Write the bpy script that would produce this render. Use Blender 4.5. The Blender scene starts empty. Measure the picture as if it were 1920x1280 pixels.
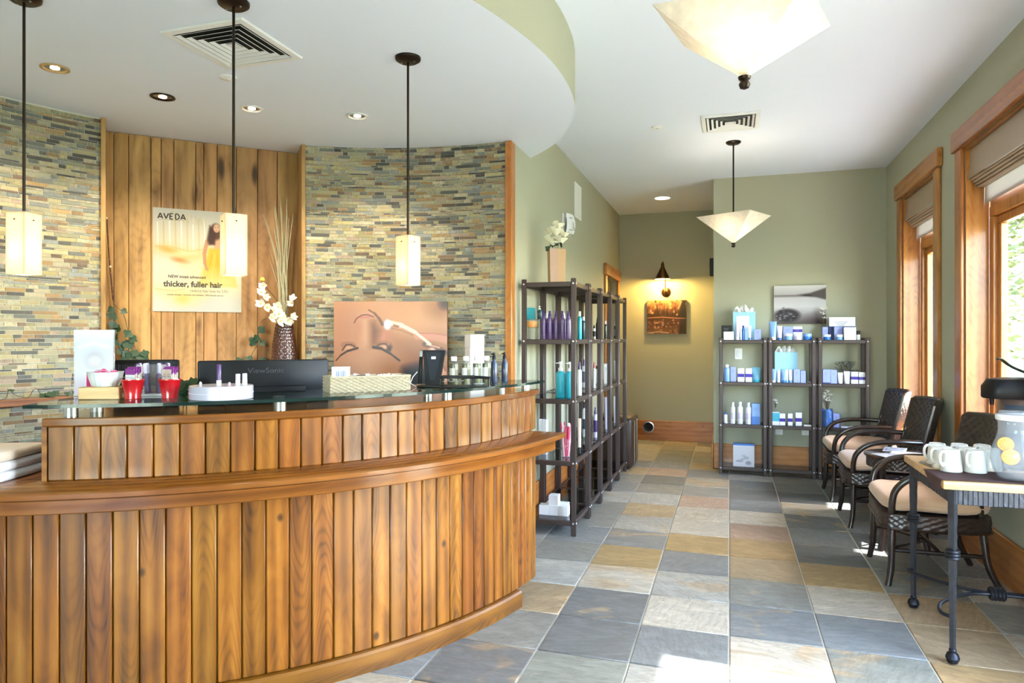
import bpy, bmesh, math, random
import numpy as np
from math import sin, cos, pi, radians, sqrt, atan2, degrees
from mathutils import Vector, Matrix

random.seed(7)
SC = bpy.context.scene
COL = SC.collection

# ------------------------------------------------------------------ camera
TH, FPX, EYE, HOR = radians(17.64), 1280.0, 1.4, 634.0
cam_data = bpy.data.cameras.new('camera')
cam_data.sensor_width = 36.0
cam_data.lens = FPX / 1920 * 36.0
cam_data.shift_y = (HOR - 640.0) / 1920.0
cam_data.clip_start = 0.05
cam_data.clip_end = 300
cam = bpy.data.objects.new('camera', cam_data)
cam.location = (0, 0, EYE)
cam.rotation_euler = (pi / 2, 0, TH)
COL.objects.link(cam)
SC.camera = cam

# ------------------------------------------------------------------ light
SC.view_settings.view_transform = 'Standard'
SC.view_settings.look = 'None'
SC.view_settings.gamma = 1.0
SC.view_settings.use_curve_mapping = False
SC.view_settings.exposure = 0.68

SUN_EL = radians(52)
world = bpy.data.worlds.new('world')
SC.world = world
world.use_nodes = True
wn = world.node_tree
wn.nodes.clear()
wo = wn.nodes.new('ShaderNodeOutputWorld')
wb = wn.nodes.new('ShaderNodeBackground')
sky = wn.nodes.new('ShaderNodeTexSky')
sky.sky_type = 'NISHITA'
sky.sun_disc = False
sky.sun_elevation = SUN_EL
sky.sun_rotation = radians(90)
sky.air_density = 1.0
sky.dust_density = 1.2
sky.ozone_density = 1.0
wn.links.new(sky.outputs[0], wb.inputs[0])
wb.inputs[1].default_value = 4.2
wn.links.new(wb.outputs[0], wo.inputs[0])

sun = bpy.data.lights.new('sun', 'SUN')
sun.energy = 30.0
sun.angle = radians(0.6)
sun.color = (1.0, 0.98, 0.95)
so = bpy.data.objects.new('sun', sun)
COL.objects.link(so)
# light travels towards -X, slightly +Y, down
_d = Vector((-cos(SUN_EL), 0.06 * cos(SUN_EL), -sin(SUN_EL)))
so.rotation_euler = _d.to_track_quat('-Z', 'Y').to_euler()
so.location = (8, 0, 9)


def area(name, loc, size, aim, power=0.0, color=(1, 1, 1), portal=False):
    l = bpy.data.lights.new(name, 'AREA')
    l.shape = 'RECTANGLE'
    l.size, l.size_y = size
    l.energy = power
    l.color = color
    if portal:
        l.cycles.is_portal = True
    o = bpy.data.objects.new(name, l)
    o.location = loc
    o.rotation_euler = Vector(aim).to_track_quat('-Z', 'Y').to_euler()
    COL.objects.link(o)
    return o


# room dimensions (metres)
XR, XL, YB, YF, CEIL, SOFF = 1.51, -1.46, 7.69, 9.55, 3.12, 2.79
XB = -0.16            # outer corner of the back wall
YN, XW = -3.4, -4.2   # near wall and far side wall (outside the frame)
C1 = (-3.39, 3.99)    # centre of the curved desk
C2 = (-1.67, 2.19)    # centre of the curved tiled wall
RW = 2.39

# ------------------------------------------------------------------ projection helpers
def ray(px):
    c = (px - 960) / FPX
    return cos(TH) * c - sin(TH), cos(TH) + c * sin(TH)


def at_z(px, py, z):
    t = (EYE - z) * FPX / (py - HOR)
    r = ray(px)
    return Vector((r[0] * t, r[1] * t, z))


def at_y(px, py, y):
    r = ray(px)
    t = y / r[1]
    return Vector((r[0] * t, y, EYE - (py - HOR) * t / FPX))


def at_x(px, py, x):
    r = ray(px)
    t = x / r[0]
    return Vector((x, r[1] * t, EYE - (py - HOR) * t / FPX))


def at_plane(px, py, p0, n):
    r = ray(px)
    d = Vector((r[0], r[1], -(py - HOR) / FPX))
    p = Vector(p0) - Vector((0, 0, EYE))
    n = Vector(n)
    t = p.dot(n) / d.dot(n)
    return d * t + Vector((0, 0, EYE))


def at_arc(px, R, C, far=False):
    dx, dy = ray(px)
    a = dx * dx + dy * dy
    b = -2 * (dx * C[0] + dy * C[1])
    c = C[0] ** 2 + C[1] ** 2 - R * R
    d = sqrt(b * b - 4 * a * c)
    t = (-b + (d if far else -d)) / 2 / a
    return Vector((dx * t, dy * t, 0)), t, degrees(atan2(dy * t - C[1], dx * t - C[0]))


def pol(C, R, deg, z=0.0):
    return Vector((C[0] + R * cos(radians(deg)), C[1] + R * sin(radians(deg)), z))


# ------------------------------------------------------------------ colour
def lin(c):
    c = c / 255.0
    return c / 12.92 if c <= 0.04045 else ((c + 0.055) / 1.055) ** 2.4


def C(r, g, b, a=1.0):
    return (lin(r), lin(g), lin(b), a)


# ------------------------------------------------------------------ materials
MATS = {}


class NT:
    def __init__(self, name):
        self.m = bpy.data.materials.new(name)
        self.m.use_nodes = True
        self.t = self.m.node_tree
        self.t.nodes.clear()
        self.out = self.n('ShaderNodeOutputMaterial')

    def n(self, typ, **kw):
        x = self.t.nodes.new(typ)
        for k, v in kw.items():
            setattr(x, k, v)
        return x

    def l(self, a, b):
        self.t.links.new(a, b)

    def mix(self, fac, a, b, typ='RGBA', blend='MIX'):
        x = self.n('ShaderNodeMix', data_type=typ)
        if typ == 'RGBA':
            x.blend_type = blend
            ia, ib, out = x.inputs[6], x.inputs[7], x.outputs[2]
        else:
            ia, ib, out = x.inputs[2], x.inputs[3], x.outputs[0]
        for s, v in ((x.inputs[0], fac), (ia, a), (ib, b)):
            if hasattr(v, 'links'):
                self.l(v, s)
            else:
                s.default_value = v
        return out

    def math(self, op, a, b=0.0):
        x = self.n('ShaderNodeMath', operation=op)
        for s, v in ((x.inputs[0], a), (x.inputs[1], b)):
            if hasattr(v, 'links'):
                self.l(v, s)
            else:
                s.default_value = v
        return x.outputs[0]

    def ramp(self, fac, stops):
        x = self.n('ShaderNodeValToRGB')
        cr = x.color_ramp
        while len(cr.elements) < len(stops):
            cr.elements.new(0.5)
        for e, (p, c) in zip(cr.elements, stops):
            e.position = p
            e.color = c
        self.l(fac, x.inputs[0])
        return x.outputs[0]

    def noise(self, vec, scale, detail=3.0, rough=0.55, dist=0.0):
        x = self.n('ShaderNodeTexNoise')
        x.inputs['Scale'].default_value = scale
        x.inputs['Detail'].default_value = detail
        x.inputs['Roughness'].default_value = rough
        x.inputs['Distortion'].default_value = dist
        if vec is not None:
            self.l(vec, x.inputs['Vector'])
        return x.outputs['Fac']

    def mapping(self, vec, scale=(1, 1, 1), loc=(0, 0, 0)):
        x = self.n('ShaderNodeMapping')
        x.inputs['Scale'].default_value = scale
        x.inputs['Location'].default_value = loc
        self.l(vec, x.inputs['Vector'])
        return x.outputs[0]

    def bump(self, h, strength=0.2, dist=0.01):
        x = self.n('ShaderNodeBump')
        x.inputs['Strength'].default_value = strength
        x.inputs['Distance'].default_value = dist
        self.l(h, x.inputs['Height'])
        return x.outputs[0]

    def pbr(self, color, rough=0.5, metal=0.0, normal=None, spec=0.5, coat=0.0, sheen=0.0, emit=None, estr=0.0):
        p = self.n('ShaderNodeBsdfPrincipled')
        for s, v in (('Base Color', color), ('Roughness', rough), ('Metallic', metal)):
            if hasattr(v, 'links'):
                self.l(v, p.inputs[s])
            else:
                p.inputs[s].default_value = v
        p.inputs['Specular IOR Level'].default_value = spec
        p.inputs['Coat Weight'].default_value = coat
        p.inputs['Coat Roughness'].default_value = 0.12
        p.inputs['Sheen Weight'].default_value = sheen
        if normal is not None:
            self.l(normal, p.inputs['Normal'])
        if emit is not None:
            p.inputs['Emission Color'].default_value = emit
            p.inputs['Emission Strength'].default_value = estr
        return p.outputs[0]

    def done(self, shader):
        self.l(shader, self.out.inputs[0])
        return self.m


def plain(name, col, rough=0.5, metal=0.0, spec=0.5, coat=0.0, grain=0.0, gscale=40.0, bump=0.0, sheen=0.0, emit=None, estr=0.0):
    if name in MATS:
        return MATS[name]
    t = NT(name)
    tc = t.n('ShaderNodeTexCoord')
    base = col
    nrm = None
    f = t.noise(tc.outputs['Object'], gscale, 4.0)
    if grain:
        k = t.math('MULTIPLY_ADD', f, grain)
        k.node.inputs[2].default_value = 1.0 - grain * 0.5
        hs = t.n('ShaderNodeHueSaturation')
        hs.inputs['Color'].default_value = col
        t.l(k, hs.inputs['Value'])
        base = hs.outputs[0]
    if bump:
        nrm = t.bump(f, bump, 0.01)
    MATS[name] = t.done(t.pbr(base, rough, metal, nrm, spec, coat, sheen, emit, estr))
    return MATS[name]


def wood(name, dark, mid, light, rough=0.35, coat=0.3, knots=0.6, vary=0.35, stretch=6.0, bump=0.03, ring=0.22, knot_size=1.0, kmap=(5.0, 6.5, 6.5), kgate=0.3, arcs=0.12, hues=0.014):
    """grain runs along x of the stored 'gco' coordinate"""
    t = NT(name)
    at = t.n('ShaderNodeAttribute', attribute_name='gco')
    oi = t.n('ShaderNodeObjectInfo')
    off = t.math('MULTIPLY', oi.outputs['Random'], 57.0)
    cmb = t.n('ShaderNodeCombineXYZ')
    for i in range(3):
        t.l(off, cmb.inputs[i])
    va = t.n('ShaderNodeVectorMath', operation='ADD')
    t.l(at.outputs['Vector'], va.inputs[0])
    t.l(cmb.outputs[0], va.inputs[1])
    v = va.outputs[0]
    n1 = t.noise(t.mapping(v, (1.5, stretch, stretch)), 1.5, 3.0, 0.5, 0.9)
    n2 = t.noise(t.mapping(v, (4.0, 110, 110)), 1.0, 3.0)
    # long cathedral rings
    wv = t.n('ShaderNodeTexWave', wave_type='RINGS', rings_direction='X')
    wv.inputs['Scale'].default_value = 1.6
    wv.inputs['Distortion'].default_value = 5.0
    wv.inputs['Detail'].default_value = 2.0
    wv.inputs['Detail Scale'].default_value = 0.6
    t.l(t.mapping(v, (0.35, 5.0, 5.0)), wv.inputs['Vector'])
    g = t.mix(ring, n1, wv.outputs['Fac'], 'FLOAT')
    g = t.mix(0.16, g, n2, 'FLOAT')
    sx = t.n('ShaderNodeSeparateXYZ')
    t.l(at.outputs['Vector'], sx.inputs[0])
    w2 = t.math('MULTIPLY', t.math('MULTIPLY', sx.outputs[2], sx.outputs[2]), 120.0)
    sg = t.math('SIGN', t.math('SUBTRACT', t.math('FRACT', t.math('MULTIPLY', oi.outputs['Random'], 5.3)), 0.5))
    wob = t.math('MULTIPLY', t.noise(t.mapping(v, (1.6, 7, 7)), 1.0, 2.0), 0.7)
    ph = t.math('ADD', t.math('ADD', sx.outputs[0], wob), t.math('ADD', t.math('MULTIPLY', w2, sg), off))
    ln = t.math('MULTIPLY_ADD', t.math('SINE', t.math('MULTIPLY', ph, 75.0)), 0.5)
    ln.node.inputs[2].default_value = 0.5
    ln = t.math('POWER', ln, 2.5)
    mk = t.n('ShaderNodeMapRange')
    mk.inputs[1].default_value, mk.inputs[2].default_value = 0.42, 0.6
    mk.inputs[4].default_value = arcs
    t.l(t.noise(t.mapping(v, (1.1, 3, 3)), 1.0, 1.0), mk.inputs[0])
    g = t.math('SUBTRACT', g, t.math('MULTIPLY', ln, mk.outputs[0]))
    c = t.ramp(g, [(0.22, dark), (0.5, mid), (0.78, light)])
    blot = t.noise(t.mapping(v, (1.4, 6, 6)), 1.3, 2.0)
    bm = t.n('ShaderNodeMapRange')
    bm.inputs[1].default_value, bm.inputs[2].default_value = 0.52, 0.75
    bm.inputs[4].default_value = 0.5
    t.l(blot, bm.inputs[0])
    c = t.mix(bm.outputs[0], c, dark)
    if knots:
        vo = t.n('ShaderNodeTexVoronoi')
        vo.inputs['Scale'].default_value = 1.0
        t.l(t.mapping(v, kmap), vo.inputs['Vector'])
        mr = t.n('ShaderNodeMapRange', interpolation_type='SMOOTHSTEP')
        mr.inputs[1].default_value, mr.inputs[2].default_value = 0.04 * knot_size, 0.13 * knot_size
        mr.inputs[3].default_value, mr.inputs[4].default_value = knots, 0.0
        t.l(vo.outputs['Distance'], mr.inputs[0])
        sc_ = t.n('ShaderNodeSeparateColor')
        t.l(vo.outputs['Color'], sc_.inputs[0])
        kf = t.math('MULTIPLY', mr.outputs[0], t.math('LESS_THAN', sc_.outputs[0], kgate))
        kc = (dark[0] * 0.3, dark[1] * 0.27, dark[2] * 0.25, 1)
        c = t.mix(kf, c, kc)
    hs = t.n('ShaderNodeHueSaturation')
    val = t.math('MULTIPLY_ADD', oi.outputs['Random'], vary)
    val.node.inputs[2].default_value = 1.0 - vary * 0.5
    rr = t.math('FRACT', t.math('MULTIPLY', oi.outputs['Random'], 13.7))
    hue = t.math('MULTIPLY_ADD', rr, hues)
    hue.node.inputs[2].default_value = 0.504 - hues / 2
    t.l(val, hs.inputs['Value'])
    t.l(hue, hs.inputs['Hue'])
    t.l(c, hs.inputs['Color'])
    nb = t.bump(n1, bump, 0.01)
    MATS[name] = t.done(t.pbr(hs.outputs[0], rough, 0, nb, 0.5, coat))
    return MATS[name]


def glass(name, tint=(1, 1, 1, 1), ior=1.45, milk=0.0, milkcol=(0.9, 0.92, 0.93, 1), rough=0.02):
    """thin clear sheet: see-through with a Fresnel reflection, optional milkiness"""
    t = NT(name)
    tr = t.n('ShaderNodeBsdfTransparent')
    tr.inputs[0].default_value = tint
    gl = t.n('ShaderNodeBsdfGlossy')
    gl.inputs['Roughness'].default_value = rough
    fr = t.n('ShaderNodeFresnel')
    geo = t.n('ShaderNodeNewGeometry')
    io = t.math('MULTIPLY_ADD', geo.outputs['Backfacing'], 1.0 / ior - ior)
    io.node.inputs[2].default_value = ior
    t.l(io, fr.inputs[0])
    base = tr.outputs[0]
    if milk:
        df = t.n('ShaderNodeBsdfPrincipled')
        df.inputs['Base Color'].default_value = milkcol
        df.inputs['Roughness'].default_value = 0.3
        m0 = t.n('ShaderNodeMixShader')
        m0.inputs[0].default_value = milk
        t.l(base, m0.inputs[1])
        t.l(df.outputs[0], m0.inputs[2])
        base = m0.outputs[0]
    mx = t.n('ShaderNodeMixShader')
    t.l(fr.outputs[0], mx.inputs[0])
    t.l(base, mx.inputs[1])
    t.l(gl.outputs[0], mx.inputs[2])
    MATS[name] = t.done(mx.outputs[0])
    return MATS[name]


def shade_glass(name, col, trans=0.6, emit=0.0, grain=0.0, gscale=20):
    t = NT(name)
    base = col
    if grain:
        tc = t.n('ShaderNodeTexCoord')
        f = t.noise(tc.outputs['Object'], gscale, 5.0, 0.65)
        base = t.ramp(f, [(0.35, tuple(c * (1 - grain) for c in col[:3]) + (1,)), (0.65, col)])
    tl = t.n('ShaderNodeBsdfTranslucent')
    pr = t.n('ShaderNodeBsdfPrincipled')
    pr.inputs['Roughness'].default_value = 0.35
    for s in (tl.inputs[0], pr.inputs['Base Color']):
        if hasattr(base, 'links'):
            t.l(base, s)
        else:
            s.default_value = base
    if emit:
        pr.inputs['Emission Color'].default_value = (1, 0.82, 0.55, 1)
        pr.inputs['Emission Strength'].default_value = emit
    mx = t.n('ShaderNodeMixShader')
    mx.inputs[0].default_value = trans
    t.l(pr.outputs[0], mx.inputs[1])
    t.l(tl.outputs[0], mx.inputs[2])
    MATS[name] = t.done(mx.outputs[0])
    return MATS[name]


def emitter(name, col, strength):
    t = NT(name)
    e = t.n('ShaderNodeEmission')
    e.inputs[0].default_value = col
    e.inputs[1].default_value = strength
    MATS[name] = t.done(e.outputs[0])
    return MATS[name]


def attr_mat(name, attr, rough=0.5, spec=0.4, coat=0.0, grain=0.0, gscale=60, bump=0.0):
    t = NT(name)
    a = t.n('ShaderNodeAttribute', attribute_name=attr)
    col = a.outputs['Color']
    tc = t.n('ShaderNodeTexCoord')
    f = t.noise(tc.outputs['Object'], gscale, 4.0)
    if grain:
        col = t.mix(grain, col, t.ramp(f, [(0.3, (0.25, 0.25, 0.25, 1)), (0.7, (1.6, 1.6, 1.6, 1))]), blend='MULTIPLY')
    nb = t.bump(f, bump, 0.01) if bump else None
    MATS[name] = t.done(t.pbr(col, rough, 0, nb, spec, coat))
    return MATS[name]


def stone(name, rust=True, gscale=5.0, rough=0.5, vary=0.5, bump=0.25):
    """object colour is the piece's own colour; rust and cleft relief over it"""
    t = NT(name)
    tc = t.n('ShaderNodeTexCoord')
    oi = t.n('ShaderNodeObjectInfo')
    off = t.math('MULTIPLY', oi.outputs['Random'], 83.0)
    cmb = t.n('ShaderNodeCombineXYZ')
    for i in range(3):
        t.l(off, cmb.inputs[i])
    va = t.n('ShaderNodeVectorMath', operation='ADD')
    t.l(tc.outputs['Object'], va.inputs[0])
    t.l(cmb.outputs[0], va.inputs[1])
    v = va.outputs[0]
    n1 = t.noise(t.mapping(v, (1, 2.6, 1)), gscale, 6.0, 0.62, 0.8)
    n2 = t.noise(t.mapping(v, (1, 1.4, 1)), gscale * 0.45, 3.0, 0.5, 1.2)
    n3 = t.noise(t.mapping(v, (1.4, 5, 1)), gscale * 6, 4.0, 0.7)
    hs = t.n('ShaderNodeHueSaturation')
    val = t.math('MULTIPLY_ADD', n1, vary)
    val.node.inputs[2].default_value = 1.0 - vary * 0.5
    t.l(val, hs.inputs['Value'])
    t.l(oi.outputs['Color'], hs.inputs['Color'])
    c = hs.outputs[0]
    if rust:
        rr = t.math('FRACT', t.math('MULTIPLY', oi.outputs['Random'], 7.31))
        lo = t.math('MULTIPLY_ADD', rr, 0.3)
        lo.node.inputs[2].default_value = 0.5
        hi = t.math('ADD', lo, 0.1)
        mr = t.n('ShaderNodeMapRange', interpolation_type='SMOOTHSTEP')
        t.l(n2, mr.inputs[0])
        t.l(lo, mr.inputs[1])
        t.l(hi, mr.inputs[2])
        mr.inputs[4].default_value = 0.6
        rc = t.ramp(n1, [(0.3, C(142, 116, 82)), (0.6, C(182, 156, 116))])
        c = t.mix(mr.outputs[0], c, rc)
        # cleft streaks running across each slate
        ang = t.n('ShaderNodeVectorRotate', rotation_type='Z_AXIS')
        t.l(v, ang.inputs['Vector'])
        t.l(t.math('MULTIPLY', oi.outputs['Random'], 40.0), ang.inputs['Angle'])
        n4 = t.noise(t.mapping(ang.outputs[0], (5, 22, 5)), 2.2, 5.0, 0.72, 0.6)
        k4 = t.math('MULTIPLY_ADD', n4, 1.3)
        k4.node.inputs[2].default_value = 0.35
        h4 = t.n('ShaderNodeHueSaturation')
        t.l(k4, h4.inputs['Value'])
        t.l(c, h4.inputs['Color'])
        c = h4.outputs[0]
        n3 = t.mix(0.6, n3, n4, 'FLOAT')
        # thin dark veins
        vn = t.n('ShaderNodeMapRange')
        vn.inputs[1].default_value, vn.inputs[2].default_value = 0.0, 0.02
        vn.inputs[3].default_value, vn.inputs[4].default_value = 0.35, 0.0
        t.l(t.math('ABSOLUTE', t.math('SUBTRACT', n1, 0.5)), vn.inputs[0])
        c = t.mix(vn.outputs[0], c, C(92, 84, 74))
    nb = t.bump(t.mix(0.5, n1, n3, 'FLOAT'), bump, 0.012)
    r = t.n('ShaderNodeMapRange')
    r.inputs[3].default_value, r.inputs[4].default_value = rough - 0.12, rough + 0.15
    t.l(n3, r.inputs[0])
    MATS[name] = t.done(t.pbr(c, r.outputs[0], 0, nb, 0.5))
    return MATS[name]


# wall and ceiling paint
GREEN = plain('green_wall_paint', C(176, 175, 152), 0.75, spec=0.25, grain=0.03, gscale=3, bump=0.02)
WHITE_PAINT = plain('white_ceiling_paint', C(232, 237, 248), 0.85, spec=0.2, grain=0.02, gscale=2)
WHITE_METAL = plain('white_enamel', C(232, 232, 230), 0.4, grain=0.02)
DARK_VOID = plain('dark_recess', C(20, 20, 20), 0.8, grain=0.1)
GROUT = plain('pale_grout', C(206, 202, 188), 0.9, grain=0.12, gscale=90)
SLATE = stone('slate_tile', True, 5.0, 0.5, 0.8, 0.4)
STRIP = stone('slate_strip', False, 22.0, 0.5, 0.7, 0.2)
DESKW = wood('honey_stained_alder', C(72, 36, 6), C(134, 77, 17), C(168, 108, 40), 0.36, 0.06, 0.85, 0.42, stretch=4.5)
LEDGEW = wood('varnished_ledge_alder', C(84, 42, 12), C(126, 70, 24), C(150, 92, 42), 0.2, 0.4, 0.3, 0.06, arcs=0.06, hues=0.0)
NICHEW = wood('knotty_alder_cladding', C(104, 66, 32), C(178, 132, 80), C(204, 160, 104), 0.5, 0.1, 0.95, 0.2, knot_size=1.8, kmap=(2.0, 7, 7), kgate=0.6, ring=0.08, arcs=0.05)
TRIMW = wood('honey_window_trim', C(134, 76, 28), C(178, 112, 50), C(198, 136, 70), 0.38, 0.2, 0.55, 0.14, ring=0.15)
REDW = wood('red_brown_shelf_wood', C(96, 54, 36), C(140, 84, 58), C(166, 106, 76), 0.35, 0.3, 0.2, 0.1)
MAPLE = wood('pale_maple', C(186, 142, 88), C(220, 178, 122), C(232, 196, 146), 0.4, 0.2, 0.1, 0.05)
BRONZE = plain('dark_bronze', C(52, 42, 34), 0.35, 0.8, grain=0.2)
CHROME = plain('brushed_nickel', C(200, 200, 202), 0.28, 1.0, grain=0.1)
RACKM = plain('brown_powder_coated_steel', C(70, 58, 54), 0.4, 0.25, spec=0.5, grain=0.08)
BOLT = plain('bright_bolt', C(222, 220, 220), 0.3, 0.7, grain=0.05)
WINGLASS = glass('clear_pane', (0.97, 0.985, 0.98, 1))
SHELFGLASS = glass('smoked_shelf_glass', (0.42, 0.43, 0.44, 1), 1.6)
CLEAR = glass('clear_plastic', (0.95, 0.96, 0.97, 1), 1.35, 0.04)
COUNTERGLASS = glass('green_counter_glass', (0.62, 0.78, 0.72, 1), 1.55)
GLASSEDGE = plain('dark_green_glass_edge', C(6, 32, 30), 0.12, spec=0.8, grain=0.25, gscale=6)
BLACKP = plain('black_plastic', C(15, 15, 17), 0.42, spec=0.3, grain=0.1)
WHITEP = plain('white_plastic', C(238, 238, 240), 0.35, grain=0.02)
LEAF = plain('dark_ivy_leaf', C(38, 66, 40), 0.45, grain=0.5, gscale=18)
STEM = plain('thin_brown_stem', C(92, 74, 50), 0.7, grain=0.2)


# ------------------------------------------------------------------ mesh builder
class MB:
    def __init__(s):
        s.V, s.F, s.I, s.G = [], [], [], []

    def add(s, verts, faces, mi=0, M=None, g=None):
        b = len(s.V)
        for k, v in enumerate(verts):
            v = Vector(v)
            if M is not None:
                v = M @ v
            s.V.append(v)
            s.G.append(None if g is None else g[k])
        for f in faces:
            s.F.append(tuple(b + i for i in f))
            s.I.append(mi)
        return s

    def box(s, c, d, M=None, b=0.0, seg=2, mi=0):
        if b <= 0:
            x, y, z = d[0] / 2, d[1] / 2, d[2] / 2
            vs = [(c[0] + i * x, c[1] + j * y, c[2] + k * z) for k in (-1, 1) for j in (-1, 1) for i in (-1, 1)]
            return s.add(vs, [(0, 2, 3, 1), (4, 5, 7, 6), (0, 1, 5, 4), (2, 6, 7, 3), (0, 4, 6, 2), (1, 3, 7, 5)], mi, M)
        bm = bmesh.new()
        bmesh.ops.create_cube(bm, size=1)
        for v in bm.verts:
            v.co = Vector((v.co.x * d[0], v.co.y * d[1], v.co.z * d[2]))
        bmesh.ops.bevel(bm, geom=bm.edges[:], offset=min(b, 0.49 * min(d)), segments=seg, profile=0.5, affect='EDGES')
        bm.verts.index_update()
        vs = [v.co + Vector(c) for v in bm.verts]
        fs = [tuple(v.index for v in f.verts) for f in bm.faces]
        bm.free()
        return s.add(vs, fs, mi, M)

    def cyl(s, p0, p1, r0, r1=None, n=14, mi=0, M=None, caps=True):
        r1 = r0 if r1 is None else r1
        p0, p1 = Vector(p0), Vector(p1)
        q = (p1 - p0).to_track_quat('Z', 'Y').to_matrix()
        vs = []
        for p, r in ((p0, r0), (p1, r1)):
            for k in range(n):
                a = 2 * pi * k / n
                vs.append(p + q @ Vector((r * cos(a), r * sin(a), 0)))
        fs = [(k, (k + 1) % n, n + (k + 1) % n, n + k) for k in range(n)]
        if caps:
            fs += [tuple(range(n - 1, -1, -1)), tuple(range(n, 2 * n))]
        return s.add(vs, fs, mi, M)

    def lathe(s, prof, n=20, c=(0, 0, 0), M=None, mi=0):
        vs, rows = [], []
        for r, z in prof:
            if r < 1e-6:
                rows.append([len(vs)])
                vs.append((c[0], c[1], c[2] + z))
            else:
                rows.append(list(range(len(vs), len(vs) + n)))
                for k in range(n):
                    a = 2 * pi * k / n
                    vs.append((c[0] + r * cos(a), c[1] + r * sin(a), c[2] + z))
        fs = []
        for A, B in zip(rows, rows[1:]):
            for k in range(n):
                k2 = (k + 1) % n
                if len(A) == 1 and len(B) == 1:
                    break
                if len(A) == 1:
                    fs.append((A[0], B[k2], B[k]))
                elif len(B) == 1:
                    fs.append((A[k], A[k2], B[0]))
                else:
                    fs.append((A[k], A[k2], B[k2], B[k]))
        return s.add(vs, fs, mi, M)

    def tube(s, pts, r, n=8, closed=False, mi=0, M=None, caps=True, flat=1.0):
        pts = [Vector(p) for p in pts]
        m = len(pts)
        rs = r if isinstance(r, (list, tuple)) else [r] * m
        vs, fs = [], []
        up = None
        for i, p in enumerate(pts):
            if closed:
                d = pts[(i + 1) % m] - pts[i - 1]
            else:
                d = pts[min(i + 1, m - 1)] - pts[max(i - 1, 0)]
            d.normalize()
            if up is None:
                up = Vector((0, 0, 1)) if abs(d.z) < 0.9 else Vector((1, 0, 0))
            x = up.cross(d)
            if x.length < 1e-5:
                x = d.orthogonal()
            x.normalize()
            y = d.cross(x)
            up = y
            for k in range(n):
                a = 2 * pi * k / n
                vs.append(p + x * (rs[i] * cos(a)) + y * (rs[i] * sin(a) * flat))
        for i in range(m if closed else m - 1):
            j = (i + 1) % m
            for k in range(n):
                k2 = (k + 1) % n
                fs.append((i * n + k, i * n + k2, j * n + k2, j * n + k))
        if caps and not closed:
            fs += [tuple(range(n - 1, -1, -1)), tuple(range((m - 1) * n, m * n))]
        return s.add(vs, fs, mi, M)

    def arc(s, prof, a0, a1, C_, n=None, z=0.0, mi=0, origin=(0, 0, 0)):
        """closed profile [(r,z)...] swept about a vertical axis; grain follows the sweep"""
        n = n or max(1, int(abs(a1 - a0) / 2.0))
        vs, g, fs = [], [], []
        m = len(prof)
        for i in range(n + 1):
            a = radians(a0 + (a1 - a0) * i / n)
            for r, h in prof:
                vs.append((C_[0] + r * cos(a) - origin[0], C_[1] + r * sin(a) - origin[1], z + h - origin[2]))
                g.append((r * a, r, h))
        for i in range(n):
            for k in range(m):
                k2 = (k + 1) % m
                fs.append((i * m + k, (i + 1) * m + k, (i + 1) * m + k2, i * m + k2))
        fs += [tuple(range(m)), tuple(n * m + k for k in range(m - 1, -1, -1))]
        return s.add(vs, fs, mi, None, g)

    def prism(s, poly, z0, z1, mi=0, M=None):
        m = len(poly)
        vs = [(p[0], p[1], z0) for p in poly] + [(p[0], p[1], z1) for p in poly]
        fs = [(k, (k + 1) % m, m + (k + 1) % m, m + k) for k in range(m)]
        fs += [tuple(range(m - 1, -1, -1)), tuple(range(m, 2 * m))]
        return s.add(vs, fs, mi, M)

    def grid(s, fn, nu, nv, mi=0, M=None, g=None):
        vs = [fn(i / nu, j / nv) for j in range(nv + 1) for i in range(nu + 1)]
        fs = [(j * (nu + 1) + i, j * (nu + 1) + i + 1, (j + 1) * (nu + 1) + i + 1, (j + 1) * (nu + 1) + i)
              for j in range(nv) for i in range(nu)]
        return s.add(vs, fs, mi, M)

    def mesh(s, name, mats, grain='x', sharp=38):
        me = bpy.data.meshes.new(name)
        me.from_pydata([tuple(v) for v in s.V], [], s.F)
        if not isinstance(mats, (list, tuple)):
            mats = [mats]
        for m in mats:
            me.materials.append(m)
        me.polygons.foreach_set('material_index', s.I)
        at = me.attributes.new('gco', 'FLOAT_VECTOR', 'POINT')
        idx = {'x': (0, 1, 2), 'y': (1, 0, 2), 'z': (2, 0, 1)}[grain]
        buf = []
        for v, g in zip(s.V, s.G):
            if g is None:
                g = (v[idx[0]], v[idx[1]], v[idx[2]])
            buf.extend(g)
        at.data.foreach_set('vector', buf)
        me.polygons.foreach_set('use_smooth', [True] * len(s.F))
        me.update()
        bm = bmesh.new()
        bm.from_mesh(me)
        bmesh.ops.recalc_face_normals(bm, faces=bm.faces[:])
        bm.to_mesh(me)
        bm.free()
        me.set_sharp_from_angle(angle=radians(sharp))
        return me

    def build(s, name, mats, parent=None, grain='x', loc=None, label=None, kind=None, sharp=38, rotz=0.0):
        o = bpy.data.objects.new(name, s.mesh(name, mats, grain, sharp))
        COL.objects.link(o)
        if parent is not None:
            o.parent = parent
        if loc is not None:
            o.location = loc
        if rotz:
            o.rotation_euler = (0, 0, rotz)
        if label:
            o['label'] = label
        if kind:
            o['kind'] = kind
        return o


def inst(name, me, parent=None, loc=(0, 0, 0), rotz=0.0, color=None):
    o = bpy.data.objects.new(name, me)
    COL.objects.link(o)
    o.parent = parent
    o.location = loc
    o.rotation_euler = (0, 0, rotz)
    if color:
        o.color = color
    return o


def thing(name, label, cat, loc=(0, 0, 0), rotz=0.0, group=None):
    o = bpy.data.objects.new(name, None)
    o.empty_display_size = 0.05
    COL.objects.link(o)
    o.location = loc
    o.rotation_euler = (0, 0, rotz)
    return tag(o, label, cat, group)


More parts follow.
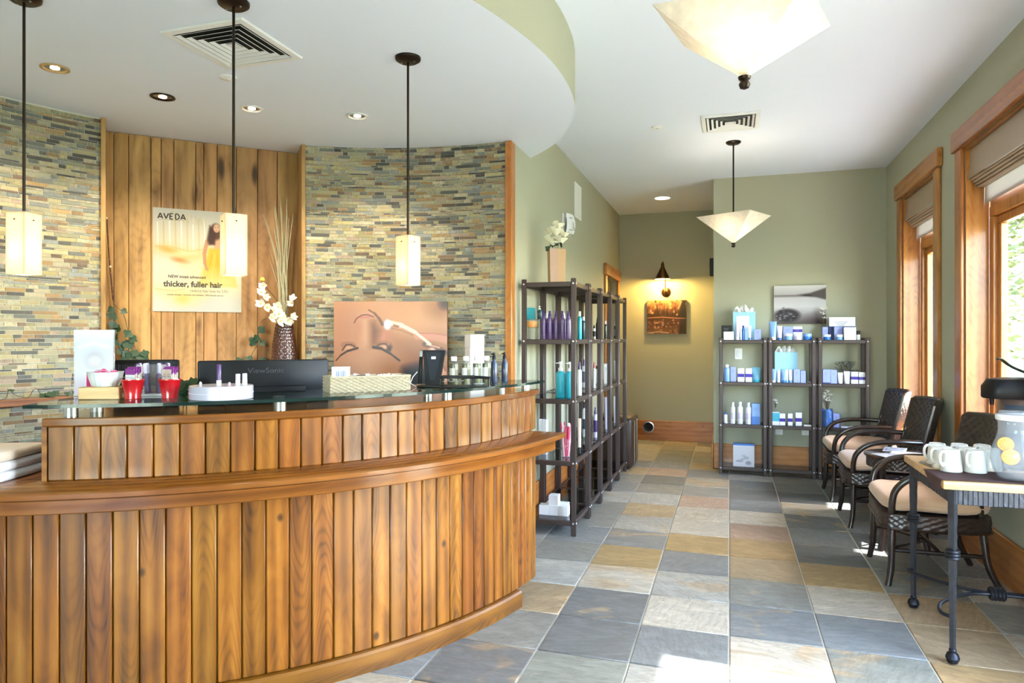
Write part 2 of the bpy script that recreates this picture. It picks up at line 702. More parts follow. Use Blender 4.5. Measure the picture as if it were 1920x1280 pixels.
def tag(o, label, cat, group=None):
    o['label'] = label
    o['category'] = cat
    if group:
        o['group'] = group
    return o


def struct(o, label=None):
    o['kind'] = 'structure'
    if label:
        o['label'] = label
    return o


def kids(o):
    return [c for c in COL.objects if c.parent == o]


def copy_tree(o, parent=None, cache={}):
    c = o.copy()
    COL.objects.link(c)
    c.parent = parent
    for ch in o.children:
        copy_tree(ch, c)
    return c


def dup(o, label, loc, rotz=None):
    c = copy_tree(o)
    c.location = loc
    if rotz is not None:
        c.rotation_euler = (0, 0, rotz)
    c['label'] = label
    return c


# ------------------------------------------------------------------ flat print (per-vertex colour sheets) and lettering
PRINT = attr_mat('printed_sheet', 'print', 0.3, 0.5, 0.0)
PRINTMATT = attr_mat('printed_matt_sheet', 'print', 0.6, 0.3, 0.0)


class Canvas:
    """small painter for flat print; x to the viewer's right, y up, both in the sheet's own units"""
    def __init__(s, w, h, nx, bg):
        s.w, s.h = w, h
        s.nx, s.ny = nx, max(2, int(nx * h / w))
        xs = np.linspace(0, w, s.nx + 1)
        ys = np.linspace(0, h, s.ny + 1)
        s.X, s.Y = np.meshgrid(xs, ys)
        s.A = np.zeros(s.X.shape + (3,))
        s.A[:] = bg

    def blend(s, m, col):
        m = np.clip(m, 0, 1)[..., None]
        col = np.asarray(col, float)
        s.A = s.A * (1 - m) + col * m

    def vgrad(s, stops):
        ys = s.Y / s.h
        c = np.stack([np.interp(ys, [p for p, _ in stops], [k[i] for _, k in stops]) for i in range(3)], -1)
        s.A = c

    def ell(s, cx, cy, rx, ry, col, soft=0.3, rot=0.0, op=1.0):
        dx, dy = s.X - cx, s.Y - cy
        c, n = cos(rot), sin(rot)
        u, v = (dx * c + dy * n) / rx, (-dx * n + dy * c) / ry
        d = np.sqrt(u * u + v * v)
        s.blend((1 - d) / max(soft, 1e-3) * op if soft < 1 else np.clip(1 - d, 0, 1) ** 1.0 * op * 1.6, col)

    def stroke(s, pts, wid, col, soft=0.4, op=1.0):
        best = np.full(s.X.shape, 1e9)
        m = len(pts)
        for i in range(m - 1):
            (x0, y0), (x1, y1) = pts[i], pts[i + 1]
            w0 = wid if not isinstance(wid, (list, tuple)) else wid[0] + (wid[1] - wid[0]) * i / max(1, m - 1)
            dx, dy = x1 - x0, y1 - y0
            L = dx * dx + dy * dy + 1e-12
            t = np.clip(((s.X - x0) * dx + (s.Y - y0) * dy) / L, 0, 1)
            d = np.hypot(s.X - x0 - t * dx, s.Y - y0 - t * dy) / (w0 / 2)
            best = np.minimum(best, d)
        s.blend(np.clip((1 - best) / soft, 0, 1) * op, col)

    def poly(s, pts, col, soft=0.01, op=1.0):
        ins = np.zeros(s.X.shape, bool)
        dist = np.full(s.X.shape, 1e9)
        m = len(pts)
        for i in range(m):
            (x0, y0), (x1, y1) = pts[i], pts[(i + 1) % m]
            cond = ((y0 > s.Y) != (y1 > s.Y)) & (s.X < (x1 - x0) * (s.Y - y0) / ((y1 - y0) or 1e-9) + x0)
            ins ^= cond
            dx, dy = x1 - x0, y1 - y0
            L = dx * dx + dy * dy + 1e-12
            t = np.clip(((s.X - x0) * dx + (s.Y - y0) * dy) / L, 0, 1)
            dist = np.minimum(dist, np.hypot(s.X - x0 - t * dx, s.Y - y0 - t * dy))
        sd = np.where(ins, dist, -dist)
        s.blend((sd / max(soft, 1e-4) + 1) / 2 * op, col)

    def noise(s, amp, seed=1, cell=1):
        r = np.random.RandomState(seed)
        n = r.rand(s.A.shape[0] // cell + 2, s.A.shape[1] // cell + 2)
        n = np.kron(n, np.ones((cell, cell)))[:s.A.shape[0], :s.A.shape[1]]
        s.A = np.clip(s.A + ((n - 0.5) * amp)[..., None], 0, 255)

    def sheet(s, name, parent, M, mat=None):
        """M maps sheet coordinates (x, y, 0) to the parent's space"""
        ny, nx = s.X.shape
        vs = [tuple(M @ Vector((x, y, 0))) for x, y in zip(s.X.ravel(), s.Y.ravel())]
        fs = [(j * nx + i, j * nx + i + 1, (j + 1) * nx + i + 1, (j + 1) * nx + i) for j in range(ny - 1) for i in range(nx - 1)]
        me = bpy.data.meshes.new(name)
        me.from_pydata(vs, [], fs)
        a = me.attributes.new('print', 'FLOAT_COLOR', 'POINT')
        c = np.clip(s.A * 0.86, 0, 255) / 255
        l = np.where(c <= 0.04045, c / 12.92, ((c + 0.055) / 1.055) ** 2.4)
        buf = np.ones((ny * nx, 4), np.float32)
        buf[:, :3] = l.reshape(-1, 3)
        a.data.foreach_set('color', buf.ravel())
        me.materials.append(mat or PRINT)
        o = bpy.data.objects.new(name, me)
        COL.objects.link(o)
        o.parent = parent
        return o


def frame(o, right, up):
    """matrix whose x runs along right, y along up, origin o"""
    r, u = Vector(right).normalized(), Vector(up).normalized()
    n = r.cross(u)
    return Matrix(((r.x, u.x, n.x, o[0]), (r.y, u.y, n.y, o[1]), (r.z, u.z, n.z, o[2]), (0, 0, 0, 1)))


def text(name, body, size, M, mat, parent, align='LEFT', bold=0.0, sx=1.0, shear=0.0, spacing=1.0):
    cu = bpy.data.curves.new(name, 'FONT')
    cu.body = body
    cu.size = size
    cu.align_x = align
    cu.offset = bold
    cu.shear = shear
    cu.space_character = spacing
    cu.resolution_u = 3
    tmp = bpy.data.objects.new(name + '_tmp', cu)
    me = bpy.data.meshes.new_from_object(tmp)
    bpy.data.objects.remove(tmp)
    for v in me.vertices:
        v.co = M @ Vector((v.co.x * sx, v.co.y, 0.0006))
    me.name = name
    me.materials.clear()
    me.materials.append(mat)
    o = bpy.data.objects.new(name, me)
    COL.objects.link(o)
    o.parent = parent
    return o


INK = plain('dark_ink', C(52, 44, 36), 0.6, grain=0.05)
INKSOFT = plain('soft_ink', C(104, 92, 74), 0.6, grain=0.05)

# ================================================================== STRUCTURE
def wallbox(name, boxes, mat=None, label=None):
    m = MB()
    for (x0, x1, y0, y1, z0, z1) in boxes:
        m.box(((x0 + x1) / 2, (y0 + y1) / 2, (z0 + z1) / 2), (x1 - x0, y1 - y0, z1 - z0))
    return struct(m.build(name, mat or GREEN), label)


# ---- floor: a grout bed with one object per slate tile
TP = 0.413
floor = struct(MB().box((-1.35, 3.1, -0.056), (5.9, 13.2, 0.1)).build('floor', GROUT))
tile_cols = [C(134, 138, 138), C(142, 144, 140), C(118, 124, 124), C(148, 148, 140), C(172, 164, 146), C(164, 148, 120),
             C(180, 174, 160), C(136, 138, 132), C(160, 154, 138), C(128, 132, 132), C(152, 146, 130), C(186, 180, 164)]
SL = dict(B=(120, 124, 124), D=(102, 105, 104), G=(129, 129, 122), L=(156, 155, 146), C=(180, 173, 156), O=(154, 131, 92), T=(158, 139, 109), E=(122, 125, 117), P=(162, 139, 120))
SEEN = {-3: (-2, 'DGTLGBGGLBGT'), -2: (-2, 'EDDCOBLTLGDP'), -1: (-2, 'LBCLBOCCPGLB'), 0: (-2, 'GCBGTOPCBDDL'), 1: (-2, 'GEBCODBDCDGG'), 2: (-2, 'GOTTGGDGGBDG')}
tile_me = MB().box((0, 0, -0.006), (TP - 0.007, TP - 0.007, 0.012), b=0.003, seg=1).mesh('slate_tile', SLATE)
rest = MB()
rnd = random.Random(11)
for i in range(-10, 4):
    for j in range(-16, 16):
        x0, x1 = i * TP, (i + 1) * TP
        y0, y1 = 3.377 + j * TP, 3.377 + (j + 1) * TP
        full = True
        if x1 > XR - 0.02:
            x1, full = XR - 0.02, False
        if y0 > 4.6 and x0 < XL + 0.02:
            x0, full = XL + 0.02, False
        if y1 > YF - 0.02:
            y1, full = YF - 0.02, False
        if x1 - x0 < 0.05 or y1 - y0 < 0.05 or y1 < YN or x0 < -4.2:
            continue
        cx, cy = (x0 + x1) / 2, (y0 + y1) / 2
        if cy > 7.75 and cx > XB + 0.1:
            continue
        dc = sqrt((cx - C1[0]) ** 2 + (cy - C1[1]) ** 2)
        dep = cy * cos(TH) - cx * sin(TH)
        seen = cy > 1.9 and dc > 2.15 and cx > -2.2 and dep > 1.9
        col = rnd.choice(tile_cols)
        if i in SEEN and 0 <= j - SEEN[i][0] < len(SEEN[i][1]):
            col = C(*SL[SEEN[i][1][j - SEEN[i][0]]])
        k = rnd.uniform(0.92, 1.06)
        col = (col[0] * k, col[1] * k, col[2] * k, 1)
        dz = rnd.uniform(-0.0012, 0.0012)
        if seen:
            if full:
                inst('slate_tile', tile_me, floor, (cx, cy, dz), rnd.choice((0, pi)), col)
            else:
                me = MB().box((0, 0, -0.006), (x1 - x0 - 0.007, y1 - y0 - 0.007, 0.012), b=0.003, seg=1).mesh('slate_tile_cut', SLATE)
                inst('slate_tile', me, floor, (cx, cy, dz), 0, col)
        else:
            rest.box((cx, cy, -0.006 + dz), (x1 - x0 - 0.007, y1 - y0 - 0.007, 0.012))
o = rest.build('slate_tile_field', SLATE, floor, kind='stuff')
o.color = C(140, 138, 128)

# ---- ceilings
struct(MB().box((-1.35, 3.1, CEIL + 0.06), (6.4, 13.6, 0.12)).build('ceiling', WHITE_PAINT))
curve = [(-1.46, 5.06), (-1.31, 4.9), (-1.17, 4.72), (-1.03, 4.47), (-0.925, 4.2), (-0.862, 3.9), (-0.84, 3.59), (-0.852, 3.3), (-0.9, 3.0),
         (-1.0, 2.64), (-1.12, 2.36), (-1.28, 2.08), (-1.48, 1.81), (-1.74, 1.55), (-2.05, 1.33), (-2.4, 1.15), (-2.8, 1.03), (-3.3, 0.97), (-4.05, 1.0)]


def smooth_poly(p, k=4):
    out = []
    for i in range(len(p) - 1):
        a, b, c, d = p[max(0, i - 1)], p[i], p[i + 1], p[min(len(p) - 1, i + 2)]
        for q in range(k):
            t = q / k
            out.append(tuple(0.5 * (2 * b[m] + (c[m] - a[m]) * t + (2 * a[m] - 5 * b[m] + 4 * c[m] - d[m]) * t * t +
                                    (3 * b[m] - a[m] - 3 * c[m] + d[m]) * t ** 3) for m in range(len(b))))
    out.append(tuple(p[-1]))
    return out


sp = smooth_poly(curve)
poly = sp + [(-4.2, 1.0), (-4.2, 5.06)]
m = MB()
k = len(poly)
vs = [(p[0], p[1], SOFF) for p in poly] + [(p[0], p[1], CEIL + 0.02) for p in poly]
m.add(vs, [tuple(range(k))], 0)
m.add(vs, [(a, (a + 1) % k, k + (a + 1) % k, k + a) for a in range(k)], 1)
m.add(vs, [tuple(range(k, 2 * k))], 0)
struct(m.build('ceiling_soffit', [WHITE_PAINT, GREEN]))

# ---- plain walls
wallbox('wall_back', [(XB, XR + 0.2, YB, YB + 0.15, 0, CEIL), (XB, XB + 0.15, YB + 0.15, YF, 0, CEIL)])
wallbox('wall_far', [(XL - 0.15, XB + 0.15, YF, YF + 0.15, 0, CEIL)])
DY0, DY1, DZ = 8.43, 9.30, 2.18
wallbox('wall_left', [(XL - 0.15, XL, 4.63, DY0, 0, CEIL), (XL - 0.15, XL, DY1, YF, 0, CEIL), (XL - 0.15, XL, DY0, DY1, DZ, CEIL)])
wallbox('wall_side', [(-4.2, -4.06, YN, 2.19, 0, CEIL)])

# ---- right wall with its windows
W = [(5.955, 7.01, 0.6, 2.68, True), (4.245, 5.295, 0.6, 2.68, True), (1.5, 3.11, 0.08, 2.68, False)]
X0, X1 = XR, XR + 0.21
bx = []
edges = sorted([(w[0], w[1], w[2], w[3]) for w in W])
y = YN - 0.15
for (a, b, z0, z1) in edges:
    bx.append((X0, X1, y, a, 0, CEIL))
    bx.append((X0, X1, a, b, z1, CEIL))
    bx.append((X0, X1, a, b, 0, z0))
    y = b
bx.append((X0, X1, y, YB + 0.15, 0, CEIL))
wallbox('wall_right', bx)
# ---- near wall behind the camera: unseen glazed opening added for sky fill
N = [(-2.2, 0.6, 0.4, 2.5)]
bx = []
x = -4.2
for (a, b, z0, z1) in N:
    bx += [(x, a, YN - 0.15, YN, 0, CEIL), (a, b, YN - 0.15, YN, z1, CEIL), (a, b, YN - 0.15, YN, 0, z0)]
    x = b
bx.append((x, XR, YN - 0.15, YN, 0, CEIL))
wallbox('wall_near', bx)


def rect_frame(m, ax, u0, u1, z0, z1, d0, d1, w):
    """four boards of width w around u0..u1 x z0..z1; ax 'y' = wall in the YZ plane"""
    for (a, b, c, d) in ((u0, u1, z0, z0 + w), (u0, u1, z1 - w, z1), (u0, u0 + w, z0 + w, z1 - w), (u1 - w, u1, z0 + w, z1 - w)):
        if ax == 'y':
            m.box(((d0 + d1) / 2, (a + b) / 2, (c + d) / 2), (d1 - d0, b - a, d - c), b=0.004, seg=1)
        else:
            m.box(((a + b) / 2, (d0 + d1) / 2, (c + d) / 2), (b - a, d1 - d0, d - c), b=0.004, seg=1)


def board(c, d, name, parent, mat=TRIMW, grain='z', b=0.006):
    M_ = MB().box((0, 0, 0), d, b=b, seg=1)
    return M_.build(name, mat, parent, grain, loc=c)


for n, (y0, y1, z0, z1, blind) in enumerate(W, 1):
    wroot = bpy.data.objects.new('window_%d' % n, None)
    COL.objects.link(wroot)
    struct(wroot)
    cw, xc = 0.135, XR - 0.0125
    for (a, b) in ((y0 - cw, y0), (y1, y1 + cw)):
        board((xc, (a + b) / 2, (z0 + z1) / 2), (0.025, cw, z1 - z0), 'casing', wroot)
    board((XR - 0.02, (y0 + y1) / 2, z1 + 0.07), (0.04, y1 - y0 + 2 * cw + 0.07, 0.14), 'head_casing', wroot, grain='y')
    board((XR - 0.03, (y0 + y1) / 2, z0 - 0.02), (0.09, y1 - y0 + 2 * cw + 0.04, 0.04), 'stool', wroot, grain='y')
    # reveal boards
    for yy in (y0 + 0.01, y1 - 0.01):
        board((XR + 0.0675, yy, (z0 + z1) / 2), (0.135, 0.02, z1 - z0), 'jamb', wroot, b=0.002)
    board((XR + 0.0675, (y0 + y1) / 2, z1 - 0.01), (0.135, y1 - y0 - 0.04, 0.02), 'head_jamb', wroot, grain='y', b=0.002)
    board((XR + 0.0675, (y0 + y1) / 2, z0 + 0.01), (0.135, y1 - y0 - 0.04, 0.02), 'sill', wroot, grain='y', b=0.002)
    zt = z1 - 0.41 if blind else z1 - 0.02
    cuts = [(y0 + 0.02, y1 - 0.02)] if blind else [(y0 + 0.02, (y0 + y1) / 2), ((y0 + y1) / 2, y1 - 0.02)]
    for (a, b) in cuts:
        m = MB()
        rect_frame(m, 'y', a, b, z0 + 0.02, zt, XR + 0.135, XR + 0.19, 0.07)
        m.build('frame', TRIMW, wroot, 'z')
        m = MB()
        rect_frame(m, 'y', a + 0.07, b - 0.07, z0 + 0.09, zt - 0.07, XR + 0.16, XR + 0.2, 0.055)
        m.build('sash', TRIMW, wroot, 'z')
        MB().box((XR + 0.185, (a + b) / 2, (z0 + zt) / 2 + 0.01), (0.006, b - a - 0.2, zt - z0 - 0.2)).build('pane', WINGLASS, wroot)
    if blind:
        m = MB()
        rect_frame(m, 'y', y0 + 0.02, y1 - 0.02, zt, z1 - 0.02, XR + 0.14, XR + 0.19, 0.05)
        m.build('transom_frame', TRIMW, wroot, 'y')
        MB().box((XR + 0.17, (y0 + y1) / 2, (zt + z1) / 2), (0.006, y1 - y0 - 0.1, z1 - zt - 0.1)).build('transom_pane', WINGLASS, wroot)
    area('window_portal_%d' % n, (XR + 0.26, (y0 + y1) / 2, (z0 + z1) / 2), (z1 - z0, y1 - y0), (-1, 0, 0), portal=True)
for n, (x0, x1, z0, z1) in enumerate(N, 4):  # unseen window, added and sized to let sky fill in from behind
    wroot = bpy.data.objects.new('window_%d' % n, None)
    COL.objects.link(wroot)
    struct(wroot)
    for q in range(2):
        a, b = x0 + (x1 - x0) * q / 2, x0 + (x1 - x0) * (q + 1) / 2
        m = MB()
        rect_frame(m, 'x', a, b, z0, z1, YN - 0.1, YN - 0.04, 0.08)
        m.build('frame', TRIMW, wroot, 'z')
        MB().box(((a + b) / 2, YN - 0.07, (z0 + z1) / 2), (b - a - 0.14, 0.006, z1 - z0 - 0.14)).build('pane', WINGLASS, wroot)
    area('window_portal_%d' % n, ((x0 + x1) / 2, YN - 0.2, (z0 + z1) / 2), (x1 - x0, z1 - z0), (0, 1, 0), portal=True)

# ---- roman blinds drawn up under the window heads
LINEN = shade_glass('oatmeal_linen', C(176, 154, 128), 0.12, 0.0, grain=0.12, gscale=120)
LINENB = shade_glass('thin_linen_lining', C(176, 168, 156), 0.12, 0.0, grain=0.06, gscale=120)
for n, lb in ((0, 'folded oatmeal roman blind in the far window above the chairs'), (1, 'folded oatmeal roman blind in the big window by the mug table')):
    y0, y1, z0, z1, _b = W[n]
    yc, L = (y0 + y1) / 2, y1 - y0 - 0.05
    t = thing('roman_blind', lb, 'blind', (XR, yc, z1), 0, 'roman blinds in the windows')
    MB().box((0.05, 0, -0.035), (0.05, L, 0.028), b=0.003, seg=1).build('headrail', WHITE_METAL, t)
    m = MB()
    m.grid(lambda u, v: (0.022 + 0.006 * sin(pi * v) - 0.012 * v, (u - 0.5) * L, -0.022 - 0.2 * v), 12, 6)
    m.build('front_panel', LINEN, t)
    for q in range(4):
        zz, xx = -0.222 - 0.0165 * q, 0.01 + 0.013 * q
        m = MB()
        m.tube([(xx + 0.022, -L / 2, zz), (xx + 0.022, L / 2, zz)], 0.0095, 8)
        m.box((xx + 0.045, 0, zz - 0.003), (0.04, L, 0.006))
        m.build('fold', LINEN, t)
    m = MB()
    m.grid(lambda u, v: (0.105 + 0.004 * sin(6 * u + 3 * v), (u - 0.5) * L, -0.03 - 0.36 * v), 12, 6)
    m.build('lining', LINENB, t)

# ---- doorway in the far part of the green wall, closed by a dark slab
door = bpy.data.objects.new('door_1', None)
COL.objects.link(door)
struct(door)
DOORSHADEW = wood('doorway_shade_wood', C(30, 22, 18), C(42, 32, 26), C(54, 40, 32), 0.5, 0.1, 0.0, 0.1)  # near-black tone stands in for the unlit room past the doorway
for (a, b) in ((DY0 - 0.12, DY0), (DY1, DY1 + 0.12)):
    board((XL + 0.0125, (a + b) / 2, DZ / 2), (0.025, 0.12, DZ), 'casing', door)
board((XL + 0.02, (DY0 + DY1) / 2, DZ + 0.07), (0.04, DY1 - DY0 + 0.3, 0.14), 'head_casing', door, grain='y')
board((XL - 0.1, (DY0 + DY1) / 2, DZ / 2), (0.045, DY1 - DY0, DZ), 'slab', door, DOORSHADEW)
for zz in (0.6, 1.6):
    board((XL - 0.075, (DY0 + DY1) / 2, zz), (0.012, 0.6, 0.7), 'panel', door, DOORSHADEW)
MB().lathe([(0, 0), (0.012, 0), (0.012, 0.03), (0.028, 0.04), (0.03, 0.055), (0.02, 0.068), (0, 0.07)], 14,
           M=Matrix.Translation((XL - 0.078, DY0 + 0.08, 1.0)) @ Matrix.Rotation(pi / 2, 4, 'Y')).build('knob', BRONZE, door)

# ---- baseboards
BH = 0.27


def baseboard(name, c, d, grain):
    struct(MB().box((0, 0, 0), d, b=0.006, seg=1).build(name, TRIMW, None, grain, loc=c))


baseboard('baseboard_back', ((XB + XR) / 2 - 0.012, YB - 0.012, BH / 2), (XR - XB - 0.026, 0.024, BH), 'x')
baseboard('baseboard_return', (XB - 0.012, (YB + YF) / 2 - 0.02, BH / 2), (0.024, YF - YB - 0.01, BH), 'y')
baseboard('baseboard_far', ((XL + XB) / 2, YF - 0.012, BH / 2), (XB - XL - 0.05, 0.024, BH), 'x')
baseboard('baseboard_left', (XL + 0.012, (4.66 + DY0 - 0.12) / 2, BH / 2), (0.024, DY0 - 0.13 - 4.66, BH), 'y')
baseboard('baseboard_right', (XR - 0.012, (3.2 + YB) / 2, BH / 2), (0.024, YB - 3.2 - 0.03, BH), 'y')
baseboard('baseboard_side', (-4.048, (YN + 2.1) / 2, BH / 2), (0.024, 2.1 - YN, BH), 'y')

# ================================================================== curved tiled wall
A_R, A_N1, A_N0, A_L = 85.9, 121.5, 151.6, 182.0
wc = bpy.data.objects.new('wall_curved', None)
COL.objects.link(wc)
struct(wc)
prof = [(2.40, 0), (2.56, 0), (2.56, SOFF + 0.01), (2.40, SOFF + 0.01)]
MB().arc(prof, A_R, A_N1, C2, 24).build('grout_bed', GROUT, wc)
MB().arc(prof, A_N0, A_L, C2, 20).build('grout_bed', GROUT, wc)
strip_cols = [(164, 158, 124), (156, 156, 130), (138, 142, 130), (92, 94, 90), (76, 74, 70), (160, 132, 86), (182, 172, 134), (176, 168, 142),
              (134, 140, 140), (116, 96, 76), (168, 150, 132), (174, 164, 118), (148, 146, 122), (112, 116, 112), (186, 178, 152), (166, 164, 142), (150, 124, 88), (172, 166, 136)]
rnd = random.Random(5)
strips = []
for (a0, a1, zb) in ((A_R + 0.1, A_N1 - 0.05, 0.55), (A_N0 + 0.15, A_L, 0.45)):
    z = zb
    while z < SOFF - 0.004:
        h = rnd.choice((0.0205, 0.0205, 0.0205, 0.0095, 0.0095, 0.0205))
        if z + h > SOFF - 0.002:
            h = SOFF - 0.002 - z
            if h < 0.006:
                break
        s = rnd.uniform(-0.08, 0)
        L = radians(a1 - a0) * RW
        while s < L - 0.01:
            w = rnd.choice((0.035, 0.05, 0.065, 0.085, 0.1, 0.13))
            b0, b1 = max(s, 0), min(s + w, L)
            s += w + 0.0035
            if b1 - b0 < 0.012:
                continue
            mid = radians(a0) + (b0 + b1) / 2 / RW
            strips.append((mid, b1 - b0, z + h / 2, h, rnd.uniform(0.003, 0.007), rnd.choice(strip_cols), rnd.uniform(0.66, 1.02)))
        z += h + 0.003


def strip_size(t):
    x, y = C2[0] + RW * cos(t[0]), C2[1] + RW * sin(t[0])
    dep = y * cos(TH) - x * sin(TH)
    px = 960 + FPX * (x * cos(TH) + y * sin(TH)) / max(dep, 0.1)
    py = HOR + FPX * (EYE - t[2]) / max(dep, 0.1)
    vis = -10 < px < 960 and t[2] > (1.06 if px > 150 else 0.85) and not (620 < px < 840 and 562 < py)
    return (t[1] * t[3] / dep ** 2) if vis else 0


strips.sort(key=strip_size, reverse=True)
field_v, field_f, field_c = [], [], []
for q, (a, w, z, h, pr, col, kv) in enumerate(strips):
    c4 = C(*col)
    c4 = (c4[0] * kv * 1.05, c4[1] * kv, c4[2] * kv * 0.93, 1)
    if q < 300:
        me = MB().box((pr / 2, 0, 0), (pr + 0.004, w, h)).mesh('slate_strip', STRIP)
        p = pol(C2, 2.402 - pr, degrees(a), z)
        inst('slate_strip', me, wc, p, a, c4)
    else:
        R0 = 2.40 - pr
        b = len(field_v)
        dw = w / 2 / R0
        for (rr, ww, hh) in ((R0, dw, h / 2), (2.402, dw, h / 2)):
            for (sa, sz) in ((-1, -1), (1, -1), (1, 1), (-1, 1)):
                field_v.append((C2[0] + rr * cos(a + sa * ww), C2[1] + rr * sin(a + sa * ww), z + sz * hh))
        field_f += [(b, b + 1, b + 2, b + 3), (b, b + 4, b + 5, b + 1), (b + 1, b + 5, b + 6, b + 2), (b + 2, b + 6, b + 7, b + 3), (b + 3, b + 7, b + 4, b)]
        field_c += [c4] * 5
me = bpy.data.meshes.new('slate_strip_field')
me.from_pydata(field_v, [], field_f)
at = me.attributes.new('strip', 'FLOAT_COLOR', 'FACE')
at.data.foreach_set('color', np.array(field_c, np.float32).ravel())
me.materials.append(attr_mat('slate_strip_mosaic', 'strip', 0.5, 0.45, grain=0.45, gscale=55, bump=0.15))
o = bpy.data.objects.new('slate_strip_field', me)
COL.objects.link(o)
o.parent = wc
o['kind'] = 'stuff'

# timber-lined niche between the two tiled parts
NA, NB = Vector((-3.985, 3.525, 0)), Vector((-3.082, 4.406, 0))
nd = (NB - NA).normalized()
nn = Vector((nd.y, -nd.x, 0))            # faces the room
niche = bpy.data.objects.new('wall_niche', None)
COL.objects.link(niche)
struct(niche)
NL = (NB - NA).length
ang = atan2(nd.y, nd.x)
Mn = Matrix.Translation(NA - nn * 0.06) @ Matrix.Rotation(ang, 4, 'Z')
MB().box((NL / 2, 0.03, SOFF / 2), (NL + 0.5, 0.04, SOFF), M=Mn).build('backing', DARK_VOID, niche)
px_edges = [199, 213, 241, 283, 302, 326, 367, 382, 407, 443, 483, 520, 560]
us = []
for p in px_edges:
    q = at_plane(p, 500, NA, nn)
    us.append((q - NA).dot(nd))
us[0], us[-1] = 0.0, NL
for k, (u0, u1) in enumerate(zip(us, us[1:])):
    c = NA + nd * ((u0 + u1) / 2) - nn * 0.012
    MB().box((0, 0, 0), (u1 - u0 - 0.003, 0.022, SOFF - 0.004), b=0.003, seg=1).build('plank', NICHEW, niche, 'z', loc=(c.x, c.y, SOFF / 2), rotz=ang)
for (deg, edge, P) in ((A_N1, 'side', NB), (A_N0, 'side', NA)):
    p = pol(C2, 2.375, deg)
    v = P - p
    L = v.length
    c = (p + P) / 2
    MB().box((0, 0, 0), (L + 0.01, 0.028, SOFF - 0.002), b=0.003, seg=1).build('reveal_board', NICHEW, niche, 'z', loc=(c.x, c.y, SOFF / 2), rotz=atan2(v.y, v.x))
struct(MB().box((0, 0, 0), (0.05, 0.085, SOFF - 0.002), b=0.004, seg=1).build('trim_1', TRIMW, None, 'z', loc=(-1.479, 4.608, SOFF / 2)))

# curved display ledge on the tiled wall (runs through the niche)
ledge = struct(MB().arc([(2.29, 1.016), (2.294, 1.012), (2.41, 1.012), (2.41, 1.051), (2.297, 1.051), (2.29, 1.045)], A_R + 0.3, A_L, C2, 60)
               .build('trim_2', REDW))
m = MB()
pN0, pN1 = pol(C2, 2.41, A_N0 - 1), pol(C2, 2.41, A_N1 + 1)
m.prism([(pN0.x, pN0.y), (NA.x + 0.02, NA.y - 0.01), (NB.x - 0.01, NB.y - 0.03), (pN1.x, pN1.y)] + [tuple(pol(C2, 2.405, a)[:2]) for a in range(124, 150, 3)], 1.014, 1.051)
m.build('niche_shelf', REDW, ledge)
# lower work counter that follows the tiled wall
wcn = thing('back_counter', 'curved red-brown work counter under the tiled wall behind the desk', 'counter')
MB().arc([(1.86, 0.755), (2.385, 0.755), (2.385, 0.79), (1.86, 0.79)], 153, 179, C2, 16).build('counter_top', REDW, wcn)
MB().arc([(1.95, 0.0), (2.36, 0.0), (2.36, 0.754), (1.95, 0.754)], 154, 178, C2, 14).build('cabinet_front', DESKW, wcn)

# ================================================================== outside
grass = plain('lawn', C(126, 134, 104), 0.9, grain=0.5, gscale=3)
struct(MB().box((22, 20, -0.3), (70, 90, 0.2)).build('lawn_ground', grass))
pavm = plain('pale_paving', C(186, 180, 170), 0.8, grain=0.1, gscale=6)
struct(MB().box((2.6, 3.0, -0.16), (1.7, 14, 0.1)).build('path_outside', pavm))
struct(MB().box((2.52, 5.95, 3.25), (1.56, 5.2, 0.1)).build('roof_porch', TRIMW, None, 'y'))
leafm = plain('pale_summer_leaf', C(100, 118, 72), 0.6, grain=0.6, gscale=1.2)
barkm = plain('grey_bark', C(110, 96, 80), 0.9, grain=0.4, gscale=8)


def tree(x, y, h, r, label, seed):
    rn = random.Random(seed)
    t = thing('tree', label, 'tree', (x, y, -0.2), 0, 'trees outside the windows')
    MB().tube([(0, 0, -0.1), (0.1, 0, h * 0.3), (0, 0.1, h * 0.6), (0.1, 0, h * 0.85)], [0.2, 0.16, 0.11, 0.03], 8).build('trunk', barkm, t)
    f = MB()
    for _ in range(4200):
        u = rn.gauss(0, 0.45), rn.gauss(0, 0.45), rn.gauss(0, 0.42)
        zz = h * 0.56 + u[2] * h * 0.5
        if zz < 0.5:
            continue
        c = Vector((u[0] * r, u[1] * r, zz))
        q = Matrix.Rotation(rn.uniform(0, 6.3), 4, 'Z') @ Matrix.Rotation(rn.uniform(-1.2, 1.2), 4, 'X')
        s = rn.uniform(0.07, 0.14)
        f.add([c + (q @ Vector(v)) for v in ((-s, 0, 0), (0, -s * 0.6, 0.02), (s, 0, 0), (0, s * 0.6, 0.02))], [(0, 1, 2, 3)])
    f.build('foliage', leafm, t)


tree(5.2, 14.5, 7.5, 2.2, 'pale green leafy tree standing closest beyond the big window', 1)
tree(12.5, 22.0, 9.0, 2.4, 'tall leafy tree further off across the lawn', 2)
tree(13.5, 36.0, 9.5, 3.4, 'broad leafy tree farthest away beyond the lawn', 3)
tree(5.6, 23.0, 8.0, 1.9, 'slim leafy tree beyond the narrow window', 4)

# ================================================================== RECEPTION DESK
desk = thing('reception_desk', 'curved reception desk of honey-stained vertical planks with a glass counter', 'reception desk')
LOW = [-67.288 + 2.108 * k for k in range(-16, 14)]
a = LOW[-1]
for k in range(16):
    a += 2.04 - (2.04 - 1.70) * k / 15
    LOW.append(a)
LOW.append(-8.5)
UP = [-65.1 + 2.262 * k for k in range(10)]
a = UP[-1]
while a < -5.2:
    a += 2.19
    UP.append(a)
UP[-1] = -3.0
PR = 2.40


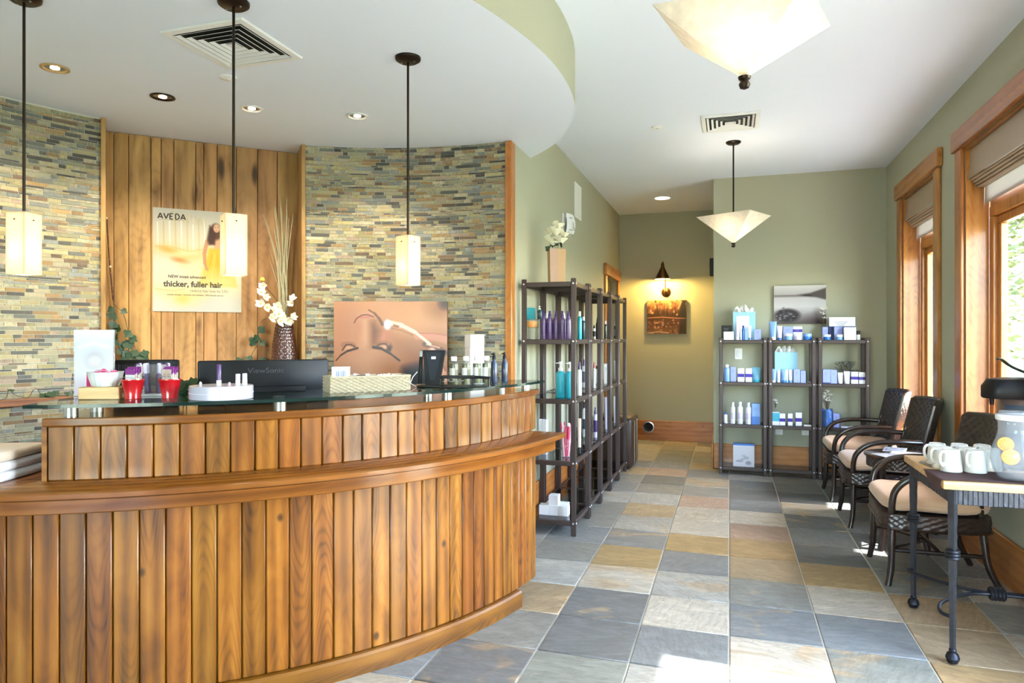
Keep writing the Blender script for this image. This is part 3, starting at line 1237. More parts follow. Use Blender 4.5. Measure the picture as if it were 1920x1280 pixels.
def planks(bounds, R, z0, z1, th=0.022):
    for a0, a1 in zip(bounds, bounds[1:]):
        w = 2 * R * sin(radians(a1 - a0) / 2)
        am = (a0 + a1) / 2
        p = pol(C1, R * cos(radians(a1 - a0) / 2) - th / 2, am, (z0 + z1) / 2)
        MB().box((0, 0, 0), (th, w - 0.0035, z1 - z0), b=0.0045, seg=1).build('plank', DESKW, desk, 'z', loc=p, rotz=radians(am))


planks(LOW, PR, 0.084, 0.80)
planks(UP, 2.31, 0.868, 1.072)
MB().arc([(2.2, 0.086), (2.376, 0.086), (2.376, 0.80), (2.2, 0.80)], LOW[0], -8.7, C1, 60).build('carcass', DESKW, desk)
MB().arc([(2.2, 0.0), (2.389, 0.0), (2.389, 0.084), (2.2, 0.084)], LOW[0], -13.9, C1, 60).build('plinth', DESKW, desk)
MB().arc([(2.2, 0.86), (2.287, 0.86), (2.287, 1.072), (2.2, 1.072)], -65.0, -3.1, C1, 40).build('riser_core', DARK_VOID, desk)
MB().arc([(2.2, 0.86), (2.31, 0.86), (2.31, 1.072), (2.2, 1.072)], -65.55, -65.12, C1, 1).build('end_board', DESKW, desk)
MB().arc([(2.39, 0.0), (2.432, 0.0), (2.432, 0.074), (2.424, 0.084), (2.39, 0.084)], LOW[0], -13.8, C1, 60).build('base_trim', DESKW, desk)
# ledge: nosed top board over an apron
MB().arc([(2.02, 0.838), (2.512, 0.838), (2.524, 0.845), (2.524, 0.861), (2.514, 0.868), (2.02, 0.868)], LOW[0], -5.2, C1, 70).build('ledge_board', LEDGEW, desk)
MB().arc([(2.36, 0.79), (2.508, 0.79), (2.512, 0.794), (2.512, 0.838), (2.36, 0.838)], LOW[0], -8.3, C1, 70).build('ledge_apron', LEDGEW, desk)
# riser cap
MB().arc([(1.99, 1.072), (2.322, 1.072), (2.327, 1.077), (2.327, 1.1), (2.323, 1.104), (1.99, 1.104)], -65.3, -2.9, C1, 50).build('riser_cap', LEDGEW, desk)
MB().arc([(1.35, 0.72), (2.05, 0.72), (2.05, 0.75), (1.35, 0.75)], -64, -6, C1, 40).build('work_top', LEDGEW, desk)
MB().arc([(1.99, 0.0), (2.02, 0.0), (2.02, 1.072), (1.99, 1.072)], -64.5, -4, C1, 40).build('inner_panel', DESKW, desk)
GZ0, GZ1 = 1.147, 1.16
gl = MB()
n = 60
vs, fs, mi = [], [], []
for i in range(n + 1):
    aa = -66.0 + (66.0 - 5.2) * i / n
    for (r, z) in ((1.98, GZ0), (2.395, GZ0), (2.395, GZ1), (1.98, GZ1)):
        vs.append(tuple(pol(C1, r, aa, z)))
for i in range(n):
    for k in range(4):
        k2 = (k + 1) % 4
        gl.add([vs[i * 4 + k], vs[i * 4 + 4 + k], vs[i * 4 + 4 + k2], vs[i * 4 + k2]], [(0, 1, 2, 3)], 1 if k in (1, 3) else 0)
gl.add(vs[:4], [(0, 1, 2, 3)], 1)
gl.add(vs[-4:], [(0, 1, 2, 3)], 1)
gl.build('glass_counter', [COUNTERGLASS, GLASSEDGE], desk, label='green-edged glass counter sheet')
for px in (133, 525, 838, 985):
    p, t, aa = at_arc(px, 2.255, C1)
    for (R, da) in ((2.255, 0), (2.09, 0.6)):
        q = pol(C1, R, aa + da)
        MB().cyl((q.x, q.y, 1.104), (q.x, q.y, GZ0), 0.025, n=18).build('standoff', CHROME, desk)


def on_glass(px, py):
    return at_z(px, py, GZ1)


def depth(p):
    return p.y * cos(TH) - p.x * sin(TH)


GT = GZ1 + 0.0005
# ---- maple box, bowl and sign at the end of the counter
MAPLEB = MAPLE
LEFT = Vector((-cos(TH), -sin(TH), 0))
bp = on_glass(197, 749) + LEFT * 0.028
face = atan2(-bp.y, -bp.x) + pi / 2     # local -Y looks at the viewer's side
wb_ = thing('wooden_block', 'pale maple block under the white fluted bowl on the glass counter', 'block', (bp.x - 0.018, bp.y + 0.045, GT), radians(24))
MB().box((0, 0, 0.024), (0.15, 0.10, 0.048), b=0.003, seg=1).build('block_body', MAPLE, wb_, 'x')
# acrylic sign
sg = thing('acrylic_sign', 'upright clear acrylic sign with a faint pale face behind the white bowl', 'sign', (ray(176)[0] * 2.84, ray(176)[1] * 2.84, GT), radians(30))
cv = Canvas(0.145, 0.27, 60, (246, 244, 250))
cv.vgrad([(0, (206, 180, 206)), (0.3, (214, 210, 220)), (0.75, (188, 198, 214)), (1, (214, 210, 222))])
cv.ell(0.075, 0.15, 0.05, 0.055, (176, 174, 186), 0.5, op=0.8)
cv.ell(0.075, 0.14, 0.034, 0.03, (204, 198, 204), 0.5)
cv.ell(0.078, 0.128, 0.012, 0.006, (214, 190, 196), 0.5)
cv.stroke([(0.02, 0.2), (0.07, 0.215), (0.13, 0.2)], 0.03, (222, 230, 240), 0.8, 0.6)
MB().box((0, 0.006, 0.138), (0.155, 0.008, 0.276), b=0.002, seg=1).build('acrylic_plate', glass('acrylic_sheet', (0.92, 0.9, 0.96, 1), 1.45, 0.25), sg)
cv.sheet('printed_insert', sg, Matrix(((1, 0, 0, -0.0725), (0, 0, 1, 0.0005), (0, 1, 0, 0.003), (0, 0, 0, 1))))
MB().box((0, 0.03, 0.004), (0.155, 0.06, 0.007), b=0.001, seg=1).build('acrylic_foot', MATS['acrylic_sheet'], sg)
# fluted bowl
porc = plain('white_porcelain', C(236, 238, 238), 0.25, spec=0.6)
bowl = thing('fluted_bowl', 'white fluted porcelain bowl of pink sweets on the maple block', 'bowl', (bp.x - 0.012, bp.y + 0.045, GT + 0.0485))
m = MB()
nf = 72
pr_ = [(0.040, 0), (0.048, 0.003), (0.057, 0.03), (0.064, 0.056), (0.066, 0.058), (0.063, 0.057), (0.055, 0.03), (0.044, 0.008), (0.0, 0.007)]
vs, rows = [], []
for (r, z) in pr_:
    if r == 0:
        rows.append([len(vs)])
        vs.append((0, 0, z))
        continue
    rows.append(list(range(len(vs), len(vs) + nf)))
    for k in range(nf):
        rr = r * (1 + (0.022 if k % 4 in (0, 1) else -0.012) * (1 if 0.003 <= z < 0.05 else 0))
        vs.append((rr * cos(2 * pi * k / nf), rr * sin(2 * pi * k / nf), z))
fs = []
for A, B in zip(rows, rows[1:]):
    for k in range(nf):
        fs.append((A[k], A[(k + 1) % nf], B[(k + 1) % nf], B[k]) if len(B) > 1 else (A[k], A[(k + 1) % nf], B[0]))
m.add(vs, fs)
m.build('bowl_body', porc, bowl, sharp=60)
pinkm = plain('pink_wrapper', C(226, 90, 140), 0.35, grain=0.3, gscale=90)
palem = plain('pale_pink_wrapper', C(240, 190, 206), 0.35, grain=0.2, gscale=90)
rnd = random.Random(3)
for k in range(13):
    a = k * 2.4
    r = 0.012 + 0.032 * ((k * 37) % 10) / 10
    sw = MB().box((0, 0, 0), (0.026, 0.016, 0.012), b=0.004, M=Matrix.Rotation(rnd.uniform(-0.5, 0.5), 4, 'X'))
    sw.add([(-0.022, -0.009, 0), (-0.012, 0, 0.001), (-0.022, 0.009, 0.002)], [(0, 1, 2)])
    sw.add([(0.022, -0.009, 0), (0.012, 0, 0.001), (0.022, 0.009, 0.002)], [(0, 1, 2)])
    so_ = sw.build('sweet', pinkm if k % 3 else palem, None)
    so_.location = (bowl.location.x + r * cos(a), bowl.location.y + r * sin(a), bowl.location.z + 0.047 + 0.012 * (1 - r / 0.05) + (0.006 if k > 8 else 0))
    so_.rotation_euler = (0, rnd.uniform(-0.4, 0.4), rnd.uniform(0, 6))
    tag(so_, 'bright pink wrapped sweet heaped in the white fluted bowl' if k % 3 else 'pale pink wrapped sweet heaped in the white fluted bowl', 'sweet', 'sweets in the fluted bowl')
mg = thing('magenta_pouch', 'small magenta pouch standing on the maple block beside the fluted bowl', 'pouch', (bp.x - 0.075, bp.y + 0.045, GT + 0.0485), radians(30))
MB().grid(lambda u, v: ((u - 0.5) * 0.05, 0.012 * sin(pi * u) * (1 - v), v * 0.05 - 0.004 * sin(pi * u) * v), 6, 5).grid(
    lambda u, v: ((u - 0.5) * 0.05, -0.012 * sin(pi * u) * (1 - v), v * 0.05 - 0.004 * sin(pi * u) * v), 6, 5).build('pouch_body', plain('magenta_foil', C(198, 40, 110), 0.35, grain=0.2), mg)

# ---- red buckets
redm = plain('red_enamel_bucket', C(196, 18, 30), 0.22, spec=0.7, coat=0.6, grain=0.05)
purp = plain('purple_card', C(140, 52, 140), 0.4, grain=0.2, gscale=60)
cream = plain('cream_card', C(238, 222, 196), 0.5, grain=0.1, gscale=60)


def bucket(px, py, label, face_print):
    p = on_glass(px, py) + LEFT * 0.014
    b = thing('red_bucket', label, 'bucket', (p.x - 0.008, p.y + 0.03, GT), 0, 'red buckets on the glass counter')
    MB().lathe([(0, 0), (0.030, 0), (0.031, 0.006), (0.029, 0.010), (0.0415, 0.072), (0.0435, 0.074), (0.0435, 0.078), (0.0405, 0.078), (0.0395, 0.073), (0.028, 0.012), (0, 0.012)], 28).build('bucket_body', redm, b)
    m = MB()
    m.tube([(0.0437 * cos(t), 0.0437 * sin(t) * 0.99, 0.076 - 0.012 * sin(t)) for t in [pi + pi * k / 14 for k in range(15)]], 0.0012, 5)
    m.build('wire_handle', CHROME, b)
    for k in range(6):
        s = MB()
        h = 0.105 + 0.004 * (k % 3)
        y = -0.014 + 0.006 * k
        s.box((0.002 * (k % 2), y, 0.013 + h / 2), (0.047, 0.0025, h), b=0.001, seg=1)
        pk = s.build('packet', cream if k % 2 else WHITEP, b)
        s = MB().box((0.002 * (k % 2), y, 0.013 + h - 0.011), (0.0475, 0.0032, 0.024), b=0.001, seg=1)
        s.build('packet_band', purp, pk)
    if face_print:
        cv = Canvas(0.046, 0.04, 50, (240, 224, 214))
        cv.ell(0.023, 0.018, 0.02, 0.025, (232, 204, 186), 0.4)
        for e in (0.013, 0.033):
            cv.stroke([(e - 0.006, 0.013), (e, 0.011), (e + 0.006, 0.013)], 0.0025, (80, 60, 56))
            cv.stroke([(e - 0.006, 0.019), (e, 0.021), (e + 0.006, 0.019)], 0.002, (120, 96, 80))
        cv.sheet('printed_face', b, Matrix(((1, 0, 0, -0.022), (0, 0, 1, -0.0175), (0, 1, 0, 0.076), (0, 0, 0, 1))))
    return b


bucket(247, 749, 'red bucket of purple and cream packets beside the maple block', False)
bucket(317, 748, 'red bucket of packets with a printed face, beside the grey disc stand', True)

# ---- clear box of purple tubes between the buckets
p = on_glass(281, 744) + LEFT * 0.036
tb = thing('clear_tube_holder', 'clear plastic holder between the two red buckets', 'holder', (p.x - 0.012, p.y + 0.075, GT), radians(30))
for (c, d) in (((0, -0.03, 0.065), (0.115, 0.002, 0.13)), ((0, 0.03, 0.065), (0.115, 0.002, 0.13)), ((-0.0565, 0, 0.065), (0.002, 0.058, 0.13)),
               ((0.0565, 0, 0.065), (0.002, 0.058, 0.13)), ((0, 0, 0.065), (0.002, 0.058, 0.13))):
    MB().box(c, d).build('clear_wall', CLEAR, tb)
MB().box((0, 0, 0.004), (0.12, 0.066, 0.008), b=0.001, seg=1).build('base', WHITEP, tb)
deep = plain('deep_purple_tube', C(74, 44, 104), 0.3, coat=0.3, grain=0.15)
lilac = plain('lilac_white_tube', C(214, 204, 228), 0.3, grain=0.1)
for k in range(8):
    x, y = -0.044 + 0.0285 * (k % 4) + 0.001, -0.013 + 0.026 * (k // 4)
    lean = 0.16 if k % 4 < 2 else -0.1
    t = thing('slim_tube', '%s slim purple tube%s in the %s row of the clear holder' % (['first', 'second', 'third', 'fourth'][k % 4], ' with a lilac cap' if k % 3 else '', 'front' if k < 4 else 'back'), 'tube',
              tb.matrix_basis @ Vector((x - 0.006 * (1 if lean > 0 else -1), y, 0.0095)), radians(30), 'purple tubes in the clear holder')
    t.rotation_euler = (0, -lean * 0.4, radians(30))
    MB().lathe([(0, 0), (0.0085, 0), (0.0085, 0.082), (0.006, 0.086)], 10).build('tube_body', deep, t)
    MB().lathe([(0.0078, 0.083), (0.0078, 0.122), (0.006, 0.126), (0, 0.126)], 10).build('cap', lilac if k % 3 else deep, t)

# ---- round grey display stand with testers
p = on_glass(414, 752) + LEFT * 0.026
ds = thing('tester_stand', 'round lilac-grey tester stand on the glass counter before the wide monitor', 'display stand', (p.x - 0.055, p.y + 0.105, GT))
greyl = plain('lilac_grey_acrylic', C(186, 184, 200), 0.25, spec=0.6, coat=0.4, grain=0.04)
MB().lathe([(0, 0), (0.117, 0), (0.119, 0.002), (0.119, 0.05), (0.116, 0.053), (0, 0.053)], 48).build('drum', greyl, ds)
MB().lathe([(0.1192, 0.024), (0.1196, 0.024), (0.1196, 0.026), (0.1192, 0.026)], 48).build('seam', lilac, ds)
for dx, dy, h, top, lb in ((0.0, -0.015, 0.082, deep, 'tall purple tester tube with a white foot on the round grey stand'),
                           (0.062, 0.02, 0.044, None, 'short white tester tube nearer the stand centre'),
                           (0.086, 0.03, 0.046, None, 'short white tester tube nearer the stand rim')):
    t = thing('tester_tube', lb, 'tube', (ds.location.x + dx, ds.location.y + dy, GT + 0.0535))
    hb = 0.02 if top else h * 0.45
    MB().lathe([(0, 0), (0.0095, 0), (0.0095, hb), (0, hb)], 14).build('foot', WHITEP, t)
    MB().lathe([(0.0092, hb), (0.0092, h - 0.002), (0.008, h), (0, h)], 14).build('cap', top or lilac, t)
for dx, dy, c, lb in ((-0.085, -0.02, WHITEP, 'tiny white peg on the rim of the round grey stand'), (0.042, -0.005, palem, 'tiny pink peg on top of the round grey stand')):
    t = MB().lathe([(0, 0), (0.005, 0), (0.005, 0.008), (0.003, 0.012), (0, 0.012)], 10).build('peg', c, None, loc=(ds.location.x + dx, ds.location.y + dy, GT + 0.0535))
    tag(t, lb, 'peg')

# ---- monitors seen from behind
def monitor(pL, pR, ztop, zbot, label, vents, brand):
    d = (pR - pL)
    w = d.length
    c = (pL + pR) / 2
    t = thing('monitor', label, 'monitor', (c.x, c.y, 0.7512), atan2(d.y, d.x))
    h = ztop - zbot
    zc = (ztop + zbot) / 2 - 0.75
    MB().box((0, 0.012, zc), (w, 0.03, h), b=0.008).build('screen_housing', BLACKP, t)
    m = MB()
    m.box((0, -0.016, zc - 0.03), (w * 0.62, 0.03, h * 0.5), b=0.012)
    m.build('rear_bulge', BLACKP, t)
    MB().box((0, -0.034, zc - 0.02), (w * 0.5, 0.012, 0.012), b=0.003).build('rear_ridge', BLACKP, t)
    MB().box((0, -0.01, (zbot - 0.75) / 2 + 0.075), (0.07, 0.03, zbot - 0.75 + 0.13), b=0.008).build('stand', BLACKP, t)
    MB().lathe([(0, 0), (0.13, 0), (0.13, 0.01), (0.09, 0.018), (0, 0.018)], 28).build('base', BLACKP, t)
    MB().box((0, 0.028, zc), (w - 0.03, 0.002, h - 0.03)).build('screen', plain('screen_dark', C(12, 14, 18), 0.1), t)
    if vents:
        m = MB()
        nvent = 30
        for k in range(nvent):
            m.box((-w / 2 + 0.025 + k * (w - 0.05) / nvent, -0.0045, zc + h / 2 - 0.035), (0.004, 0.004, 0.028))
        m.build('vent_ribs', plain('dark_grey_rib', C(62, 62, 66), 0.5), t)
    if brand:
        text('maker_name', brand, 0.034, Matrix(((1, 0, 0, 0), (0, 0, -1, -0.0045), (0, 1, 0, zc + h / 2 - 0.06), (0, 0, 0, 1))), plain('dull_grey_print', C(66, 66, 72), 0.5), t, 'CENTER', sx=1.15)
    return t


pa, pb = at_arc(371, 1.86, C1)[0], at_arc(616, 1.86, C1)[0]
monitor(pa, pb, 1.297, 0.93, 'wide black monitor seen from behind, in front of the vase', False, 'ViewSonic')
pa, pb = at_arc(212, 1.78, C1)[0], at_arc(334, 1.80, C1)[0]
monitor(pa, pb, 1.302, 0.95, 'smaller black monitor with vent ribs behind the red buckets', True, None)

# ---- woven basket with cards
p0, p1 = on_glass(619.5, 737), on_glass(770, 731)
bdir = (p1 - p0).normalized()
ba = atan2(bdir.y, bdir.x)
bl = (p1 - p0).length
bk = thing('woven_basket', 'long pale woven basket of sample packets on the glass counter', 'basket', (p0 + p1) / 2 + Vector((-bdir.y, bdir.x, 0)) * 0.065 + Vector((0, 0, GT - GZ1)), ba)
strawc = [(208, 190, 156), (226, 212, 184), (196, 172, 130)]


def weave_wall(L, H, nx, nz, amp=0.0055):
    """over-and-under woven panel in the XZ plane"""
    def f(u, v):
        i, j = u * nx, v * nz
        s = 1 if (int(min(i, nx - 1e-6)) + int(min(j, nz - 1e-6))) % 2 else -1
        return ((u - 0.5) * L, -s * amp * sin(pi * (i % 1)) * (0.4 + 0.6 * sin(pi * (j % 1))), v * H)
    return f


straw = plain('pale_straw', C(178, 165, 140), 0.7, grain=0.45, gscale=70)
for (L, cx, cy, rz) in ((bl, 0, -0.062, 0), (bl, 0, 0.062, pi), (0.124, -bl / 2, 0, -pi / 2), (0.124, bl / 2, 0, pi / 2)):
    Mw = Matrix.Translation((cx, cy, 0)) @ Matrix.Rotation(rz, 4, 'Z')
    nx = int(L / 0.0155)
    m = MB()
    m.grid(weave_wall(L, 0.066, nx, 9), nx * 4, 27, M=Mw)
    m.build('woven_side', straw, bk)
MB().tube([(-bl / 2, -0.062, 0.067), (bl / 2, -0.062, 0.067), (bl / 2, 0.062, 0.067), (-bl / 2, 0.062, 0.067)], 0.0055, 6, True).build('rim', straw, bk)
MB().box((0, 0, 0.003), (bl - 0.01, 0.118, 0.005)).build('base', straw, bk)
rnd = random.Random(9)
pkm = [plain('cream_packet', C(232, 222, 202), 0.5, grain=0.1), plain('brown_packet', C(96, 72, 52), 0.5, grain=0.1), WHITEP]
Mb = bk.matrix_basis
for k in range(16):
    x = -bl / 2 + 0.07 + k * (bl - 0.1) / 16
    pk = MB().box((0, 0, 0), (0.042, 0.006, 0.05), b=0.002, seg=1)
    o = pk.build('sample_packet', pkm[(k * 5) % 3 if k not in (11,) else 1])
    o.location = Mb @ Vector((x, rnd.uniform(-0.03, 0.03), 0.043 + rnd.uniform(0, 0.012)))
    o.rotation_euler = (rnd.uniform(-0.7, 0.7), rnd.uniform(-0.5, 0.5), ba + rnd.uniform(-0.5, 0.5))
    tag(o, 'small %s sample packet heaped in the long woven basket' % ['cream', 'brown', 'white'][(k * 5) % 3 if k != 11 else 1], 'packet', 'sample packets in the woven basket')
cd = thing('striped_card', 'white card with blue stripes standing upright at the basket end', 'card', Mb @ Vector((-bl / 2 + 0.055, -0.035, 0.008)), ba)
cv = Canvas(0.082, 0.105, 60, (246, 244, 242))
for k in range(6):
    cv.stroke([(0.02 + k * 0.008, 0.04), (0.022 + k * 0.008, 0.085)], 0.006, [(120, 140, 196), (90, 116, 180), (150, 170, 214)][k % 3], 0.4)
cv.stroke([(0.01, 0.09), (0.07, 0.09)], 0.003, (160, 170, 200))
MB().box((0, 0.002, 0.0525), (0.082, 0.002, 0.105)).build('card_stock', WHITEP, cd)
cv.sheet('printed_front', cd, Matrix(((1, 0, 0, -0.041), (0, 0, 1, 0.0005), (0, 1, 0, 0), (0, 0, 0, 1))))

# ---- payment tablet stand and tray
p = on_glass(800, 727)
tp = thing('payment_terminal', 'black payment tablet on an angled stand before the face picture', 'payment terminal', (p.x, p.y + 0.06, GT), radians(12))
darkgl = plain('black_glossy_panel', C(30, 34, 44), 0.12, spec=0.7)
Mt = Matrix.Translation((0.0, 0.02, 0.008)) @ Matrix.Rotation(radians(-14), 4, 'X')
m = MB()
m.prism([(-0.035, 0.0), (0.035, 0.0), (0.056, 0.175), (-0.056, 0.175)], -0.01, 0.01, M=Mt @ Matrix.Rotation(pi / 2, 4, 'X'))
m.build('back_shell', BLACKP, tp)
m = MB()
m.prism([(-0.012, 0.02), (0.012, 0.02), (0.04, 0.168), (-0.04, 0.168)], 0.0102, 0.0125, M=Mt @ Matrix.Rotation(pi / 2, 4, 'X'))
m.build('rear_panel', darkgl, tp)
MB().box((0, 0.01, 0.005), (0.13, 0.12, 0.01), b=0.004).build('base', BLACKP, tp)
MB().box((0, -0.0132, 0.135), (0.022, 0.0014, 0.013), M=Mt).build('maker_mark', WHITEP, tp)
MB().box((-0.064, -0.008, 0.09), (0.018, 0.014, 0.17), M=Mt, b=0.005).build('card_reader', BLACKP, tp)
MB().box((-0.064, -0.016, 0.155), (0.014, 0.004, 0.03), M=Mt, b=0.001, seg=1).build('bright_tip', CHROME, tp)
MB().tube([(-0.075, -0.02, 0.004), (-0.1, -0.03, 0.02), (-0.09, -0.02, 0.05), (-0.07, -0.012, 0.075)], 0.002, 6).build('cable', WHITEP, tp)
p = on_glass(833, 727)
ty = thing('wire_tray', 'low black desk tray beside the payment tablet', 'tray', (p.x + 0.078, p.y + 0.078, GT), radians(14))
MB().box((0, 0, 0.004), (0.23, 0.12, 0.006), b=0.002, seg=1).build('tray_floor', BLACKP, ty)
MB().box((-0.04, 0.0, 0.05), (0.16, 0.11, 0.012), b=0.004).build('top_deck', BLACKP, ty)
for x in (-0.115, 0.035):
    MB().box((x, 0.0, 0.027), (0.006, 0.11, 0.04), b=0.002, seg=1).build('side_plate', BLACKP, ty)
MB().tube([(0.04, -0.055, 0.05), (0.123, -0.055, 0.045), (0.123, 0.055, 0.045), (0.04, 0.055, 0.05)], 0.004, 6).build('wire_rail', BLACKP, ty)
for x, y in ((0.121, -0.054), (0.121, 0.054)):
    MB().cyl((x, y, 0.007), (x, y, 0.045), 0.004, n=8).build('post', BLACKP, ty)
MB().tube([(-0.1 + 0.02 * k, -0.06, 0.03 + 0.006 * (k % 2)) for k in range(6)], 0.002, 5).build('cord', plain('grey_cord', C(120, 120, 122), 0.5), ty)

# ---- clear bottles and dark bottles on the counter end
oil = plain('olive_oil_liquid', C(92, 92, 58), 0.15, spec=0.6, grain=0.1)
clab = plain('clear_label', C(206, 208, 200), 0.4, grain=0.2)


def clear_bottle(px, py, label, scale=1.0):
    p = on_glass(px, py)
    b = thing('clear_bottle', label, 'bottle', (p.x, p.y + 0.027, GT), 0, 'clear bottles on the counter end')
    s = scale
    MB().lathe([(0, 0.002), (0.0215 * s, 0.002), (0.0215 * s, 0.105 * s), (0, 0.106 * s)], 18).build('liquid', oil, b)
    MB().lathe([(0, 0), (0.024 * s, 0), (0.0255 * s, 0.002), (0.0255 * s, 0.112 * s), (0.022 * s, 0.122 * s), (0.013 * s, 0.124 * s)], 20).build('bottle_body', CLEAR, b)
    MB().lathe([(0, 0.12 * s), (0.0155 * s, 0.12 * s), (0.0155 * s, 0.141 * s), (0.014 * s, 0.143 * s), (0, 0.143 * s)], 16).build('cap', WHITEP, b)
    m = MB()
    m.add([(0.0262 * s * cos(t), 0.0262 * s * sin(t), z * s) for z in (0.03, 0.085) for t in [radians(-120 + 8 * k) for k in range(9)]],
          [(k, k + 1, k + 10, k + 9) for k in range(8)])
    m.build('label', clab, b)


for k, (px, py) in enumerate(((847, 722), (870, 721), (891, 719.5), (909, 719))):
    clear_bottle(px, py, ['first', 'second', 'third', 'fourth'][k] + ' clear bottle of olive liquid from the payment tablet', 1.02)
navy = plain('navy_bottle', C(44, 52, 78), 0.3, coat=0.3, grain=0.15)
for k, (px, py) in enumerate(((924, 718), (944, 716.5))):
    p = on_glass(px, py)
    b = thing('navy_spray_bottle', ('navy spray bottle next to the clear bottles', 'navy spray bottle next to the wooden corner trim')[k] + ' on the glass counter', 'bottle', (p.x, p.y + 0.02, GT), 0, 'navy spray bottles on the counter end')
    MB().lathe([(0, 0), (0.0165, 0), (0.0175, 0.003), (0.0175, 0.105), (0.009, 0.122), (0.009, 0.13)], 16).build('bottle_body', navy, b)
    MB().lathe([(0, 0.126), (0.0105, 0.126), (0.0105, 0.142), (0.0065, 0.148), (0.0065, 0.162), (0, 0.164)], 12).build('pump', BLACKP, b)
    MB().box((-0.009, 0, 0.155), (0.016, 0.007, 0.007), b=0.002, seg=1).build('nozzle', BLACKP, b)

# ---- towels on the open end of the ledge
towel_w = plain('white_terry', C(236, 234, 238), 0.95, grain=0.12, gscale=160, bump=0.35, sheen=0.3)
towel_c = plain('cream_terry', C(226, 208, 186), 0.95, grain=0.12, gscale=160, bump=0.35, sheen=0.3)
for k in range(3):
    th = 0.036
    t = thing('folded_towel', ['lowest folded white towel stacked on the desk ledge', 'middle folded white towel stacked on the desk ledge', 'topmost folded cream towel of the stack on the ledge'][k],
              'towel', (-2.70, 1.87, 0.8685 + k * 0.0368), radians(-72 + 2 * k), 'towels on the desk ledge')
    m = MB()
    m.box((0, 0, th / 2), (0.36, 0.27 - 0.004 * k, th), b=0.0165, seg=4)
    o = m.build('towel_body', towel_c if k == 2 else towel_w, t, sharp=70)
    for q in range(2):
        MB().box((0, -0.004, th * (0.36 + 0.28 * q)), (0.352, 0.262, 0.0012)).build('fold_line', towel_w, t)

# ---- boxes, pictures and plants on the wall ledge
LZ = 1.0515
pbx = at_arc(890, 2.285, C2, True)[0]
for k in range(4):
    s, sh = 0.105, 0.0935
    lb = ['bottom white carton of the tall stack behind the clear bottles', 'second white carton up in the tall stack behind the bottles',
          'third white carton up in the tall stack behind the bottles', 'topmost white carton of the tall stack behind the bottles'][k]
    o = MB().box((0, 0, sh / 2), (s, s, sh - 0.001), b=0.0015, seg=1).build('white_carton', WHITEP, None, loc=(pbx.x, pbx.y - 0.005, LZ + k * sh + 0.0005), rotz=radians(42 + (k % 2) * 2))
    tag(o, lb, 'carton', 'white cartons stacked on the wall ledge')

# face picture: canvas print leaning on the wall
pl, pr2 = at_arc(626, 2.31, C2, True)[0], at_arc(838.5, 2.31, C2, True)[0]
dv = (pr2 - pl).normalized()
fw = (pr2 - pl).length
nv = Vector((dv.y, -dv.x, 0))
ztop = at_plane(626, 565, pl, nv).z
zb = LZ + 0.001
fh = ztop - zb
fp = thing('face_picture', 'wide canvas picture of a closed-eyed face being swabbed, on the ledge', 'picture', (pl + pr2) / 2 + Vector((0, 0, zb)), atan2(dv.y, dv.x))
MB().box((0, 0.0155, fh / 2), (fw, 0.03, fh), b=0.002, seg=1).build('canvas_block', plain('picture_edge', C(120, 76, 58), 0.6), fp)
cv = Canvas(1.0, fh / fw, 230, (222, 168, 128))
H = cv.h


def F_(x, y):   # coordinates read off the photograph: x across 0..1, y down 0..1 of the part that shows (565-712)
    return (x, H * (1 - y))


cv.vgrad([(0, (176, 128, 100)), (0.3, (200, 150, 118)), (0.65, (206, 150, 112)), (1, (214, 164, 128))])
cv.ell(*F_(0.12, 0.3), 0.22, 0.4, (196, 146, 122), 1.2, op=0.5)
cv.poly([F_(0.5, 0.42), F_(0.75, 0.38), F_(1.05, 0.46), F_(1.05, 1.1), F_(0.6, 1.1)], (166, 108, 60), 0.14, 0.85)
cv.ell(*F_(0.7, 0.2), 0.3, 0.2, (222, 166, 120), 1.2, op=0.6)
cv.ell(*F_(0.95, 0.08), 0.2, 0.16, (168, 112, 64), 1.2, op=0.6)
cv.ell(*F_(0.99, 0.02), 0.09, 0.08, (56, 30, 22), 0.9)
cv.ell(*F_(0.32, 0.86), 0.36, 0.3, (212, 170, 140), 1.2, op=0.6)       # forehead
cv.ell(*F_(0.1, 0.95), 0.2, 0.22, (190, 156, 142), 1.2, op=0.5)
cv.ell(*F_(0.5, 0.8), 0.2, 0.25, (184, 130, 92), 1.2, op=0.5)
cv.ell(*F_(0.46, 0.38), 0.09, 0.16, (198, 132, 100), 0.9, op=0.9)      # far eye socket
cv.ell(*F_(0.43, 0.42), 0.04, 0.06, (212, 140, 120), 0.9, op=0.6)
cv.poly([F_(0.31, 0.22), F_(0.36, 0.24), F_(0.4, 0.34), F_(0.37, 0.5), F_(0.325, 0.52), F_(0.315, 0.4)], (122, 74, 44), 0.045, 0.95)   # nose shadow
cv.poly([F_(0.24, 0.2), F_(0.31, 0.19), F_(0.315, 0.52), F_(0.25, 0.52)], (222, 176, 146), 0.05, 0.85)   # bridge
cv.ell(*F_(0.22, 0.3), 0.06, 0.12, (196, 140, 112), 0.9, op=0.6)
cv.ell(*F_(0.28, 0.16), 0.09, 0.05, (210, 162, 138), 0.9)
cv.stroke([F_(0.18, 0.25), F_(0.2, 0.2), F_(0.25, 0.16), F_(0.3, 0.155), F_(0.35, 0.18)], 0.014, (126, 62, 56), 0.6)
cv.stroke([F_(0.24, 0.19), F_(0.32, 0.18)], 0.02, (206, 112, 104), 0.9, 0.7)
cv.stroke([F_(0.31, 0.1), F_(0.36, 0.14), F_(0.4, 0.2), F_(0.43, 0.27)], [0.02, 0.05], (104, 62, 38), 0.9, 0.9)
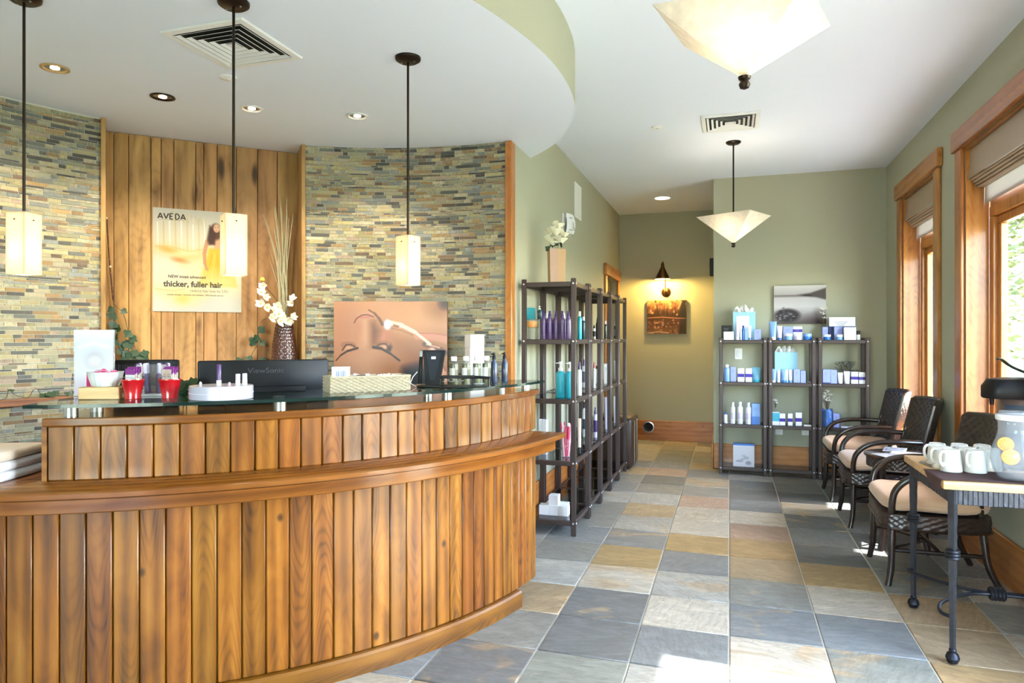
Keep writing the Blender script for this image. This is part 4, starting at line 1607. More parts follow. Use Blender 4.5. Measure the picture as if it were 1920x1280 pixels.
for ex, ey, fl_ in ((0.13, 0.53, 1), (0.44, 0.52, -1)):
    cv.ell(*F_(ex, ey + 0.015), 0.055, 0.028, (222, 172, 140), 0.7)
    lid = [F_(ex - 0.055, ey + 0.04 if fl_ > 0 else ey - 0.005), F_(ex - 0.02, ey - 0.025), F_(ex + 0.02, ey - 0.025), F_(ex + 0.06, ey if fl_ > 0 else ey + 0.055)]
    cv.stroke(lid, 0.016, (88, 50, 44), 0.7)
    for i in range(11):
        t_ = i / 10
        x = ex - 0.055 + 0.11 * t_
        y = ey - 0.025 * sin(pi * t_) + 0.012
        cv.stroke([F_(x, y), F_(x + 0.014 * (t_ - 0.5) - 0.006 * fl_, y - 0.05)], 0.005, (92, 54, 46), 0.6, 0.75)
cv.ell(*F_(0.49, 0.55), 0.03, 0.05, (70, 40, 42), 0.9, -0.6)
cv.stroke([F_(0.02, 0.69), F_(0.06, 0.63), F_(0.12, 0.58), F_(0.21, 0.545)], [0.014, 0.034], (70, 38, 28), 0.7)
cv.stroke([F_(0.35, 0.535), F_(0.42, 0.55), F_(0.5, 0.61), F_(0.58, 0.69)], [0.036, 0.016], (66, 36, 26), 0.7)
cv.poly([F_(0.62, 0.78), F_(0.75, 0.74), F_(0.9, 0.84), F_(0.95, 1.1), F_(0.58, 1.1)], (40, 20, 26), 0.05)
cv.stroke([F_(0.2, 0.95), F_(0.3, 0.9), F_(0.42, 0.94), F_(0.6, 0.97)], 0.09, (96, 72, 52), 1.0, 0.8)
cv.stroke([F_(0.74, 0.4), F_(0.86, 0.41), F_(1.0, 0.45)], 0.085, (214, 148, 122), 0.5)      # finger above
cv.stroke([F_(0.74, 0.37), F_(0.88, 0.375), F_(1.0, 0.395)], 0.012, (178, 104, 80), 0.9)
cv.stroke([F_(0.8, 0.5), F_(0.93, 0.555), F_(1.0, 0.6)], 0.06, (86, 34, 28), 0.9)
cv.stroke([F_(0.82, 0.5), F_(0.93, 0.54)], 0.024, (222, 166, 138), 0.6)
cv.stroke([F_(0.86, 0.58), F_(0.93, 0.75), F_(1.0, 1.1)], [0.08, 0.14], (220, 164, 138), 0.4)      # finger below
cv.stroke([F_(0.92, 0.63), F_(0.985, 0.8)], 0.03, (140, 76, 60), 0.9, 0.8)
cv.ell(*F_(0.875, 0.575), 0.035, 0.03, (230, 192, 182), 0.6, -0.8)
cv.stroke([F_(0.5, 0.25), F_(0.6, 0.28), F_(0.72, 0.36), F_(0.85, 0.5)], [0.05, 0.02], (238, 224, 208), 0.4)
cv.stroke([F_(0.5, 0.31), F_(0.6, 0.34), F_(0.7, 0.395)], 0.012, (126, 80, 50), 0.9, 0.7)
cv.poly([F_(0.525, 0.265), F_(0.58, 0.285), F_(0.57, 0.31), F_(0.525, 0.295)], (160, 108, 76), 0.006)
cv.ell(*F_(0.475, 0.27), 0.042, 0.058, (216, 220, 236), 0.4)
cv.ell(*F_(0.47, 0.255), 0.02, 0.03, (246, 246, 252), 0.8)
cv.A = np.clip(118 + (cv.A - 118) * 1.22 - 26, 0, 255)
cv.noise(5, 4)
cv.sheet('printed_face', fp, Matrix(((fw, 0, 0, -fw / 2), (0, 0, 1, -0.0006), (0, fw, 0, 0), (0, 0, 0, 1))))

# poster on the niche planks
q0, q1 = at_plane(286.5, 583, NA + nn * 0.004, nn), at_plane(452.5, 587, NA + nn * 0.004, nn)
zt = at_plane(286.5, 388, NA + nn * 0.004, nn).z
pw = (q1 - q0).dot(nd)
ph = zt - q0.z
po = thing('hair_poster', 'pale yellow hair-care poster of a woman in a gold dress on the niche planks', 'poster', q0 + nn * 0.002, ang)
MB().box((pw / 2, 0.004, ph / 2), (pw, 0.005, ph), b=0.001, seg=1).build('poster_board', WHITEP, po)
cv = Canvas(1.0, ph / pw, 190, (232, 228, 206))
H = cv.h


def Q(x, y):
    return (x, H * (1 - y))


cv.vgrad([(0, (214, 214, 206)), (0.25, (218, 212, 188)), (0.45, (226, 216, 196)), (0.7, (214, 206, 180)), (1, (208, 206, 194))])
for k in range(9):
    x = 0.05 + 0.065 * k
    cv.stroke([Q(x, 0.14 - 0.008 * k), Q(x + 0.005, 0.42)], 0.028 - 0.001 * k, (250, 246, 232) if k % 2 == 0 else (196, 178, 118), 0.9, 0.75)
for k in range(8):
    cv.stroke([Q(0.22 + 0.05 * k, 0.02 + 0.008 * k), Q(0.24 + 0.05 * k, 0.12 + 0.004 * k)], 0.02, (206, 184, 122), 0.9, 0.6)
cv.poly([Q(0.02, 0.37), Q(0.18, 0.35), Q(0.45, 0.4), Q(0.62, 0.36), Q(0.58, 0.5), Q(0.34, 0.55), Q(0.16, 0.46), Q(0.02, 0.42)], (226, 188, 112), 0.06, 0.7)
cv.ell(*Q(0.16, 0.4), 0.15, 0.05, (222, 170, 88), 1.2, -0.25, 0.7)
cv.ell(*Q(0.3, 0.5), 0.14, 0.045, (208, 142, 84), 1.2, -0.2, 0.75)
cv.ell(*Q(0.36, 0.43), 0.2, 0.05, (236, 210, 158), 1.2, 0.1, 0.8)
cv.stroke([Q(0.02, 0.375), Q(0.2, 0.37), Q(0.4, 0.41), Q(0.6, 0.37)], 0.02, (214, 168, 96), 1.0, 0.6)
cv.poly([Q(0.3, 0.56), Q(0.55, 0.44), Q(0.64, 0.4), Q(0.6, 0.66), Q(0.4, 0.7)], (232, 210, 168), 0.08, 0.6)
cv.poly([Q(0.62, 0.37), Q(0.76, 0.35), Q(0.86, 0.38), Q(0.95, 0.75), Q(0.5, 0.74), Q(0.55, 0.6)], (222, 180, 58), 0.02)
for k in range(5):
    cv.stroke([Q(0.66 + 0.03 * k, 0.42), Q(0.58 + 0.07 * k, 0.72)], 0.018, (238, 206, 104) if k % 2 else (198, 150, 40), 0.9, 0.7)
cv.poly([Q(0.5, 0.6), Q(0.95, 0.6), Q(1.0, 0.8), Q(0.45, 0.8)], (240, 224, 170), 0.1, 0.6)
cv.stroke([Q(0.6, 0.3), Q(0.57, 0.42), Q(0.575, 0.52), Q(0.6, 0.58)], [0.055, 0.03], (196, 144, 106), 0.4)
cv.poly([Q(0.66, 0.25), Q(0.78, 0.25), Q(0.78, 0.37), Q(0.68, 0.37)], (214, 166, 128), 0.015)
cv.ell(*Q(0.7, 0.2), 0.08, 0.12, (84, 54, 40), 0.3)
cv.poly([Q(0.63, 0.14), Q(0.6, 0.28), Q(0.62, 0.335), Q(0.69, 0.33), Q(0.7, 0.22)], (70, 40, 34), 0.015)
cv.poly([Q(0.75, 0.14), Q(0.8, 0.22), Q(0.81, 0.34), Q(0.76, 0.32), Q(0.75, 0.22)], (64, 36, 32), 0.015)
cv.ell(*Q(0.71, 0.165), 0.042, 0.06, (222, 176, 142), 0.25)
for e in (0.693, 0.727):
    cv.ell(*Q(e, 0.157), 0.008, 0.005, (70, 44, 36), 0.5)
cv.stroke([Q(0.695, 0.19), Q(0.725, 0.19)], 0.008, (196, 108, 100), 0.6)
cv.stroke([Q(0.71, 0.16), Q(0.706, 0.176)], 0.005, (198, 150, 118), 0.7)
cv.poly([Q(0.02, 0.79), Q(0.3, 0.76), Q(0.6, 0.83), Q(0.45, 0.92), Q(0.3, 0.94)], (240, 222, 150), 0.08, 0.8)
cv.ell(*Q(0.32, 0.88), 0.12, 0.09, (236, 206, 110), 0.9, op=0.7)
cv.stroke([Q(0.02, 0.78), Q(0.2, 0.8), Q(0.35, 0.78)], 0.03, (232, 190, 130), 0.9, 0.6)
cv.noise(4, 2)
cv.sheet('printed_front', po, Matrix(((pw, 0, 0, 0), (0, 0, 1, 0.0008), (0, pw, 0, 0), (0, 0, 0, 1))))


def Mp(x, y):
    return Matrix(((1, 0, 0, x * pw), (0, 0, -1, 0.0005), (0, 1, 0, ph * (1 - y)), (0, 0, 0, 1)))


# company name drawn stroke by stroke
m = MB()
lw = 0.0075 * pw


def sline(pts):
    for (x0, y0), (x1, y1) in zip(pts, pts[1:]):
        d = Vector((x1 - x0, 0, y1 - y0))
        L = d.length
        n_ = Vector((-d.z, 0, d.x)) / L * lw
        a_, b_ = Vector((x0, -0.0003, y0)), Vector((x1, -0.0003, y1))
        m.add([a_ - n_, b_ - n_, b_ + n_, a_ + n_], [(0, 1, 2, 3)])


lh, x, yb = 0.052 * ph, 0.055 * pw, ph * (1 - 0.103)
lw2 = 0.052 * pw
for ch in 'AVEDA':
    if ch == 'A':
        sline([(x, yb), (x + lw2 / 2, yb + lh), (x + lw2, yb)])
        sline([(x + lw2 * 0.3, yb + lh * 0.28), (x + lw2 * 0.78, yb + lh * 0.28)])
    elif ch == 'V':
        sline([(x, yb + lh), (x + lw2 / 2, yb), (x + lw2, yb + lh)])
    elif ch == 'E':
        sline([(x + lw2 * 0.75, yb + lh), (x + lw2 * 0.1, yb + lh), (x + lw2 * 0.1, yb), (x + lw2 * 0.75, yb)])
        sline([(x + lw2 * 0.1, yb + lh / 2), (x + lw2 * 0.65, yb + lh / 2)])
    else:
        sline([(x + lw2 * 0.1, yb), (x + lw2 * 0.1, yb + lh), (x + lw2 * 0.5, yb + lh), (x + lw2 * 0.88, yb + lh * 0.7), (x + lw2 * 0.88, yb + lh * 0.3), (x + lw2 * 0.5, yb), (x + lw2 * 0.1, yb)])
    x += lw2 * 1.2
m.build('company_name', INK, po)
MB().box((0.2 * pw, -0.0002, ph * (1 - 0.113)), (0.27 * pw, 0.0004, 0.0016)).build('rule', INKSOFT, po)
text('headline_one', 'NEW invati advanced', 0.048 * pw, Mp(0.165, 0.672), INK, po, bold=0.0006)
text('headline_two', 'thicker, fuller hair', 0.098 * pw, Mp(0.115, 0.757), INK, po, bold=0.0016, sx=0.93)
text('headline_three', 'reduce hair loss by 53%', 0.045 * pw, Mp(0.41, 0.805), INKSOFT, po)
text('small_print', 'instantly thickens · nourishes and exfoliates · 97% naturally derived', 0.0235 * pw, Mp(0.15, 0.842), INKSOFT, po, bold=0.0003)

# vase with orchids and twigs
VX = at_plane(533, 600, NA + nn * 0.17, nn)
vz = LZ
vase = thing('scaled_vase', 'tall dark brown vase with a raised scale pattern in the niche corner', 'vase', (VX.x, VX.y, vz))
vasem = plain('dark_brown_glaze', C(74, 44, 38), 0.22, spec=0.7, coat=0.5, grain=0.3, gscale=30)
m = MB()
VS = 1.1
vprof = [(0.055, 0), (0.07, 0.02 * VS), (0.083, 0.10 * VS), (0.087, 0.18 * VS), (0.08, 0.28 * VS), (0.064, 0.375 * VS), (0.055, 0.415 * VS)]


def vr(z):
    return float(np.interp(z, [q[1] for q in vprof], [q[0] for q in vprof]))


rows, cols = 40, 96


def vg(u, v):
    z = v * 0.415 * VS
    r = vr(z)
    row = v * 20
    i = (u * 24 + (0.5 if int(row) % 2 else 0)) % 1
    j = row % 1
    b = max(0.0, 1 - ((2 * i - 1) ** 2 + (2 * j - 1) ** 2)) ** 0.5
    r += 0.0035 * b
    return (r * cos(2 * pi * u), r * sin(2 * pi * u), z)


m.grid(vg, cols, rows * 2)
m.lathe([(0, 0.001), (0.055, 0.001)], 24)
m.lathe([(0.055, 0.4555), (0.05, 0.46), (0.046, 0.45), (0.05, 0.36), (0, 0.36)], 24)
m.build('vase_body', vasem, vase, sharp=80)
dry = plain('dry_grass_stem', C(164, 156, 126), 0.8, grain=0.3)
tw = thing('dried_twigs', 'tall sheaf of dry grass twigs standing in the scaled vase', 'twigs', (VX.x, VX.y, vz + 0.375))
rnd = random.Random(21)
for k in range(30):
    a = rnd.uniform(0, 2 * pi)
    u_ = rnd.uniform(-0.085, 0.05) if k % 5 else rnd.uniform(-0.16, -0.05)
    n_ = rnd.uniform(-0.07, 0.09)
    H_ = rnd.uniform(0.68, 0.98) if k % 5 else rnd.uniform(0.5, 0.85)
    e = nd * u_ + nn * n_
    b0 = Vector((0.022 * cos(a), 0.022 * sin(a), 0))
    pts = [tuple(b0), tuple(b0 * 0.8 + e * 0.18 + Vector((0, 0, H_ * 0.35))), tuple(e * 0.5 + Vector((0, 0, H_ * 0.7))), tuple(e + Vector((0, 0, H_)))]
    MB().tube(smooth_poly(pts, 3), [0.0032] * 6 + [0.0023] * 3 + [0.0013], 4).build('twig', dry, tw)
orch = plain('ivory_petal', C(240, 236, 220), 0.6, grain=0.08, gscale=30, sheen=0.1)
yel = plain('yellow_throat', C(214, 190, 80), 0.6, grain=0.2)


def flower(parent, p, r, nrm, seed):
    rn = random.Random(seed)
    q = Vector(nrm).normalized().to_track_quat('Z', 'Y').to_matrix().to_4x4()
    M0 = Matrix.Translation(p) @ q
    m = MB()
    for k in range(5):
        a = 2 * pi * k / 5 + rn.uniform(-0.2, 0.2)
        w = r * (0.46 if k % 2 else 0.34)
        Mk = M0 @ Matrix.Rotation(a, 4, 'Z') @ Matrix.Rotation(rn.uniform(-0.5, -0.1), 4, 'Y')
        m.grid(lambda u, v: (u * r, (v - 0.5) * 2 * w * sin(pi * min(0.96, 0.12 + 0.86 * u)) ** 0.8, r * 0.45 * (u ** 2) - r * 0.3 * (v - 0.5) ** 2), 4, 3, M=Mk)
    f = m.build('bloom', orch, parent, sharp=80)
    MB().lathe([(0, 0), (r * 0.16, 0.1 * r), (r * 0.1, 0.35 * r), (0, 0.4 * r)], 7, M=M0).build('throat', yel, f)


oc = thing('orchid_spray', 'spray of ivory orchids arching out of the scaled vase', 'orchids', (VX.x, VX.y, vz + 0.47))
vr_ = Vector((nd.x, nd.y, 0))
fl = [(-0.15, 0.25, 0.034), (-0.165, 0.2, 0.04), (-0.14, 0.165, 0.036), (-0.165, 0.12, 0.042), (-0.125, 0.095, 0.038), (-0.085, 0.075, 0.042), (-0.05, 0.1, 0.044),
      (-0.045, 0.05, 0.044), (-0.10, 0.025, 0.042), (-0.02, 0.02, 0.044), (0.015, 0.0, 0.04), (0.045, 0.03, 0.034), (0.04, 0.13, 0.034), (0.045, 0.165, 0.032), (-0.04, 0.0, 0.044), (0.03, -0.005, 0.04)]
for k, (u, z, r) in enumerate(fl):
    p = vr_ * u + nn * (0.05 + 0.02 * (k % 3)) + Vector((0, 0, z))
    flower(oc, p, r, nn + vr_ * (0.4 * ((k % 3) - 1)) + Vector((0, 0, 0.3 * ((k % 2)))), 40 + k)
for (u, z) in ((-0.16, 0.27), (0.045, 0.17), (-0.1, 0.08)):
    MB().tube(smooth_poly([(0, 0, -0.04), tuple(vr_ * (u * 0.3) + nn * 0.03 + Vector((0, 0, z * 0.5))), tuple(vr_ * u + nn * 0.05 + Vector((0, 0, z)))], 4), 0.003, 5).build('stem', STEM, oc)
MB().lathe([(0, 0), (0.018, 0.01), (0.012, 0.03), (0, 0.036)], 8, M=Matrix.Translation(vr_ * -0.155 + nn * 0.05 + Vector((0, 0, 0.275)))).build('bud', yel, oc)


# ivy: stems with heart-shaped leaves, each its own part
def leaf_mesh():
    o = [(0, 0), (0.22, 0.3), (0.5, 0.36), (0.62, 0.62), (0.5, 0.86), (0.25, 0.98), (0.0, 1.35)]
    full = [(x, y) for x, y in o] + [(-x, y) for x, y in reversed(o[1:-1])]
    m = MB()
    vs = [(x, y - 0.3, 0.12 * abs(x) - 0.1 * y * y * 0.3) for x, y in full] + [(0, 0.45, -0.03)]
    n = len(full)
    m.add(vs, [(k, (k + 1) % n, n) for k in range(n)])
    return m.mesh('ivy_leaf', LEAF, sharp=80)


LEAFME = leaf_mesh()


def ivy(name, label, paths, leaves, cat='ivy', normal=None, size=0.03, seed=1):
    rn = random.Random(seed)
    o0 = Vector(paths[0][0])
    t = thing(name, label, cat, o0)
    for p in paths:
        MB().tube(smooth_poly([tuple(Vector(q) - o0) for q in p], 3), 0.0022, 5).build('stem', STEM, t)
    for (p, s) in leaves:
        l = bpy.data.objects.new('leaf', LEAFME)
        COL.objects.link(l)
        l.parent = t
        l.location = Vector(p) - o0
        q = (Vector(normal) + Vector((rn.uniform(-0.5, 0.5), rn.uniform(-0.5, 0.5), rn.uniform(-0.2, 0.6)))).to_track_quat('Z', 'Y')
        l.rotation_mode = 'QUATERNION'
        l.rotation_quaternion = q @ Matrix.Rotation(rn.uniform(2.0, 4.3), 4, 'Z').to_quaternion()
        l.scale = (s * 1.6,) * 3
    return t


def np_(px, py, off):
    return at_plane(px, py, NA + nn * off, nn)


lv = [(212, 578, .028), (205, 588, .022), (216, 590, .03), (228, 582, .025), (215, 604, .034), (222, 612, .03), (212, 618, .028), (218, 628, .03), (243, 622, .036), (212, 640, .03), (226, 645, .03),
      (238, 640, .04), (245, 633, .03), (232, 660, .03), (222, 655, .03), (246, 662, .03), (256, 658, .03), (262, 664, .034), (270, 658, .03), (268, 668, .03), (252, 670, .03), (240, 672, .03), (228, 672, .03)]
ivy('ivy_trail', 'dark ivy hanging down the niche edge beside the tiled wall',
    [[np_(212, 560, .03), np_(215, 590, .05), np_(214, 620, .05), np_(222, 650, .06), np_(236, 690, .06)],
     [np_(214, 570, .03), np_(232, 590, .06), np_(240, 620, .06), np_(252, 650, .06), np_(268, 680, .06)]],
    [(np_(x, y, .07), s) for x, y, s in lv], normal=nn, seed=2)
# pale beaded twig garland above the ivy
g = thing('twig_garland', 'thin dark twig hanging above the ivy at the niche edge', 'twig', np_(200, 412, 0.04))
o0 = g.location
pts = [np_(x, y, 0.04) - o0 for x, y in ((200, 408), (202, 440), (204, 475), (206, 500), (209, 530), (211, 555), (212, 562))]
MB().tube(smooth_poly([tuple(p) for p in pts], 3), 0.005, 6).build('twig_stem', plain('dark_twig', C(82, 56, 40), 0.8, grain=0.4), g)
for k, (x, y) in enumerate(((200, 409), (203, 462), (207, 500), (207, 512), (210, 538), (211, 552), (205, 487), (202, 440))):
    MB().lathe([(0, -0.008), (0.006, -0.003), (0.006, 0.004), (0, 0.01)], 8, c=tuple(np_(x, y, 0.046) - o0)).build('bud', orch if k in (0, 2) else plain('brown_bud', C(120, 84, 60), 0.7), g)
lv = [(494, 615, .034), (490, 640, .03), (478, 634, .036), (470, 640, .03), (484, 630, .03), (462, 671, .036), (490, 672, .03), (452, 674, .03), (475, 637, .03)]
ivy('ivy_trail', 'ivy sprig reaching from behind the wide monitor towards the vase',
    [[np_(462, 690, .08), np_(474, 660, .09), np_(488, 640, .09), np_(484, 628, .08), np_(488, 605, .06), np_(500, 596, .05)]],
    [(np_(x, y, .09), s) for x, y, s in lv], normal=nn, seed=4)


def lp(px, py, R):
    q = at_arc(px, R, C2, True)
    return Vector((q[0].x, q[0].y, EYE - (py - HOR) * q[1] / FPX))


lv = [(85, 740, .034), (92, 736, .03), (79, 743, .022), (102, 734, .022), (136, 738, .03), (130, 736, .022), (20, 730, .018)]
ivy('ivy_trail', 'loose ivy vine trailing along the curved wooden wall ledge',
    [[lp(0, 749, 2.33), lp(12, 746, 2.33), lp(17, 730, 2.33), lp(28, 740, 2.33), lp(52, 745, 2.33), lp(62, 732, 2.33), lp(70, 729, 2.33), lp(78, 740, 2.33), lp(100, 743, 2.33), lp(118, 736, 2.33), lp(140, 738, 2.33)]],
    [(lp(x, y, 2.32), s) for x, y, s in lv], normal=(0.8, -0.4, 0.4), seed=6)
ivp = at_arc(352, 1.9, C1)


def mp(px, py):
    return Vector((ivp[0].x, ivp[0].y, 0)) + Vector((0.0022 * (px - 352), 0.0016 * (px - 352), EYE - (py - HOR) * ivp[1] / FPX))


lv = [(357, 712, .036), (348, 717, .04), (342, 722, .034), (350, 726, .036), (360, 722, .036), (356, 730, .03), (344, 732, .03), (364, 716, .026)]
ivy('ivy_trail', 'small clump of ivy leaves between the red bucket and wide monitor',
    [[Vector((mp(352, 745).x, mp(352, 745).y, 0.751)), mp(350, 745), mp(352, 715)], [Vector((mp(352, 745).x, mp(352, 745).y, 0.751)), mp(345, 745), mp(344, 722)]],
    [(mp(x, y), s) for x, y, s in lv], normal=(0.3, -1, 0.4), seed=8)

# ================================================================== LIGHT FITTINGS
def bulb(name, parent, loc, power, col, radius, typ='POINT', spot=None):
    l = bpy.data.lights.new(name, typ)
    l.energy = power
    l.color = col
    l.shadow_soft_size = radius
    if spot:
        l.spot_size = radians(spot)
        l.spot_blend = 0.7
    o = bpy.data.objects.new(name, l)
    COL.objects.link(o)
    o.parent = parent
    o.location = loc
    return o


WARM = (1.0, 0.78, 0.5)
OPAL = shade_glass('opal_glass_shade', C(244, 232, 212), 0.6, 0.12)
for (px, py, ptop, pbot, lb) in ((765, 108, 443, 535, 'square opal pendant lamp hanging before the curved tile beside the niche'),
                                 (438, 4, 403, 517, 'square opal pendant lamp hanging in front of the hair poster'),
                                 (45, -6, 400, 515, 'square opal pendant lamp hanging at the open end of the desk')):
    c = at_z(px, py, SOFF)
    d = depth(c)
    zt, zb = EYE - (ptop - HOR) * d / FPX, EYE - (pbot - HOR) * d / FPX
    t = thing('pendant_lamp', lb, 'pendant lamp', (c.x, c.y, SOFF), 0, 'pendant lamps over the desk')
    ra = atan2(c.y, c.x)
    MB().lathe([(0, -0.024), (0.048, -0.022), (0.062, -0.012), (0.064, 0), (0, 0)], 28).build('canopy', BRONZE, t)
    for s in (-1, 1):
        MB().lathe([(0, -0.006), (0.004, -0.004), (0.004, 0), (0, 0)], 8, c=(0.035 * s, 0.0, -0.022)).build('screw', CHROME, t)
    MB().cyl((0, 0, -0.02), (0, 0, zt - SOFF), 0.0058, n=10).build('rod', BRONZE, t)
    hs, h = 0.04, zt - zb
    z1, z0 = zt - SOFF, zb - SOFF
    m = MB()
    pr_ = 0.041
    R4 = Matrix.Rotation(ra + radians(45 if px != 438 else 14), 4, 'Z')
    for k in range(4):
        m.box((0, -pr_, (z0 + z1) / 2), (2 * pr_ + 0.005, 0.005, h), M=R4 @ Matrix.Rotation(k * pi / 2, 4, 'Z'), b=0.0015, seg=1)
    m.build('shade', OPAL, t)
    MB().box((0, 0, z1 - 0.004), (2 * pr_, 2 * pr_, 0.006), M=R4).build('shade_cap', OPAL, t)
    for k in range(4):
        q = R4 @ Matrix.Rotation(k * pi / 2, 4, 'Z') @ Vector((0, -pr_ - 0.004, z1 - 0.03))
        MB().lathe([(0, -0.003), (0.0035, -0.002), (0.0035, 0.002), (0, 0.003)], 8, c=q).build('peg', BRONZE, t)
    MB().cyl((0, 0, z1), (0, 0, z1 - 0.06), 0.014, n=12).build('socket', BRONZE, t)
    MB().lathe([(0, -0.03), (0.014, -0.022), (0.018, 0), (0.012, 0.02), (0, 0.024)], 12, c=(0, 0, z1 - h * 0.62)).build('bulb', emitter('warm_bulb', (1, 0.78, 0.48, 1), 12.0) if 'warm_bulb' not in MATS else MATS['warm_bulb'], t)
    bulb('pendant_light', t, (0, 0, z1 - h * 0.62), 13.0, WARM, 0.025)

# folded parchment pendants
PARCH = shade_glass('parchment_glass', C(240, 234, 222), 0.5, 0.08, grain=0.16, gscale=26)
for (ctr, zr, za, quad, lb, pw_) in (((0.047, 2.32), 2.445, 2.235, [(-0.277, -0.15), (-0.2, 0.2), (0.277, 0.18), (0.165, -0.17)], 'large folded glass pendant shade close to the camera', 16.0),
                                     ((0.036, 6.29), 2.468, 2.229, [(-0.314, -0.061), (-0.13, 0.29), (0.314, 0.061), (0.13, -0.29)], 'folded glass pendant shade hanging in the passage by the back shelves', 16.0)):
    t = thing('folded_pendant', lb, 'pendant lamp', (ctr[0], ctr[1], CEIL), 0, 'folded glass pendants')
    MB().lathe([(0, -0.022), (0.05, -0.02), (0.063, -0.01), (0.065, 0), (0, 0)], 28).build('canopy', BRONZE, t)
    MB().cyl((0, 0, -0.015), (0, 0, zr - CEIL + 0.02), 0.007, n=10).build('rod', BRONZE, t)
    m = MB()
    zt_, zb_ = zr - CEIL, za - CEIL
    vs = [(x, y, zt_) for x, y in quad] + [(0, 0, zb_)]
    inn = [(x * 0.985, y * 0.985, zt_) for x, y in quad] + [(0, 0, zb_ + 0.008)]
    for k in range(4):
        k2 = (k + 1) % 4
        m.add([vs[k], vs[k2], vs[4]], [(0, 1, 2)])
        m.add([inn[k], inn[k2], inn[4]], [(2, 1, 0)])
        m.add([vs[k], vs[k2], inn[k2], inn[k]], [(0, 1, 2, 3)])
    m.build('shade', PARCH, t, sharp=10)
    MB().lathe([(0, -0.036), (0.014, -0.03), (0.018, -0.018), (0.012, -0.006), (0.018, -0.002), (0.02, 0.006), (0, 0.008)], 16, c=(0, 0, zb_)).build('finial', BRONZE, t)
    MB().cyl((0, 0, zt_ + 0.02), (0, 0, zb_ + 0.005), 0.006, n=8).build('stem', BRONZE, t)
    for s in (-1, 1):
        MB().lathe([(0, -0.03), (0.014, -0.022), (0.018, 0), (0.012, 0.02), (0, 0.024)], 12, c=(0.05 * s, 0, zt_ - 0.04)).build('bulb', MATS['warm_bulb'], t)
    bulb('folded_light', t, (0, 0, zt_ - 0.05), pw_ * 0.28, (1, 0.88, 0.7), 0.03)

LAMPF = emitter('downlight_lamp', (1, 0.86, 0.66, 1), 14.0)
REFL = plain('mirror_reflector', C(210, 208, 204), 0.12, 1.0)
for k, (px, py, lb) in enumerate(((103, 127, 'recessed downlight in the low ceiling with a gold-toned rim, near the first tiled wall part'), (305, 181, 'dark-rimmed recessed downlight in the low ceiling before the niche'),
                                  (472, 203, 'recessed downlight between the square vent and the niche end'), (670, 217, 'recessed downlight in the low ceiling before the second tiled wall part'))):
    c = at_z(px, py, SOFF)
    t = thing('downlight', lb, 'downlight', (c.x, c.y, SOFF), 0, 'downlights in the low ceiling')
    rm = [plain('gold_rim', C(214, 182, 128), 0.3, 0.6), BRONZE, WHITE_METAL, WHITE_METAL][k]
    MB().lathe([(0.05, 0.0), (0.066, -0.001), (0.067, -0.006), (0.054, -0.008), (0.048, -0.002)], 28).build('trim_ring', rm, t)
    MB().lathe([(0.05, -0.002), (0.04, -0.0015), (0.02, -0.001), (0, -0.001)], 24).build('reflector', REFL, t)
    MB().lathe([(0.022, -0.004), (0.012, -0.008), (0, -0.009)], 16).build('lamp', LAMPF, t)
    s = bulb('downlight_spot', t, (0, 0, -0.03), 36.0, (1, 0.88, 0.7), 0.03, 'SPOT', 95)
    q = Vector((c.x - C2[0], c.y - C2[1], 0)).normalized()
    s.rotation_euler = (q * 0.42 + Vector((0, 0, -1))).to_track_quat('-Z', 'Y').to_euler()
c = at_z(1242, 371, CEIL)
t = thing('downlight', 'round glowing downlight in the passage ceiling before the wall sconce', 'downlight', (c.x, c.y, CEIL))
MB().lathe([(0.09, 0.0), (0.11, -0.001), (0.11, -0.008), (0.088, -0.004)], 28).build('trim_ring', WHITE_METAL, t)
MB().lathe([(0.089, -0.003), (0.05, -0.003), (0, -0.003)], 24).build('lamp', LAMPF, t)
s = bulb('downlight_spot', t, (0, 0, -0.03), 22.0, (1, 0.76, 0.36), 0.05, 'SPOT', 85)
for (px, py, z, r, lb) in ((428, 145, SOFF, 0.045, 'small white sensor disc in the low ceiling by the square vent'), (1232, 238, CEIL, 0.045, 'small white sensor disc in the high ceiling by the passage vent')):
    c = at_z(px, py, z)
    t = thing('ceiling_sensor', lb, 'sensor', (c.x, c.y, z))
    MB().lathe([(0, -0.012), (r * 0.7, -0.012), (r, -0.006), (r, 0), (0, 0)], 24).build('cover_disc', WHITE_METAL, t)
    MB().lathe([(0, -0.017), (0.008, -0.015), (0.009, -0.012)], 10).build('sensor_eye', CHROME, t)

